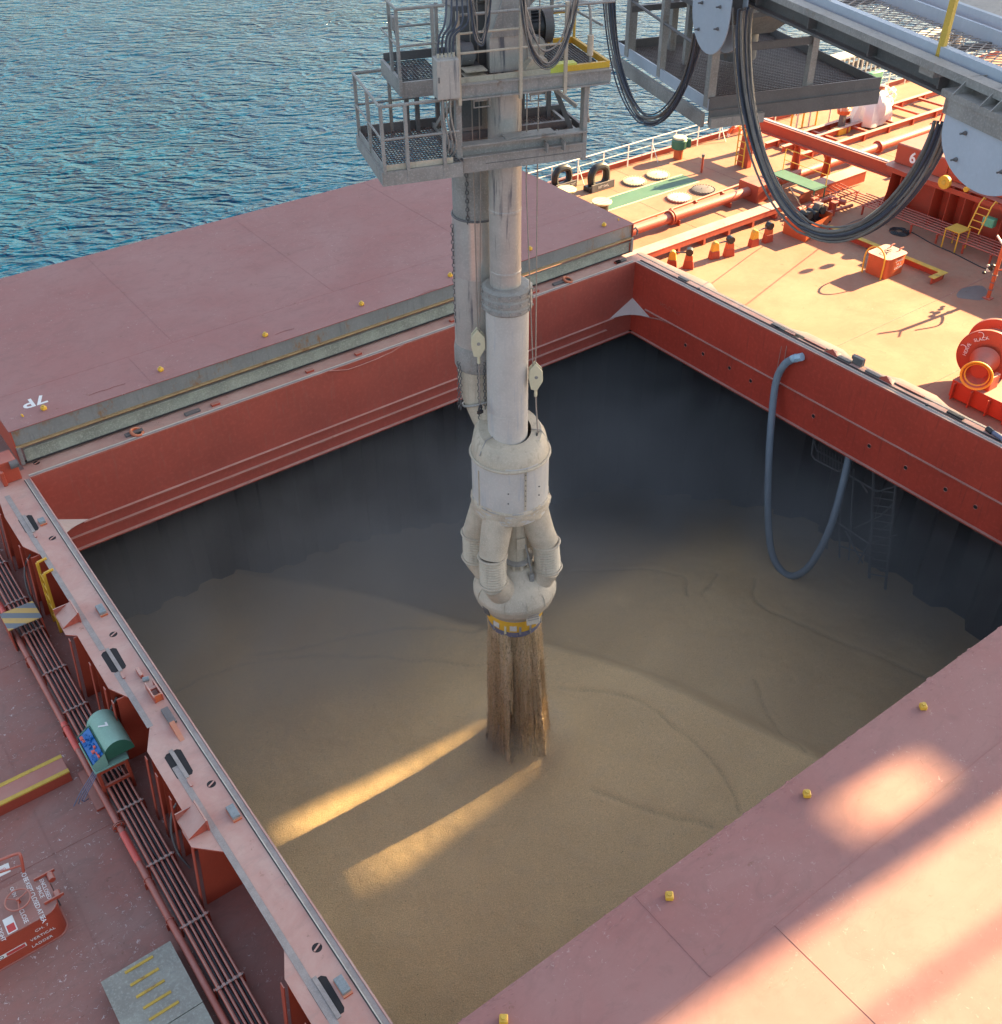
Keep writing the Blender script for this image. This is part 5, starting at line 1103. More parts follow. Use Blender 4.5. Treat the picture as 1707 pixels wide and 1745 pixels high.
for k in range(2):
    x = 33.2 + 1.1 * k; o = thing('davit_post', ('weathered grey davit post at the end of the gangway, nearer the camera', 'weathered grey davit post at the end of the gangway, farther away')[k], 'davit', (x, 10.9, ZD), 'davit posts at the gangway'); MB().ab(x - .15, x + .15, 10.7, 11.0, ZD, 1.2).build('post', M_dkgrey, o, bev=.02); MB().ab(x - .1, x + .1, 10.3, 11.0, .9, 1.1).build('arm', M_tank, o)
for (p, r) in (((1592, 180), .1), ((1500, 262), .08)): pass
# small yellow lugs on the deck
for i, p in enumerate(((1243, 342), (1119, 374), (1484, 257))):
    c = A(*p); o = thing('deck_lug', ('small yellow deck lug near the slim pipe', 'small yellow deck lug between slim pipe and manholes', 'small yellow deck lug beyond the crossbeam')[i], 'lug', (c.x, c.y, ZD)); MB().box((c.x, c.y, ZD + .06), (.14, .14, .12)).build('lug_block', M_yel, o, bev=.02); MB().cyl((c.x, c.y, ZD + .1), (c.x, c.y, ZD + .16), .04).build('lug_pin', M_yrust, o)
# small red fittings beyond the pipe
c = A(1588, 228, ZD); o = thing('mooring_gear', 'small red mooring fitting on the sunlit deck beyond hatch six', 'mooring fitting', (c.x, c.y, ZD)); MB().box((c.x, c.y, ZD + .3), (.5, .25, .5)).build('body', M_redc, o, bev=.05); MB().cyl((c.x + .4, c.y, ZD), (c.x + .5, c.y, ZD + 1.0), .05).build('lever', M_redc, o)
# mooring winch
wz = -.60; w = A(1665, 638, wz)
wn = thing('mooring_winch', 'red mooring winch with yellow-rimmed warping drum and large flanged brake disc', 'winch', (w.x + 1, w.y, ZD))
axd = Vector((-.93, -.36, 0)).normalized(); ctr = Vector((w.x, w.y, wz))
M_ = M_redc
MB().lathe(ctr, [(.33, .02), (.34, .03), (.455, .115), (.475, .12), (.48, .10), (.47, .07), (.41, .02), (.40, .0)], 40, axd, cap=False).build('drum_rim', M_yel, wn)
MB().lathe(ctr, [(.40, .105), (.35, .02), (.29, -.18), (.27, -.4), (.29, -.6), (.36, -.85), (.44, -1.0)], 40, axd, cap=False).build('warping_drum', M_, wn)
MB().lathe(ctr, [(.0005, -.22), (.24, -.22), (.30, -.1), (.335, .025)], 40, axd, cap=False).build('drum_cup', M_redc, wn)
c2c = ctr - axd * 1.15
MB().lathe(c2c + Vector((0, 0, .05)), [(.86, 0), (.88, .02), (.88, -.07), (.84, -.09)], 48, axd).build('brake_disc', M_redc, wn)
dsk = c2c + Vector((0, 0, .05)) + axd * .025
sx_ = axd.cross(Vector((0, 0, 1))).normalized()
if sx_.dot(XR) < 0: sx_ = -sx_
for ang, s in ((118, 'SLACK'), (172, 'HEAVE')):
    a = R_(ang); pt = dsk + (sx_ * math.cos(a) + Vector((0, 0, 1)) * math.sin(a)) * .60; tx = (sx_ * math.sin(a) - Vector((0, 0, 1)) * math.cos(a))
    text(s, .15, M_letter, pt, tx, tx.cross(axd) * -1, wn, 'cast_lettering', .003)
    MB().torus(dsk + (sx_ * math.cos(a) + Vector((0, 0, 1)) * math.sin(a)) * .74, .10, .010, axd, 12, 5, 0, math.pi).build('arrow_mark', M_letter, wn)
MB().lathe(c2c, [(.5, -.1), (.5, -1.1)], 36, axd).build('rope_drum', M_red, wn); MB().lathe(c2c, [(.8, -1.1), (.8, -1.2)], 40, axd).build('drum_flange', M_redc, wn)
text('80KN', .15, M_letter, ctr - axd * .55 + sx_ * .22 + Vector((0, 0, -.20)) + axd * .0, -axd, (0, 0, 1), wn, 'stencil', .002)
# bed
bx_ = [A(*p, -1.12) for p in ((1626, 652), (1707, 700), (1620, 668))]
MB().box((ctr.x + .75, ctr.y - .95, -1.2), (1.3, 3.4, .06)).build('bed_plate', M_red, wn, bev=.01, smooth=False)
MB().box((ctr.x + .14, ctr.y - .95, -1.48), (.03, 3.4, .56)).build('bed_web', M_redc, wn, smooth=False); MB().box((ctr.x + 1.3, ctr.y - .95, -1.48), (.03, 3.4, .56)).build('bed_web', M_redc, wn, smooth=False)
MB().box((ctr.x + .75, ctr.y + .72, -1.5), (1.15, .03, .55)).build('bed_end', M_redc, wn, smooth=False)
for k in range(6): MB().box((ctr.x + .05, ctr.y + .6 - .6 * k, -1.5), (.18, .03, .55)).build('bed_stiffener', M_redc, wn, smooth=False)
for k in (0, 1): MB().box((ctr.x + .55, ctr.y - .25 - 1.3 * k, -.95), (.5, .18, .5)).build('bearing_pedestal', M_redc, wn, bev=.04)
# blue-black puddles and paint scuff on the shaded deck
c = A(1660, 500); MB().prism([(c.x + .7 * math.cos(a) * (1 + .2 * math.sin(3 * a)), c.y + .5 * math.sin(a)) for a in [k * .35 for k in range(18)]], ZD + .002, ZD + .004).build('deck_stain', M_dkgrey, kind='structure', smooth=False)
# ------------------------------------------------------------------ loading spout
Z = Vector((0, 0, 1))
su = thing('loading_spout', 'telescopic pale grey grain loading spout with dusty head and yellow rim over the heap', 'loading spout', tuple(L(0, 0, -1.4)))
def cyl2(par, name, m, c, prof, n=48, bev=0): return MB().lathe((c.x, c.y, 0), prof, n, x=LU).build(name, m, par, bev=bev, ang=.25)
cp = L(-.08, 0, 0); cs = L(-.05, 0, 0); cb = L(0, 0, 0); ch_ = L(.10, 0, 0)
cyl2(su, 'inner_pipe', M_pipeg, cp, [(.285, 6.9), (.285, 7.55), (.290, 7.56), (.290, 7.60), (.285, 7.61), (.285, 8.7), (.290, 8.71), (.290, 8.75), (.285, 8.76), (.285, 14.5)])
o = cyl2(su, 'collar', M_grey, cs, [(.43, 6.82), (.47, 6.86), (.47, 6.94), (.44, 6.96), (.44, 7.0), (.47, 7.02), (.47, 7.10), (.44, 7.12), (.44, 7.16), (.465, 7.18), (.465, 7.26), (.40, 7.30), (.30, 7.31)])
for k in range(14):
    a = 2 * math.pi * k / 14
    for zz in (6.90, 7.06, 7.22): p = cs + (LU * math.cos(a) + LV * math.sin(a)) * .475; MB().box((p.x, p.y, zz), (.03, .03, .03)).build('bolt', M_grey, o, smooth=False)
cyl2(su, 'outer_sleeve', M_sleeve, cs, [(.405, 3.4), (.405, 4.60), (.402, 4.605), (.402, 4.62), (.405, 4.625), (.405, 6.83)])
# body with sloping lid
mb = MB(); NB = 56; R0 = .80
rings = [(R0, None, 2.55), (R0, None, 3.50)]
def ringpts(r, zf):
    return [(cb + (LU * math.cos(a) + LV * math.sin(a)) * r + Z * zf(math.sin(a) * r)) for a in [2 * math.pi * k / NB for k in range(NB)]]
rr_ = [ringpts(R0, lambda v: 2.2), ringpts(R0, lambda v: 3.55), ringpts(R0 - .01, lambda v: 3.72 + .10 * v), ringpts(R0 - .06, lambda v: 3.95 + .22 * v), ringpts(R0 - .16, lambda v: 4.10 + .30 * v), ringpts(.43, lambda v: 4.13 + .32 * v)]
for r in rr_: mb.v += [tuple(p) for p in r]
for j in range(len(rr_) - 1):
    for i in range(NB): mb.f.append((j * NB + i, j * NB + (i + 1) % NB, (j + 1) * NB + (i + 1) % NB, (j + 1) * NB + i))
body = mb.build('body', M_sleeve, su)
body.data.materials.append(M_spout)
for pl_ in body.data.polygons:
    if pl_.center.z + body['_o'][2] > 3.6: pl_.material_index = 1
MB().torus((cb.x, cb.y, 3.58), R0 + .01, .035, (0, 0, 1), 48, 8).build('upper_band', M_spout, su)
MB().torus((cb.x, cb.y, 2.50), R0 + .0, .022, (0, 0, 1), 48, 6).build('lower_band', M_grey, su)
pf = cb - LV * (R0 + .0) + LU * .05
MB().box((pf.x, pf.y, 3.05), (.05, .02, .95), (LU, LV, Z)).build('seam_strip', M_spout, su, smooth=False)
for k in range(7): MB().box((pf.x, pf.y, 2.7 + k * .13), (.018, .05, .018), (LU, LV, Z)).build('seam_bolt', M_dkgrey, su, smooth=False)
for du, zz in ((-.30, 3.05), (-.30, 2.8), (.38, 3.05), (.38, 2.83)):
    v_ = -math.sqrt(R0 ** 2 - du * du); p = L(du, v_ - .004, zz); MB().cyl(p, p - LV * .012, .016, n=8).build('plug', M_dkgrey, su)
for s in (-1,):  # side seam
    p = L(s * .76, -.25, 0); MB().box((p.x, p.y, 2.95), (.03, .03, .9), (LU, LV, Z)).build('side_seam', M_spout, su, smooth=False)
for a_ in (200, 340):
    pts = [cb + (LU * math.cos(R_(a_)) + LV * math.sin(R_(a_))) * r + Z * (4.13 + .32 * math.sin(R_(a_)) * r + .012) for r in (.44, .62)] + [cb + (LU * math.cos(R_(a_)) + LV * math.sin(R_(a_))) * .79 + Z * (3.78)]
    MB().tube(pts, .014, 5).build('lid_seam', M_grey, su)
# shackles
for (px, py, v0) in ((818, 697, -.1), (916, 742, -.25)):
    d = ray(px, py); 
    w = CAM + d * ((v0 - (CAM - LO).dot(LV)) / d.dot(LV))
    MB().torus(w, .07, .022, (.5, -.8, 0), 14, 6).box(w - Z * .07, (.12, .05, .06)).build('shackle', M_blackp, su)
# wrinkled fabric skirt
mb = MB(); rows = [(.795, 2.56), (.815, 2.52), (.835, 2.46), (.805, 2.41), (.835, 2.35), (.80, 2.29), (.82, 2.23), (.77, 2.16)]; NB = 72
for j, (r, z) in enumerate(rows):
    for i in range(NB):
        a = 2 * math.pi * i / NB; rr2 = r + .045 * noise.noise(Vector((math.cos(a) * 4, math.sin(a) * 4, j * .9))) + .012 * math.sin(9 * a + j) + .012 * math.sin(23 * a + 2 * j)
        p = cb + (LU * math.cos(a) + LV * math.sin(a)) * rr2; mb.v.append((p.x, p.y, z + .045 * noise.noise(Vector((math.cos(a) * 2, math.sin(a) * 2, 5 + j * .3)))))
for j in range(len(rows) - 1):
    for i in range(NB): mb.f.append((j * NB + i, j * NB + (i + 1) % NB, (j + 1) * NB + (i + 1) % NB, (j + 1) * NB + i))
mb.build('fabric_skirt', M_fabric, su, ang=1.5)
MB().lathe((cb.x, cb.y, 0), [(.77, 2.2), (.66, 2.10), (.3, 2.02)], 32).build('skirt_floor', M_spout, su)
# four branch ducts with bellows
for (du_u, du_v, dz_) in ((-.64, -.58, .06), (.68, -.42, -.02), (-.72, .42, 0), (.72, .46, 0)):
    d = LU * du_u + LV * du_v
    p0 = cb + d * .55 + Z * 2.3; p1 = cb + d * .80 + Z * (1.6 + dz_); p2 = cb + LU * .02 + d * .96 + Z * (1.25 + dz_); p3 = cb + LU * .05 + d * 1.0 + Z * (.55 + dz_); p4 = cb + LU * .10 + d * .62 + Z * .05
    dk = MB().tube(spline([p0, p1, p2], 5), [.34, .335, .33, .325, .32, .315, .31, .305, .30, .295, .295], 24).build('branch_duct', M_fabric, su, ang=1.2)
    bl = []; rl_ = []; n = 40
    for k in range(n + 1): t_ = k / n; bl.append(p2.lerp(p3, t_)); rl_.append(.285 + .011 * math.sin(t_ * n * math.pi / 2) + .02 * (t_ < .04 or t_ > .96))
    MB().tube(bl, rl_, 24).build('bellows', M_spout, su, ang=1.0)
    MB().torus(p2 + Z * .02, .297, .034, (p3 - p2), 28, 6).build('duct_band', M_fabric, dk); MB().torus(p3, .297, .034, (p3 - p2), 28, 6).build('duct_band', M_fabric, dk)
    MB().tube([p3, p3.lerp(p4, .5), p4], [.30, .32, .36], 24).build('duct_foot', M_fabric, su, ang=1.2)
# central drive
cm = L(.10, -.14, 0)
dr = cyl2(su, 'drive_motor', M_spout, cm, [(.25, .62), (.25, 1.95)], 28)
MB().lathe((cm.x, cm.y, 0), [(.36, .78), (.36, .82), (.28, .84)], 28).build('motor_flange', M_grey, dr)
for k in range(12):
    a = 2 * math.pi * k / 12; p = cm + (LU * math.cos(a) + LV * math.sin(a)) * .33; MB().box((p.x, p.y, .72), (.02, .06, .18), (LU * math.cos(a) + LV * math.sin(a), -LU * math.sin(a) + LV * math.cos(a), Z)).build('motor_rib', M_spout, dr, smooth=False)
p = cm - LV * .27; MB().box((p.x, p.y, 1.35), (.2, .02, .3), (LU, LV, Z)).build('inspection_plate', M_spout, dr, smooth=False, bev=.006)
MB().tube(spline([p + Z * 1.3 + LU * .1, p - LV * .05 + Z * .95 + LU * .16, p - LV * .12 + Z * .6 + LU * .2], 4), .02, 6).build('chain', M_grey, dr); q = p - LV * .14 + LU * .2 + Z * .45; MB().box(q, (.10, .08, .2), (LU, LV, Z)).cyl(q, q - Z * .2, .03).build('bracket', M_grey, dr)
# conical hood and head
cyl2(su, 'hood', M_spout, ch_, [(.30, .66), (.42, .58), (.80, .14), (.90, -.02), (.945, -.16), (.945, -.24), (.89, -.42), (.76, -.62), (.70, -.68)], 56)
# ridges and louvre panel and openings on the hood
for a_ in (190, 235, 268, 296, 345):
    d = LU * math.cos(R_(a_)) + LV * math.sin(R_(a_)); t_ = LU * -math.sin(R_(a_)) + LV * math.cos(R_(a_))
    MB().plate([ch_ + d * .50 + Z * .46, ch_ + d * .93 + Z * -.02, ch_ + d * .965 + Z * -.22, ch_ + d * .86 + Z * -.24, ch_ + d * .5 + Z * .2], t_, .02).build('hood_rib', M_spout, su, smooth=False)
d = -LV; pc = ch_ + LU * .12 - LV * .865
MB().box((pc.x, pc.y, -.46), (.30, .03, .34), (LU, (LV + Z * -.35).normalized(), (Z + LV * .35).normalized())).build('louvre_panel', M_spout, su, smooth=False, bev=.006)
for k in range(4): MB().box((pc.x, pc.y - .035, -.36 - .07 * k), (.26, .02, .012), (LU, LV, Z)).build('louvre', M_grey, su, smooth=False)
for a_ in (206, 338):
    d = LU * math.cos(R_(a_)) + LV * math.sin(R_(a_)); t_ = LU * -math.sin(R_(a_)) + LV * math.cos(R_(a_)); pc = ch_ + d * .90 + Z * -.40
    MB().box(pc, (.02, .17, .26), ((d + Z * -.25).normalized(), t_, (Z + d * .25).normalized())).build('hood_opening', M_dkgrey, su, smooth=False)
yr = cyl2(su, 'yellow_rim', M_yel, ch_, [(.68, -.66), (.665, -.9), (.635, -1.10)], 48)
MB().lathe((ch_.x, ch_.y, 0), [(.640, -1.08), (.625, -1.20), (.60, -1.27), (.55, -1.27)], 48).build('lower_band', M_navy, su)
MB().lathe((ch_.x, ch_.y, 0), [(.70, -.66), (.71, -.69), (.68, -.71)], 48).build('rim_lip', M_grey, su)
for a_ in (205, 232, 262, 284, 318, 340):
    d = LU * math.cos(R_(a_)) + LV * math.sin(R_(a_)); p = ch_ + d * .655 + Z * -.98; MB().box(p, (.02, .05, .30), (d, LU * -math.sin(R_(a_)) + LV * math.cos(R_(a_)), Z)).build('rim_clip', M_grey if a_ != 232 else M_cream, yr, smooth=False)
for a_ in (212, 248, 305): 
    d = LU * math.cos(R_(a_)) + LV * math.sin(R_(a_)); p = ch_ + d * .662 + Z * -.93; MB().box(p, (.01, .16, .16), (d, LU * -math.sin(R_(a_)) + LV * math.cos(R_(a_)), Z)).build('worn_patch', M_tank, yr, smooth=False)
# ------------------------------------------------------------------ dust extraction duct behind the spout
def at_v(px, py, v0):
    d = ray(px, py); return CAM + d * ((v0 - (CAM - LO).dot(LV)) / d.dot(LV))
def at_u(px, py, u0):
    d = ray(px, py); return CAM + d * ((u0 - (CAM - LO).dot(LU)) / d.dot(LU))
cd = L(-.34, .88, 0)
du_ = thing('extraction_duct', 'wide shiny steel duct standing behind the loading spout, bending toward its body', 'duct', (cd.x, cd.y, 5))
MB().lathe((cd.x, cd.y, 0), [(.425, 8.3), (.425, 14.2)], 40).build('upper_tube', M_grey, du_)
MB().lathe((cd.x, cd.y, 0), [(.46, 7.2), (.455, 7.8), (.45, 8.34)], 40).build('polished_tube', M_steel, du_)
MB().lathe((cd.x, cd.y, 0), [(.475, 5.72), (.47, 6.4), (.462, 7.2)], 40).build('lower_tube', M_pipeg, du_)
MB().torus((cd.x, cd.y, 8.35), .445, .02, (0, 0, 1), 40, 6).build('joint_ring', M_dkgrey, du_)
MB().lathe((cd.x, cd.y, 0), [(.48, 5.2), (.50, 5.25), (.50, 5.6), (.48, 5.74)], 40).build('chain_guard', M_grey, du_)
mb = MB(); prof = []
for k in range(60): prof.append((.47 + .018 * math.sin(k * math.pi / 1.5), 11.9 + k * .035))
mb.lathe((cd.x, cd.y, 0), prof, 36).build('ribbed_bellows', M_wgrey, du_, ang=1.2)
bend = spline([cd + Z * 5.3, cd + Z * 4.7 + LV * -.03, cd + Z * 4.2 + LU * .10 - LV * .22, cd + Z * 3.7 + LU * .26 - LV * .45], 6)
MB().tube(bend, [.45 - .004 * k for k in range(len(bend))], 32).build('elbow', M_spout, du_)
MB().torus(bend[9], .46, .025, bend[10] - bend[8], 32, 6).build('elbow_band', M_grey, du_)
pf = cd + LU * .2 - LV * .44 + Z * 4.9
MB().plate([pf, pf + LU * .35 - LV * .05 - Z * .25, pf + LU * .35 - LV * .05 + Z * .45, pf + Z * .45], LV, .03).build('deflector', M_spout, du_, smooth=False)
def chain(p, q, name_par, r=.022, n=None):
    p, q = Vector(p), Vector(q); ln = (q - p).length; n = n or int(ln / .075); mb = MB(); d = (q - p).normalized()
    a = d.orthogonal().normalized(); b = d.cross(a)
    for k in range(n):
        c = p + d * (ln * (k + .5) / n); s = a if k % 2 else b
        mb.tube([c + d * .045, c + s * .025 + d * .02, c + s * .025 - d * .02, c - d * .045, c - s * .025 - d * .02, c - s * .025 + d * .02], .009, 4, closed=True)
    return mb.build('chain', M_dkgrey, name_par, kind=None)
for i in range(3):
    a_ = 250 + 13 * i; d = LU * math.cos(R_(a_)) + LV * math.sin(R_(a_)); p = cd + d * .50
    chain(p + Z * 5.5, p + d * .04 + Z * (3.9 + .15 * (i % 2)), du_)
for i in range(2):
    a_ = 195 + 8 * i; d = LU * math.cos(R_(a_)) + LV * math.sin(R_(a_)); p = cd + d * .50; chain(p + Z * 5.4, p + d * .02 + Z * 4.3, du_)
p = cd + (LU * math.cos(R_(232)) + LV * math.sin(R_(232))) * .44; chain(p + Z * 9.7, p + Z * 8.3, du_)
p = cd + (LU * math.cos(R_(182)) + LV * math.sin(R_(182))) * .47; chain(p + Z * 8.2, p + Z * 6.2, du_)
# sheave blocks on wire ropes
for (bp, vv, lab, tops, low) in (((815, 583), .15, 'upper cream pulley block hanging left of the sleeve', (806, 818), (818, 690)), ((913, 640), -.35, 'lower cream pulley block hanging right of the sleeve', (897, 916), (916, 737))):
    w = at_v(*bp, vv); t = thing('pulley_block', lab, 'pulley block', tuple(w), 'pulley blocks beside the loading spout')
    fx = (LU * .97 - LV * .25).normalized(); fn = fx.cross(Z)
    hexa = [(-.02, .30), (.12, .13), (.13, -.10), (.02, -.30), (-.10, -.27), (-.14, -.06), (-.13, .16)]
    for s, nm in ((.05, 'cheek_plate'), (-.07, 'cheek_plate')):
        MB().plate([w + fx * a + Z * b + fn * s for a, b in hexa], fn, .025).build(nm, M_block, t, bev=.012, smooth=False)
    MB().cyl(w + fn * -.045, w + fn * .05, .12, n=20).build('sheave', M_dkgrey, t)
    MB().cyl(w + fn * .08, w + fn * -.10, .035, n=12).build('axle_pin', M_grey, t)
    MB().cyl(w - Z * .30, w - Z * .46, .03, n=8).build('socket', M_block, t)
    lw = at_v(*low, vv - .1); MB().tube([w - Z * .45, lw], .014, 6).build('lower_rope', M_rope, t)
    for tx in tops:
        tpnt = at_v(tx, 270 if vv > 0 else 262, vv); tpnt2 = Vector((tpnt.x, tpnt.y, 13))
        MB().tube([Vector((tpnt.x, tpnt.y, w.z + .1)) * .25 + w * .75 + Z * .05, Vector((tpnt.x, tpnt.y, 9.2)), tpnt2], .011, 6).build('wire_rope', M_rope, t)
# ------------------------------------------------------------------ platforms round the spout
pf_ = thing('spout_platform', 'two-tier grey steel platform with gratings and handrails round the top of the spout', 'platform', tuple(L(0, 0, 9.7)))
def lbx(par, nm, m, *b, bev=0): return MB().lb(*b).build(nm, m, par, smooth=False, bev=bev)
def grating(par, u0, u1, v0, v1, z, step=.055, alongv=True, m=None, label='grating'):
    mb = MB(); m = m or M_grate
    n = int((u1 - u0) / step)
    for k in range(n + 1): u = u0 + (u1 - u0) * k / n; mb.lb(u - .004, u + .004, v0, v1, z - .03, z)
    n = int((v1 - v0) / (step * 1.6))
    for k in range(n + 1): v = v0 + (v1 - v0) * k / n; mb.lb(u0, u1, v - .003, v + .003, z - .022, z - .002)
    return mb.build(label, m, par, smooth=False, kind='stuff')
def rail_run(par, pts, h=1.0, r=.022, posts=None, m=M_grey, mid=.5, r2=None):
    """pts: (u, v, z) of the feet"""
    tops = [L(u, v, z + h) for u, v, z in pts]; mids = [L(u, v, z + h * mid) for u, v, z in pts]
    MB().tube(tops, r, 8).build('handrail', m, par); MB().tube(mids, (r2 or r) * .8, 6).build('midrail', m, par)
    for u, v, z in (posts or pts): MB().lb(u - r, u + r, v - r, v + r, z - .18, z + h).build('rail_post', m, par, smooth=False)
z0 = 9.93
# lower tier
grating(pf_, -2.30, -1.02, -.72, 1.05, z0)
lbx(pf_, 'edge_channel', M_grey, -2.38, -2.33, -.80, 1.10, z0 - .22, z0 + .0); lbx(pf_, 'edge_channel', M_grey, -2.33, -1.06, -.80, -.75, z0 - .22, z0 - .0)
lbx(pf_, 'toe_board', M_grey, -2.34, -2.325, -.74, 1.06, z0 + .002, z0 + .10); lbx(pf_, 'toe_board', M_spout, -2.32, -1.2, -.745, -.73, z0 + .002, z0 + .09); lbx(pf_, 'toe_board', M_dkgrey, -2.3, -.8, 1.06, 1.08, z0 - .05, z0 + .14)
rail_run(pf_, [(-1.1, -.78, z0), (-2.34, -.78, z0), (-2.34, 1.06, z0), (-1.3, 1.10, z0)], 1.0, .026, posts=[(-1.35, -.78, z0), (-1.95, -.78, z0), (-2.33, -.78, z0), (-2.33, .15, z0), (-2.33, 1.04, z0), (-1.75, 1.08, z0)])
grating(pf_, .30, 1.30, .15, .95, z0, m=M_grate); lbx(pf_, 'edge_channel', M_dkgrey, 1.30, 1.35, .1, 1.0, z0 - .12, z0 + .08); lbx(pf_, 'edge_channel', M_dkgrey, .25, 1.35, .97, 1.02, z0 - .1, z0 + .14)
lbx(pf_, 'front_beam', M_grey, -1.0, 1.16, -.50, -.44, 9.93, 10.10); lbx(pf_, 'beam_flange', M_grey, -1.0, 1.16, -.62, -.42, 10.10, 10.125); lbx(pf_, 'beam_flange', M_grey, -1.0, 1.16, -.60, -.44, 9.91, 9.93)
lbx(pf_, 'lower_beam', M_grey, -.98, 1.10, -.56, -.50, 9.66, 9.90); lbx(pf_, 'joint_strip', M_dkgrey, -.6, 1.08, -.566, -.561, 9.775, 9.785)
lbx(pf_, 'cover_plate', M_grey, -.25, .62, -.56, -.30, 10.128, 10.14); lbx(pf_, 'rear_beam', M_dkgrey, -1.0, 1.2, .2, .28, 9.93, 10.05)
for u in (.42, .72): lbx(pf_, 'gusset_lug', M_grey, u, u + .02, -.70, -.50, 9.86, 10.02)
lbx(pf_, 'corner_post', M_grey, -1.08, -.99, -.58, -.46, 9.64, 10.90); lbx(pf_, 'corner_post', M_grey, 1.10, 1.17, -.56, -.40, 9.62, 11.0)
lbx(pf_, 'side_beam', M_grey, -1.05, -1.0, -.45, 1.1, 9.8, 10.0); lbx(pf_, 'side_beam', M_grey, 1.12, 1.17, -.4, 1.0, 9.8, 10.0)
MB().bar(L(-1.02, -.4, 10.85), L(-1.02, .9, 9.95), .07, .07).build('diagonal_brace', M_grey, pf_, smooth=False); MB().bar(L(.5, .2, 10.9), L(1.12, -.2, 10.4), .06, .06).build('diagonal_brace', M_grey, pf_, smooth=False); MB().bar(L(.75, .1, 10.85), L(1.12, .0, 9.95), .08, .08).build('diagonal_brace', M_dkgrey, pf_, smooth=False)
for (u, v) in ((-1.5, .95), (-1.32, .95), (.55, .9), (1.0, .8), (-.95, 1.0), (.28, .5)): lbx(pf_, 'hanger_post', M_dkgrey, u - .035, u + .035, v - .035, v + .035, z0 - .05, 10.95)
for (u, v, w_) in ((-.62, -.45, .26), (.33, -.45, .26)):
    lbx(pf_, 'hinge_frame', M_grey, u - w_ / 2, u + w_ / 2, v, v + .04, 10.74, 10.86); MB().tube([L(u - w_ / 2, v - .02, 10.86), L(u - w_ / 2, v - .02, 10.66), L(u + w_ / 2, v - .02, 10.66), L(u + w_ / 2, v - .02, 10.86)], .015, 6).build('frame_bar', M_grey, pf_)
lbx(pf_, 'column_panel', M_dkgrey, -.93, -.38, .30, .34, 10.1, 10.9)
# upper tier
z1 = 11.08
lbx(pf_, 'front_beam', M_grey, -1.02, 1.52, -.62, -.56, z1 - .21, z1 - .02); lbx(pf_, 'beam_flange', M_grey, -1.05, 1.52, -.66, -.50, z1 - .02, z1); lbx(pf_, 'beam_flange', M_grey, -1.02, 1.5, -.66, -.52, z1 - .235, z1 - .212)
grating(pf_, -1.0, .0, -.48, .98, z1); grating(pf_, -1.80, -1.15, -.10, .95, z1); grating(pf_, .0, 1.45, -.15, .98, z1, m=M_grate)
lbx(pf_, 'edge_channel', M_grey, -1.88, -1.83, -.25, 1.0, z1 - .2, z1 + .05); lbx(pf_, 'edge_channel', M_grey, -1.83, -1.12, -.22, -.17, z1 - .24, z1 - .0); lbx(pf_, 'toe_board', M_dkgrey, -1.83, -.5, .97, .99, z1, z1 + .14)
lbx(pf_, 'toe_board', M_yel, 1.47, 1.52, -.55, 1.0, z1, z1 + .10); lbx(pf_, 'toe_board', M_yel, .75, 1.5, -.56, -.50, z1 + .002, z1 + .09); lbx(pf_, 'toe_board', M_yel, .6, 1.5, .98, 1.02, z1, z1 + .10)
lbx(pf_, 'yellow_tray', M_limey, .42, .95, -.55, -.38, z1 + .0, z1 + .12); lbx(pf_, 'toe_board', M_spout, -1.0, .5, -.56, -.54, z1, z1 + .08)
for u in (-1.03, -.03, .72): lbx(pf_, 'rail_post', M_spout, u - .025, u + .025, -.67, -.62, z1 - .3, z1 + 1.05)
MB().tube([L(-1.03, -.65, z1 + 1.0), L(1.5, -.65, z1 + 1.0)], .022, 8).build('handrail', M_grey, pf_)
for dz in (.74, .46): MB().tube([L(-1.03, -.65, z1 + dz), L(.75 if dz < .5 else .0, -.65, z1 + dz)], .018, 7).build('midrail', M_spout, pf_)
rail_run(pf_, [(-1.1, -.2, z1), (-1.85, -.2, z1), (-1.85, .95, z1), (-.9, .95, z1)], 1.05, .024, posts=[(-1.85, -.18, z1), (-1.85, .3, z1), (-1.3, -.2, z1), (-1.18, .0, z1)])
rail_run(pf_, [(-.4, 1.0, z1), (1.5, 1.0, z1), (1.55, -.1, z1)], 1.05, .026, m=M_grey, posts=[(.6, 1.0, z1), (1.1, 1.0, z1)])
MB().tube([L(.55, 1.02, z1 + .5), L(1.6, 1.02, z1 + .5)], .024, 7).tube([L(.55, 1.02, z1 + 1.0), L(2.0, 1.02, z1 + 1.06)], .024, 7).tube([L(1.52, 1.0, z1), L(1.52, 1.0, z1 + 1.05)], .024, 7).build('yellow_rail', M_yrust, pf_)
MB().tube(spline([L(.9, -.3, z1 + .95), L(1.1, -.35, z1 + .95), L(1.2, -.4, z1 + .85), L(1.2, -.5, z1 + .1), L(1.16, -.55, z1 - .6), L(1.22, -.5, z1 - .85)], 6), .022, 7).build('pipe_drop', M_grey, pf_)
p = L(1.19, -.5, z1 + .35); MB().cyl(p + Z * .15, p - Z * .15, .05).build('pipe_joint', M_spout, pf_)
MB().lb(-.85, -.10, .28, .33, z1, z1 + .9).build('column_plate', M_dkgrey, pf_, smooth=False)
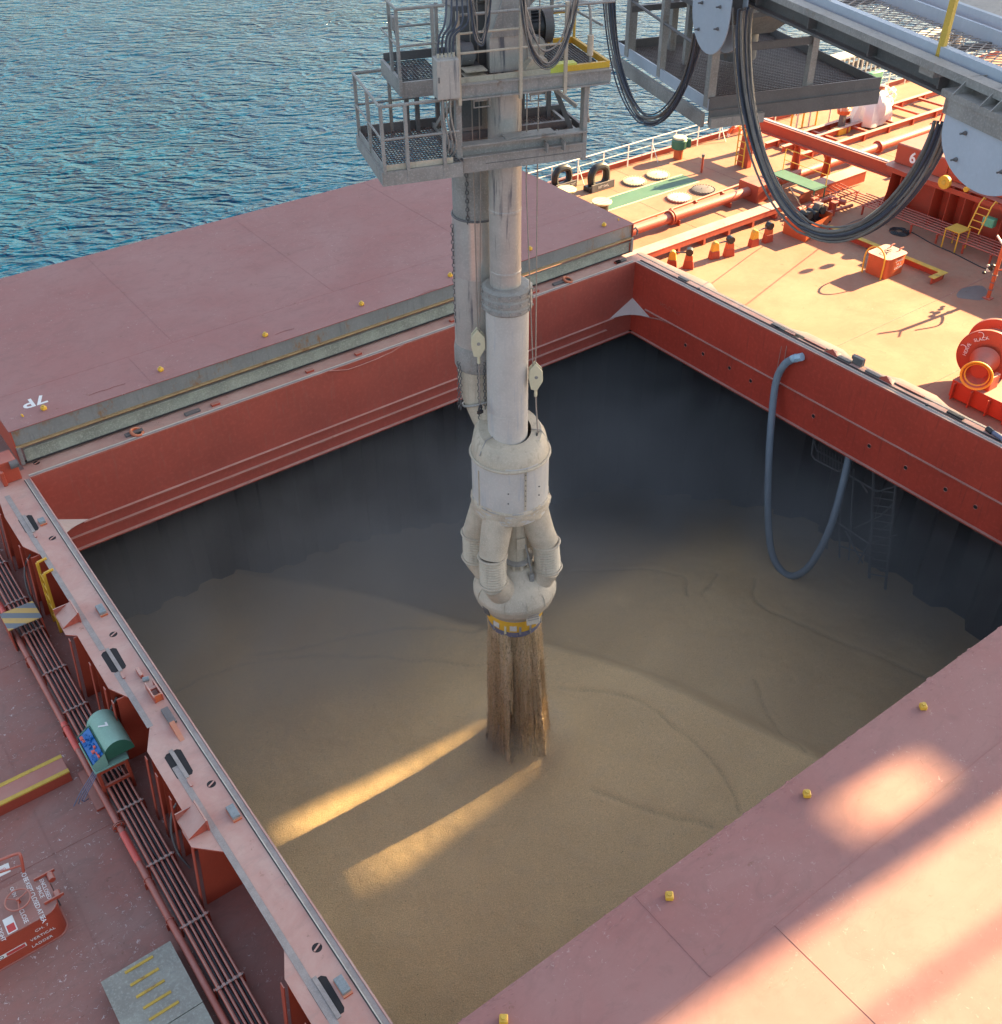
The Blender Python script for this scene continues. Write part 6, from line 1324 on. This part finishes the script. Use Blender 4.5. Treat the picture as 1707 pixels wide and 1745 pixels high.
# spout column casing above
MB().lb(-.42, .28, -.30, -.26, z1 + .02, z1 + .55).build('column_casing', M_pipeg, pf_, smooth=False, bev=.01)
MB().plate([L(-.42, -.32, z1 + .55), L(.28, -.32, z1 + .55), L(.18, -.34, z1 + 1.5), L(-.05, -.34, z1 + 1.5)], LV, .05).build('column_gusset', M_grey, pf_, smooth=False)
lbx(pf_, 'cross_beam', M_dkgrey, -.5, 1.2, .3, .45, z1 + .95, z1 + 1.15); lbx(pf_, 'cross_beam', M_grey, -.5, 1.6, -.1, .0, z1 + 1.05, z1 + 1.2)
MB().plate([L(.3, .0, z1 + .85), L(.75, .0, z1 + 1.2), L(.1, .0, z1 + 1.2)], LV, .04).build('corner_gusset', M_grey, pf_, smooth=False)
lbx(pf_, 'mount_plate', M_spout, -.85, -.5, -.42, -.15, z1 + .10, z1 + .12); lbx(pf_, 'mount_plate', M_spout, -.85, -.5, -.42, -.15, z1 + .02, z1 + .035)
MB().plate([L(.05, -.5, z1 + .02), L(.55, -.5, z1 + .02), L(.45, -.5, z1 + .22), L(.2, -.5, z1 + .22)], LV, .25).build('motor_base', M_spout, pf_, smooth=False)
# cabinet
cbn = thing('control_cabinet', 'grey steel control cabinet with cables entering its top on the upper platform', 'cabinet', tuple(L(-1.05, -.75, 11.0)))
MB().lb(-1.46, -1.12, -.95, -.68, 10.98, 11.56).build('cabinet_body', M_pipeg, cbn, smooth=False, bev=.01)
MB().lb(-1.465, -1.115, -.965, -.952, 10.99, 11.55).build('cabinet_door', M_pipeg, cbn, smooth=False, bev=.006)
MB().lb(-1.45, -1.43, -.98, -.96, 11.24, 11.32).build('door_handle', M_dkgrey, cbn, smooth=False)
for k in range(5):
    p = L(-1.40 + .06 * k, -.82, 11.56); MB().cyl(p, p + Z * .06, .02, n=8).build('gland', M_spout, cbn)
for k in range(5):
    p = L(-1.40 + .06 * k, -.82, 11.60); MB().tube(spline([p, p + Z * .25 + LU * .03, p + Z * .42 + LU * (.12 + .03 * k), p + Z * .75 + LU * (.22 + .02 * k) + LV * .2, p + Z * 1.9 + LU * (.25 + .02 * k) + LV * .2], 5), .016, 6).build('cable', M_cable2, cbn)
for k in range(3):
    p = L(-1.36 + .06 * k, -.84, 10.98); MB().tube(spline([p, p - Z * .3, p - Z * .8 + LU * .1 + LV * .1, p - Z * 1.1 + LV * .3], 4), .014, 6).build('cable', M_grey, cbn)
# small gearbox left and big black motor right
gmt = thing('gear_motor', 'small grey gear motor beside the control cabinet', 'motor', tuple(L(-.75, .05, z1)))
p = L(-.72, -.05, z1 + .28); MB().cyl(p - LU * .12, p + LU * .08, .17, n=20).build('gear_housing', M_dkgrey, gmt); MB().cyl(p + LU * .0 + LV * .45, p - LV * .1, .13, n=18).build('motor_body', M_dkgrey, gmt); MB().cyl(p - LV * .1, p - LV * .16, .06).build('shaft_end', M_steel, gmt)
MB().lb(-.95, -.5, -.1, .35, z1, z1 + .10).build('base', M_dkgrey, gmt, smooth=False); MB().torus(L(-.85, .1, z1 + .5), .07, .015, (0, 1, 0), 12, 5).build('lifting_eye', M_grey, gmt)
mt = thing('electric_motor', 'large black finned electric motor on the upper platform behind the cable loop', 'motor', tuple(L(.5, .4, z1)))
c = L(.45, .45, z1 + .46); MB().cyl(c - LU * .38, c + LU * .25, .22, n=28).build('motor_body', M_blackp, mt)
for k in range(22):
    a = 2 * math.pi * k / 22; d = LV * math.cos(a) + Z * math.sin(a); MB().box(c + d * .235 - LU * .08, (.55, .012, .035), (LU, d.cross(LU), d)).build('cooling_fin', M_blackp, mt, smooth=False)
MB().cyl(c + LU * .25, c + LU * .40, .26, n=28).build('fan_cover', M_dkgrey, mt); MB().torus(c - LU * .1 + Z * .27, .06, .014, LU, 12, 5).build('lifting_eye', M_blackp, mt)
MB().lb(.15, .75, .2, .7, z1 + .1, z1 + .24).build('base_frame', M_dkgrey, mt, smooth=False); cc = L(.42, .02, z1 + .24); MB().cyl(cc - LV * .06, cc + LV * .06, .19, n=28).build('brake_wheel', M_pipeg, mt); MB().torus(cc, .19, .03, LV, 24, 6).build('wheel_rim', M_dkgrey, mt)
# small indicator box on the left rail
p = L(-1.80, .2, 11.85); o = MB().box(p, (.09, .14, .2), (LU, LV, Z)).build('limit_switch', M_grey, pf_, bev=.01)
MB().tube(spline([p - Z * .1, p - Z * .35 + LU * .03, p - Z * .7], 4), .012, 5).build('switch_cable', M_cable2, o)
# ------------------------------------------------------------------ hanging cable loops
def cable_loop(lab, p0, pb, p1, n, r, spread, sp_dir, mats, nm='cable_loop', vary=.10, thin=1):
    """bundle hanging through three points"""
    p0, pb, p1 = Vector(p0), Vector(pb), Vector(p1); t = thing(nm, lab, 'cables', tuple(pb), 'hanging cable loops')
    dxn = p1 - p0; dxn.z = 0; W_ = dxn.length; dxn.normalize()
    for k in range(n):
        f = (k + .5) / n - .5; inner = abs((k * 7 % n) / n); strag = 1.0 if (k % 5) else 2.0
        off = Vector(sp_dir) * (f * spread); ins = spread * .42 * inner; dep = vary * inner * strag * rnd.uniform(.7, 1)
        pts = []; M2 = 40
        for j in range(M2 + 1):
            th = math.pi * j / M2; cc_ = math.cos(th); sn = math.sin(th)
            al_ = .5 - .5 * math.copysign(abs(cc_) ** 1.05, cc_); zt2 = p0.z + (p1.z - p0.z) * al_
            zb3 = pb.z + dep; base = p0 + dxn * (ins + (W_ - 2 * ins) * al_); lat = off * (1 - .45 * sn) + LU * .012 * math.sin(th * 5 + k * 2.1) + dxn * .012 * math.sin(th * 4 + k)
            if al_ > .5: lat -= off * .35
            pts.append(Vector((base.x, base.y, zt2 - (zt2 - zb3) * sn ** 1.22)) + lat)
        MB().tube(pts, r * rnd.uniform(.65, 1.15), 7).build('cable', mats[k % len(mats)], t)
    return t
cable_loop('thick weathered cable bundle looping low between the two blue-grey saddles', at_u(1262, 12, 4.0), at_u(1432, 438, 4.05), at_u(1618, 215, 4.0), 15, .023, .62, LU * .5, (M_cable, M_cable2, M_cable, M_cable2, M_cable), vary=.22)
cable_loop('cable bundle looping over the sea between the spout tower and the left saddle', at_u(1035, -30, 4.0), at_u(1112, 221, 4.02), at_u(1192, 60, 4.0), 11, .020, .46, LU * .6, (M_cable2, M_cable, M_cable2), vary=.24)
cable_loop('tangled pale cable loop in front of the upper platform handrail', at_v(884, -15, -.95), at_v(934, 117, -.95), at_v(985, -15, -.95), 12, .011, .24, LV * .6, (M_cable, M_rope, M_cable2, M_rope), vary=.16)
cable_loop('narrow cable loop hanging left of the spout column', at_v(798, -15, -.9), at_v(817, 78, -.9), at_v(836, -15, -.9), 9, .010, .16, LV * .6, (M_cable2, M_cable, M_rope), vary=.12)
tc = thing('thin_cable', 'single thin cable trailing from the right saddle down to the shaded deck', 'cable', tuple(A(1475, 370, ZD)))
q0 = at_u(1612, 205, 3.9)
MB().tube(spline([q0, A(1560, 290, .8), A(1498, 355, -.9), A(1478, 368, ZD + .05)], 6), .018, 6).build('cable_run', M_cable, tc)
MB().tube(spline([A(1500, 353, -.95), A(1485, 365, -1.5), A(1470, 376, ZD + .08)], 4), .05, 8).build('cable_end', M_cream, tc)
MB().tube(spline([A(1478, 369, ZD + .05), A(1458, 376, ZD + .03), A(1430, 386, ZD + .03), A(1400, 382, ZD + .5), A(1372, 360, -.6), at_u(1345, 320, 4.1)], 6), .016, 6).build('cable_run', M_cable, tc)
# ------------------------------------------------------------------ saddles
def saddle(lab, v0, v1, ztop, zbot, u0=4.0):
    t = thing('cable_saddle', lab, 'cable saddle', tuple(L(u0, (v0 + v1) / 2, zbot)), 'blue-grey cable saddles under the boom')
    vc, hw = (v0 + v1) / 2, (v1 - v0) / 2; hh = ztop - zbot; body = .45 * hh
    def outl(sc):
        pts = [(vc - hw * sc, ztop), (vc + hw * sc, ztop)]
        for k in range(0, 19):
            a = math.pi * k / 18; pts.append((vc + hw * sc * math.cos(a) * (1.0 - .06 * math.sin(a)), ztop - body * .8 - (hh - body * .8) * (math.sin(a) ** .85) * sc))
        return pts
    for uu in (u0 - .16, u0 + .14):
        MB().plate([L(uu, v, z) for v, z in outl(1.0)], LU, .02).build('side_plate', M_plate, t, bev=.004, smooth=False)
    MB().lb(u0 - .13, u0 + .13, vc - hw * .8, vc + hw * .8, ztop - hh * .5, ztop - .05).build('saddle_core', M_dkgrey, t, smooth=False)
    for (dv, dz) in ((-.5, .72), (.45, .66), (-.5, .42), (.5, .28)):
        p = L(u0 - .17, vc + hw * dv, zbot + hh * dz); MB().cyl(p, p - LU * .035, .03, .018, n=10).cyl(p - LU * .03, p - LU * .08, .013, n=8).build('bolt', M_dkgrey, t)
    return t
vl = (at_u(1608, 200, 3.83) - LO).dot(LV); zb5 = at_u(1660, 327, 3.83).z
s2 = saddle('large blue-grey teardrop saddle plate at the right edge under the boom', vl - 1.62, vl, 11.85, zb5)
MB().lb(3.78, 4.2, vl - 1.7, vl + .1, 11.85, 11.93).build('top_channel', M_grey, s2, smooth=False); MB().lb(3.80, 3.825, vl - 1.65, vl + .02, 11.66, 11.85).build('stained_top', M_grey, s2, smooth=False)
for v in (vl - .15, vl - .65, vl - .85, vl - 1.5): MB().plate([L(3.75, v, 11.93), L(4.2, v, 11.93), L(4.2, v, 12.12), L(3.95, v, 12.12)], LV, .015).build('stiffener', M_grey, s2, smooth=False)
s1_ = saddle('blue-grey teardrop saddle plate cut by the top edge above the grated platform', -.13, 1.22, 11.95, 10.80)
# ------------------------------------------------------------------ boom walkway
bw_ = thing('boom_walkway', 'grey steel boom walkway with mesh floor and a yellow post crossing the top right corner', 'walkway', tuple(L(5.5, -4, 12)))
zb2 = 12.0
lbx(bw_, 'side_channel', M_plate, 4.22, 4.26, -10, 3.5, zb2 + .02, zb2 + .20); lbx(bw_, 'channel_flange', M_plate, 4.22, 4.34, -10, 3.5, zb2 + .20, zb2 + .212)
lbx(bw_, 'lower_beam', M_dkgrey, 4.42, 4.50, -10, 3.5, zb2 - .34, zb2 + .0); lbx(bw_, 'beam_flange', M_dkgrey, 4.30, 4.62, -10, 3.5, zb2 - .38, zb2 - .34); lbx(bw_, 'beam_flange', M_dkgrey, 4.36, 4.62, -10, 3.5, zb2 - .0, zb2 + .02)
for v in (-8.2, -6.6, -5.0, -3.4, -1.8, -.2, 1.4): lbx(bw_, 'bracket', M_dkgrey, 4.26, 4.44, v, v + .03, zb2 - .3, zb2 + .12)
mb = MB()                                  # expanded-metal mesh floor
u0, u1, v0, v1 = 4.36, 5.30, -9.5, 2.0; st_ = .085
rws = int((v1 - v0) / st_)
for j in range(rws):
    vv = v0 + j * st_; pts = []
    for i in range(int((u1 - u0) / .11) + 1): pts.append(L(u0 + i * .11, vv + (.030 if (i + j) % 2 else -.030), zb2 + .10))
    for a, b in zip(pts, pts[1:]): mb.bar(a, b, .014, .010)
mb.build('mesh_floor', M_grey, bw_, smooth=False, kind='stuff')
lbx(bw_, 'inner_channel', M_plate, 5.32, 5.37, -10, 3.5, zb2 + .02, zb2 + .24)
for v in (-7.3, -4.6, -1.9, .8): lbx(bw_, 'floor_bearer', M_dkgrey, 4.3, 5.35, v, v + .05, zb2 + .0, zb2 + .085)
lbx(bw_, 'conveyor_cover', M_grey, 5.7, 7.8, -10, 4.0, zb2 + .10, zb2 + .16); lbx(bw_, 'cover_edge', M_plate, 5.62, 5.7, -10, 4.0, zb2 + .0, zb2 + .30)
MB().bar(L(4.25, -4.9, 11.95), L(4.30, -4.9, 13.6), .085, .085).build('yellow_post', M_yrust, bw_, smooth=False, bev=.008); lbx(bw_, 'post_bracket', M_grey, 4.1, 4.30, -5.05, -4.75, 11.86, 12.0)
for v in (-2.2, -8): MB().bar(L(4.28, v, 12.2), L(4.28, v, 13.4), .05, .05).build('rail_post', M_yrust, bw_, smooth=False)
lbx(bw_, 'hanger_beam', M_grey, 3.9, 4.12, -9.5, 3.4, 12.02, 12.12)
# ------------------------------------------------------------------ service platform under the boom
sv = thing('grated_platform', 'dark grated service platform with posts hanging from the boom over the sea', 'platform', tuple(L(6.4, 3.5, 9.5)))
z9 = 9.5; ua, ub, va, vb = 4.55, 8.35, 1.5, 5.8
mb = MB()
n = 62
for k in range(n + 1): u = ua + .06 + (ub - ua - .12) * k / n; mb.lb(u - .004, u + .004, va + .08, vb - .05, z9 - .025, z9 + .002)
n = 44
for k in range(n + 1): v = va + .08 + (vb - va - .13) * k / n; mb.lb(ua + .06, ub - .06, v - .010, v + .010, z9 - .03, z9 + .012)
mb.build('grating', M_grate, sv, smooth=False, kind='stuff')
lbx(sv, 'edge_channel', M_plate, ua - .02, ua + .02, va, vb, z9 - .05, z9 + .17); lbx(sv, 'edge_beam', M_grey, ua - .14, ua - .06, va, vb, z9 - .34, z9 - .08)
lbx(sv, 'front_channel', M_dkgrey, ua, ub, va - .02, va + .02, z9 - .05, z9 + .20); lbx(sv, 'front_beam', M_dkgrey, ua, ub, va - .06, va - .021, z9 - .3, z9 - .03)
lbx(sv, 'bumper', M_grey, ua + .0, ua + 1.15, va - .16, va - .06, z9 - .34, z9 - .16); lbx(sv, 'side_channel', M_dkgrey, ub - .03, ub, va, vb, z9 - .1, z9 + .16); lbx(sv, 'rear_channel', M_dkgrey, ua, ub, vb - .04, vb, z9 - .1, z9 + .2)
for (u, v, h, w_) in ((ua + .05, va + .1, 1.5, .16), (ua + 2.2, va + .12, 2.6, .14), (ua + .03, va + 2.2, 1.6, .13), (ua + .05, vb - .5, 1.8, .18), (ua + 1.1, vb - .4, 1.7, .14), (ua + .9, va + 2.8, 1.6, .12)):
    lbx(sv, 'hanger_post', M_grey, u - w_ / 2, u + w_ / 2, v - w_ / 2, v + w_ / 2, z9, z9 + h)
lbx(sv, 'cross_bar', M_dkgrey, ua, ua + 2.2, va + .08, va + .16, z9 + .95, z9 + 1.08); MB().tube([L(ua, vb, z9 + 1.15), L(ua, va + .4, z9 + .95)], .03, 6).build('side_rail', M_dkgrey, sv); lbx(sv, 'cross_bar', M_dkgrey, ua, ua + 1.4, vb - .6, vb - .5, z9 + .9, z9 + 1.02)
# hopper standing on it
hp_ = thing('boom_hopper', 'dark grey square hopper with tapered bottom over the grated platform', 'hopper', tuple(L(6.2, 3.9, 10.2)))
hc_ = L(6.35, 3.8, 0)
def frus(a0, a1, z0_, z1_):
    vs = []
    for a, z in ((a0, z0_), (a1, z1_)):
        for s, t_ in ((-1, -1), (1, -1), (1, 1), (-1, 1)): vs.append(hc_ + LU * (s * a) + LV * (t_ * a) + Z * z)
    return MB().add(vs, [(0, 3, 2, 1), (4, 5, 6, 7), (0, 1, 5, 4), (1, 2, 6, 5), (2, 3, 7, 6), (3, 0, 4, 7)])
frus(.95, .95, 10.75, 12.1).build('upper_box', M_grey, hp_, smooth=False, bev=.01); frus(.5, .92, 10.25, 10.72).build('tapered_bottom', M_grey, hp_, smooth=False)
MB().lathe((hc_.x, hc_.y, 0), [(.42, 9.7), (.42, 10.25)], 24).build('outlet', M_dkgrey, hp_); frus(.99, .99, 10.70, 10.78).build('rim_flange', M_dkgrey, hp_, smooth=False)
for s in (-1, 1):
    for t_ in (-1, 1): p = hc_ + LU * (.97 * s) + LV * (.97 * t_); MB().box((p.x, p.y, 11.4), (.12, .12, 1.3), (LU, LV, Z)).build('corner_rib', M_dkgrey, hp_, smooth=False)
p = hc_ + LU * 1.1 - LV * .98; MB().torus((p.x, p.y, 10.55), .10, .03, LV, 14, 6, 0, 4.4).build('hook', M_blackp, hp_)
# ------------------------------------------------------------------ things hanging in the hold
hs_ = thing('hanging_hose', 'thick grey ribbed hose with pale blue end looped over the forward coaming into the hold', 'hose', tuple(AX(1310, 800, -.3)))
hp = spline([AX(1352, 611, -.14), AX(1336, 622, -.22), AX(1322, 652, -.28), AX(1314, 720, -.45), AX(1309, 810, -.75), AX(1309, 890, -1.05), AX(1316, 945, -1.25), AX(1335, 976, -1.3), AX(1358, 980, -1.2), AX(1384, 958, -.9), AX(1412, 905, -.45), AX(1432, 840, .05), AX(1446, 780, .5), AX(1452, 740, .85)], 12)
fine = []
for a, b in zip(hp, hp[1:]):
    for k in range(3): fine.append(a.lerp(b, k / 3))
fine.append(hp[-1])
MB().tube(fine, [.108 + .012 * (i % 2) for i in range(len(fine))], 14).build('hose_body', M_hose, hs_, ang=1.4)
MB().tube([AX(1356, 610, -.13), AX(1367, 608, -.11)], [.125, .13], 6).build('hose_end', M_hosee, hs_)
MB().tube([AX(1349, 612, -.14), AX(1357, 610, -.13)], [.12, .135], 12).build('end_sleeve', M_hosee, hs_)
for a, b in (((1333, 583), (1320, 648)), ((1341, 585), (1335, 622))): MB().tube([AX(*a, .02), AX(*b, -.12)], .008, 5).build('lashing', M_rope, hs_)
lt = thing('hold_ladder', 'dim ladder tower with a railed landing hanging from the deck inside the dark hold', 'ladder', tuple(AX(1460, 860, .9)))
def X9(px, py, x=.9): return AX(px, py, x)
fr = [X9(1387, 745), X9(1383, 775), X9(1388, 783), X9(1428, 804), X9(1436, 800)]
MB().tube(fr, .035, 6).build('landing_rail', M_dkgrey, lt); MB().tube([X9(1388, 752, 1.4), X9(1392, 768, 1.4), X9(1440, 793, 1.4)], .03, 6).build('landing_rail', M_dkgrey, lt)
for k in range(9):
    p = X9(1394 + 5 * k, 757 + 3.0 * k, 1.4); q = X9(1394 + 5 * k, 783 + 2.6 * k, .9); MB().bar(p, q, .02, .03).build('landing_slat', M_dkgrey, lt, smooth=False)
for (a, b, r) in (((1432, 800), (1430, 955), .035), ((1489, 800), (1480, 1000), .05), ((1527, 820), (1508, 1005), .05), ((1455, 800), (1446, 955), .03), ((1410, 840), (1408, 945), .04)): MB().tube([X9(*a), X9(*b, 1.0)], r, 6).build('upright', M_dkgrey, lt)
for (a, b) in (((1438, 805), (1494, 838)), ((1494, 838), (1530, 828)), ((1425, 890), (1480, 926)), ((1480, 926), (1528, 912)), ((1455, 900), (1500, 880)), ((1500, 880), (1525, 855)), ((1430, 930), (1490, 950)), ((1465, 820), (1478, 840)), ((1500, 905), (1520, 890)), ((1440, 905), (1470, 960)), ((1462, 960), (1480, 925))): MB().tube([X9(*a), X9(*b)], .028, 5).build('cross_brace', M_dkgrey, lt)
for k in range(12):
    p = X9(1489 - .6 * k, 835 + 13 * k); q = X9(1524 - 1.2 * k, 840 + 13 * k); MB().bar(p, q, .05, .02).build('rung', M_dkgrey, lt, smooth=False)
# ------------------------------------------------------------------ unseen gallery added to throw the shade (outside the frame, on the sun side)
ga = thing('added_shade_gallery', 'unseen tall gallery wall added sunward of the ship to shade the hatch', 'gallery', (45, -6, 19))
GX, GY0, GY1, GZ1 = 45.0, -25.85, 24.0, 46.0
KS = math.tan(R_(SUN_EL)) / math.cos(R_(5))
def zg(x, z): return z + (GX - x) * KS                     # height on the gallery wall of the ray that reaches x at height z
GZ0 = zg(.55, 0); za, zb_g = zg(.25, 0) + .05, zg(-19.3, -6.2); ze0, ze1 = zg(-11.3, 1.1), zg(-13.3, 1.1)
def gp_(y0, y1, z0_, z1_): MB().ab(GX, GX + .12, y0, y1, z0_, z1_).build('wall_panel', M_grey, ga, smooth=False)
gp_(GY0, -25.15, GZ0, GZ1); gp_(-25.15, -24.3, GZ0, ze0); gp_(-25.15, -24.3, ze1, GZ1)  # gap placed to cast the sunlit patch on the near cover
def opening(ya0, ya1, yb0, yb1, zb_g):                          # opening shaped to cast a sun streak: narrow at the sill, wide at the head
    gp_(yb0, yb1, zb_g, GZ1); gp_(yb0, yb1, GZ0, za)
    for (p0, p1, p2) in (((yb0, za), (ya0, za), (yb0, zb_g)), ((ya1, za), (yb1, za), (yb1, zb_g))):
        MB().plate([Vector((GX, *p0)), Vector((GX, *p1)), Vector((GX, *p2))], (1, 0, 0), .12).build('wall_panel', M_grey, ga, smooth=False)
opening(-14.70, -14.46, -15.0, -14.22, zg(-18.9, -6.2)); opening(-16.55, -16.2, -17.2, -16.0, zg(-17.9, -6.2))
gp_(-24.3, -17.2, GZ0, GZ1); gp_(-16.0, -15.0, GZ0, GZ1); gp_(-14.22, GY1, GZ0, GZ1)
k = 0; zz = za
while zz < zb_g:                                           # slats added across both openings to dim the sun streaks
    MB().ab(GX + .02, GX + .08, -15.02, -14.2, zz, zz + .05).build('dimming_slat', M_grey, ga, smooth=False)
    MB().ab(GX + .02, GX + .08, -17.25, -15.95, zz, zz + .13).build('dimming_slat', M_grey, ga, smooth=False); zz += .22
MB().ab(GX + .12, GX + 7, GY0, GY1, GZ1 - .1, GZ1 + .1).build('roof', M_grey, ga, smooth=False)
for k in range(5): y = -22 + k * 11; MB().ab(GX + .15, GX + .5, y - .15, y + .15, GZ0 + 3, GZ1 - .2).build('frame_column', M_dkgrey, ga, smooth=False)
for zz in (26, 35, 44.5): MB().ab(GX + .15, GX + .45, GY0 + .1, -17.5, zz, zz + .3).build('frame_beam', M_dkgrey, ga, smooth=False)
MB().ab(GX - .1, GX + .3, -27.45, -27.25, -14, GZ1).build('streak_column', M_dkgrey, ga, smooth=False)  # unseen column placed to cast the dark streak on the near cover
for o in list(bpy.data.objects):
    if '_o' in o: del o['_o']
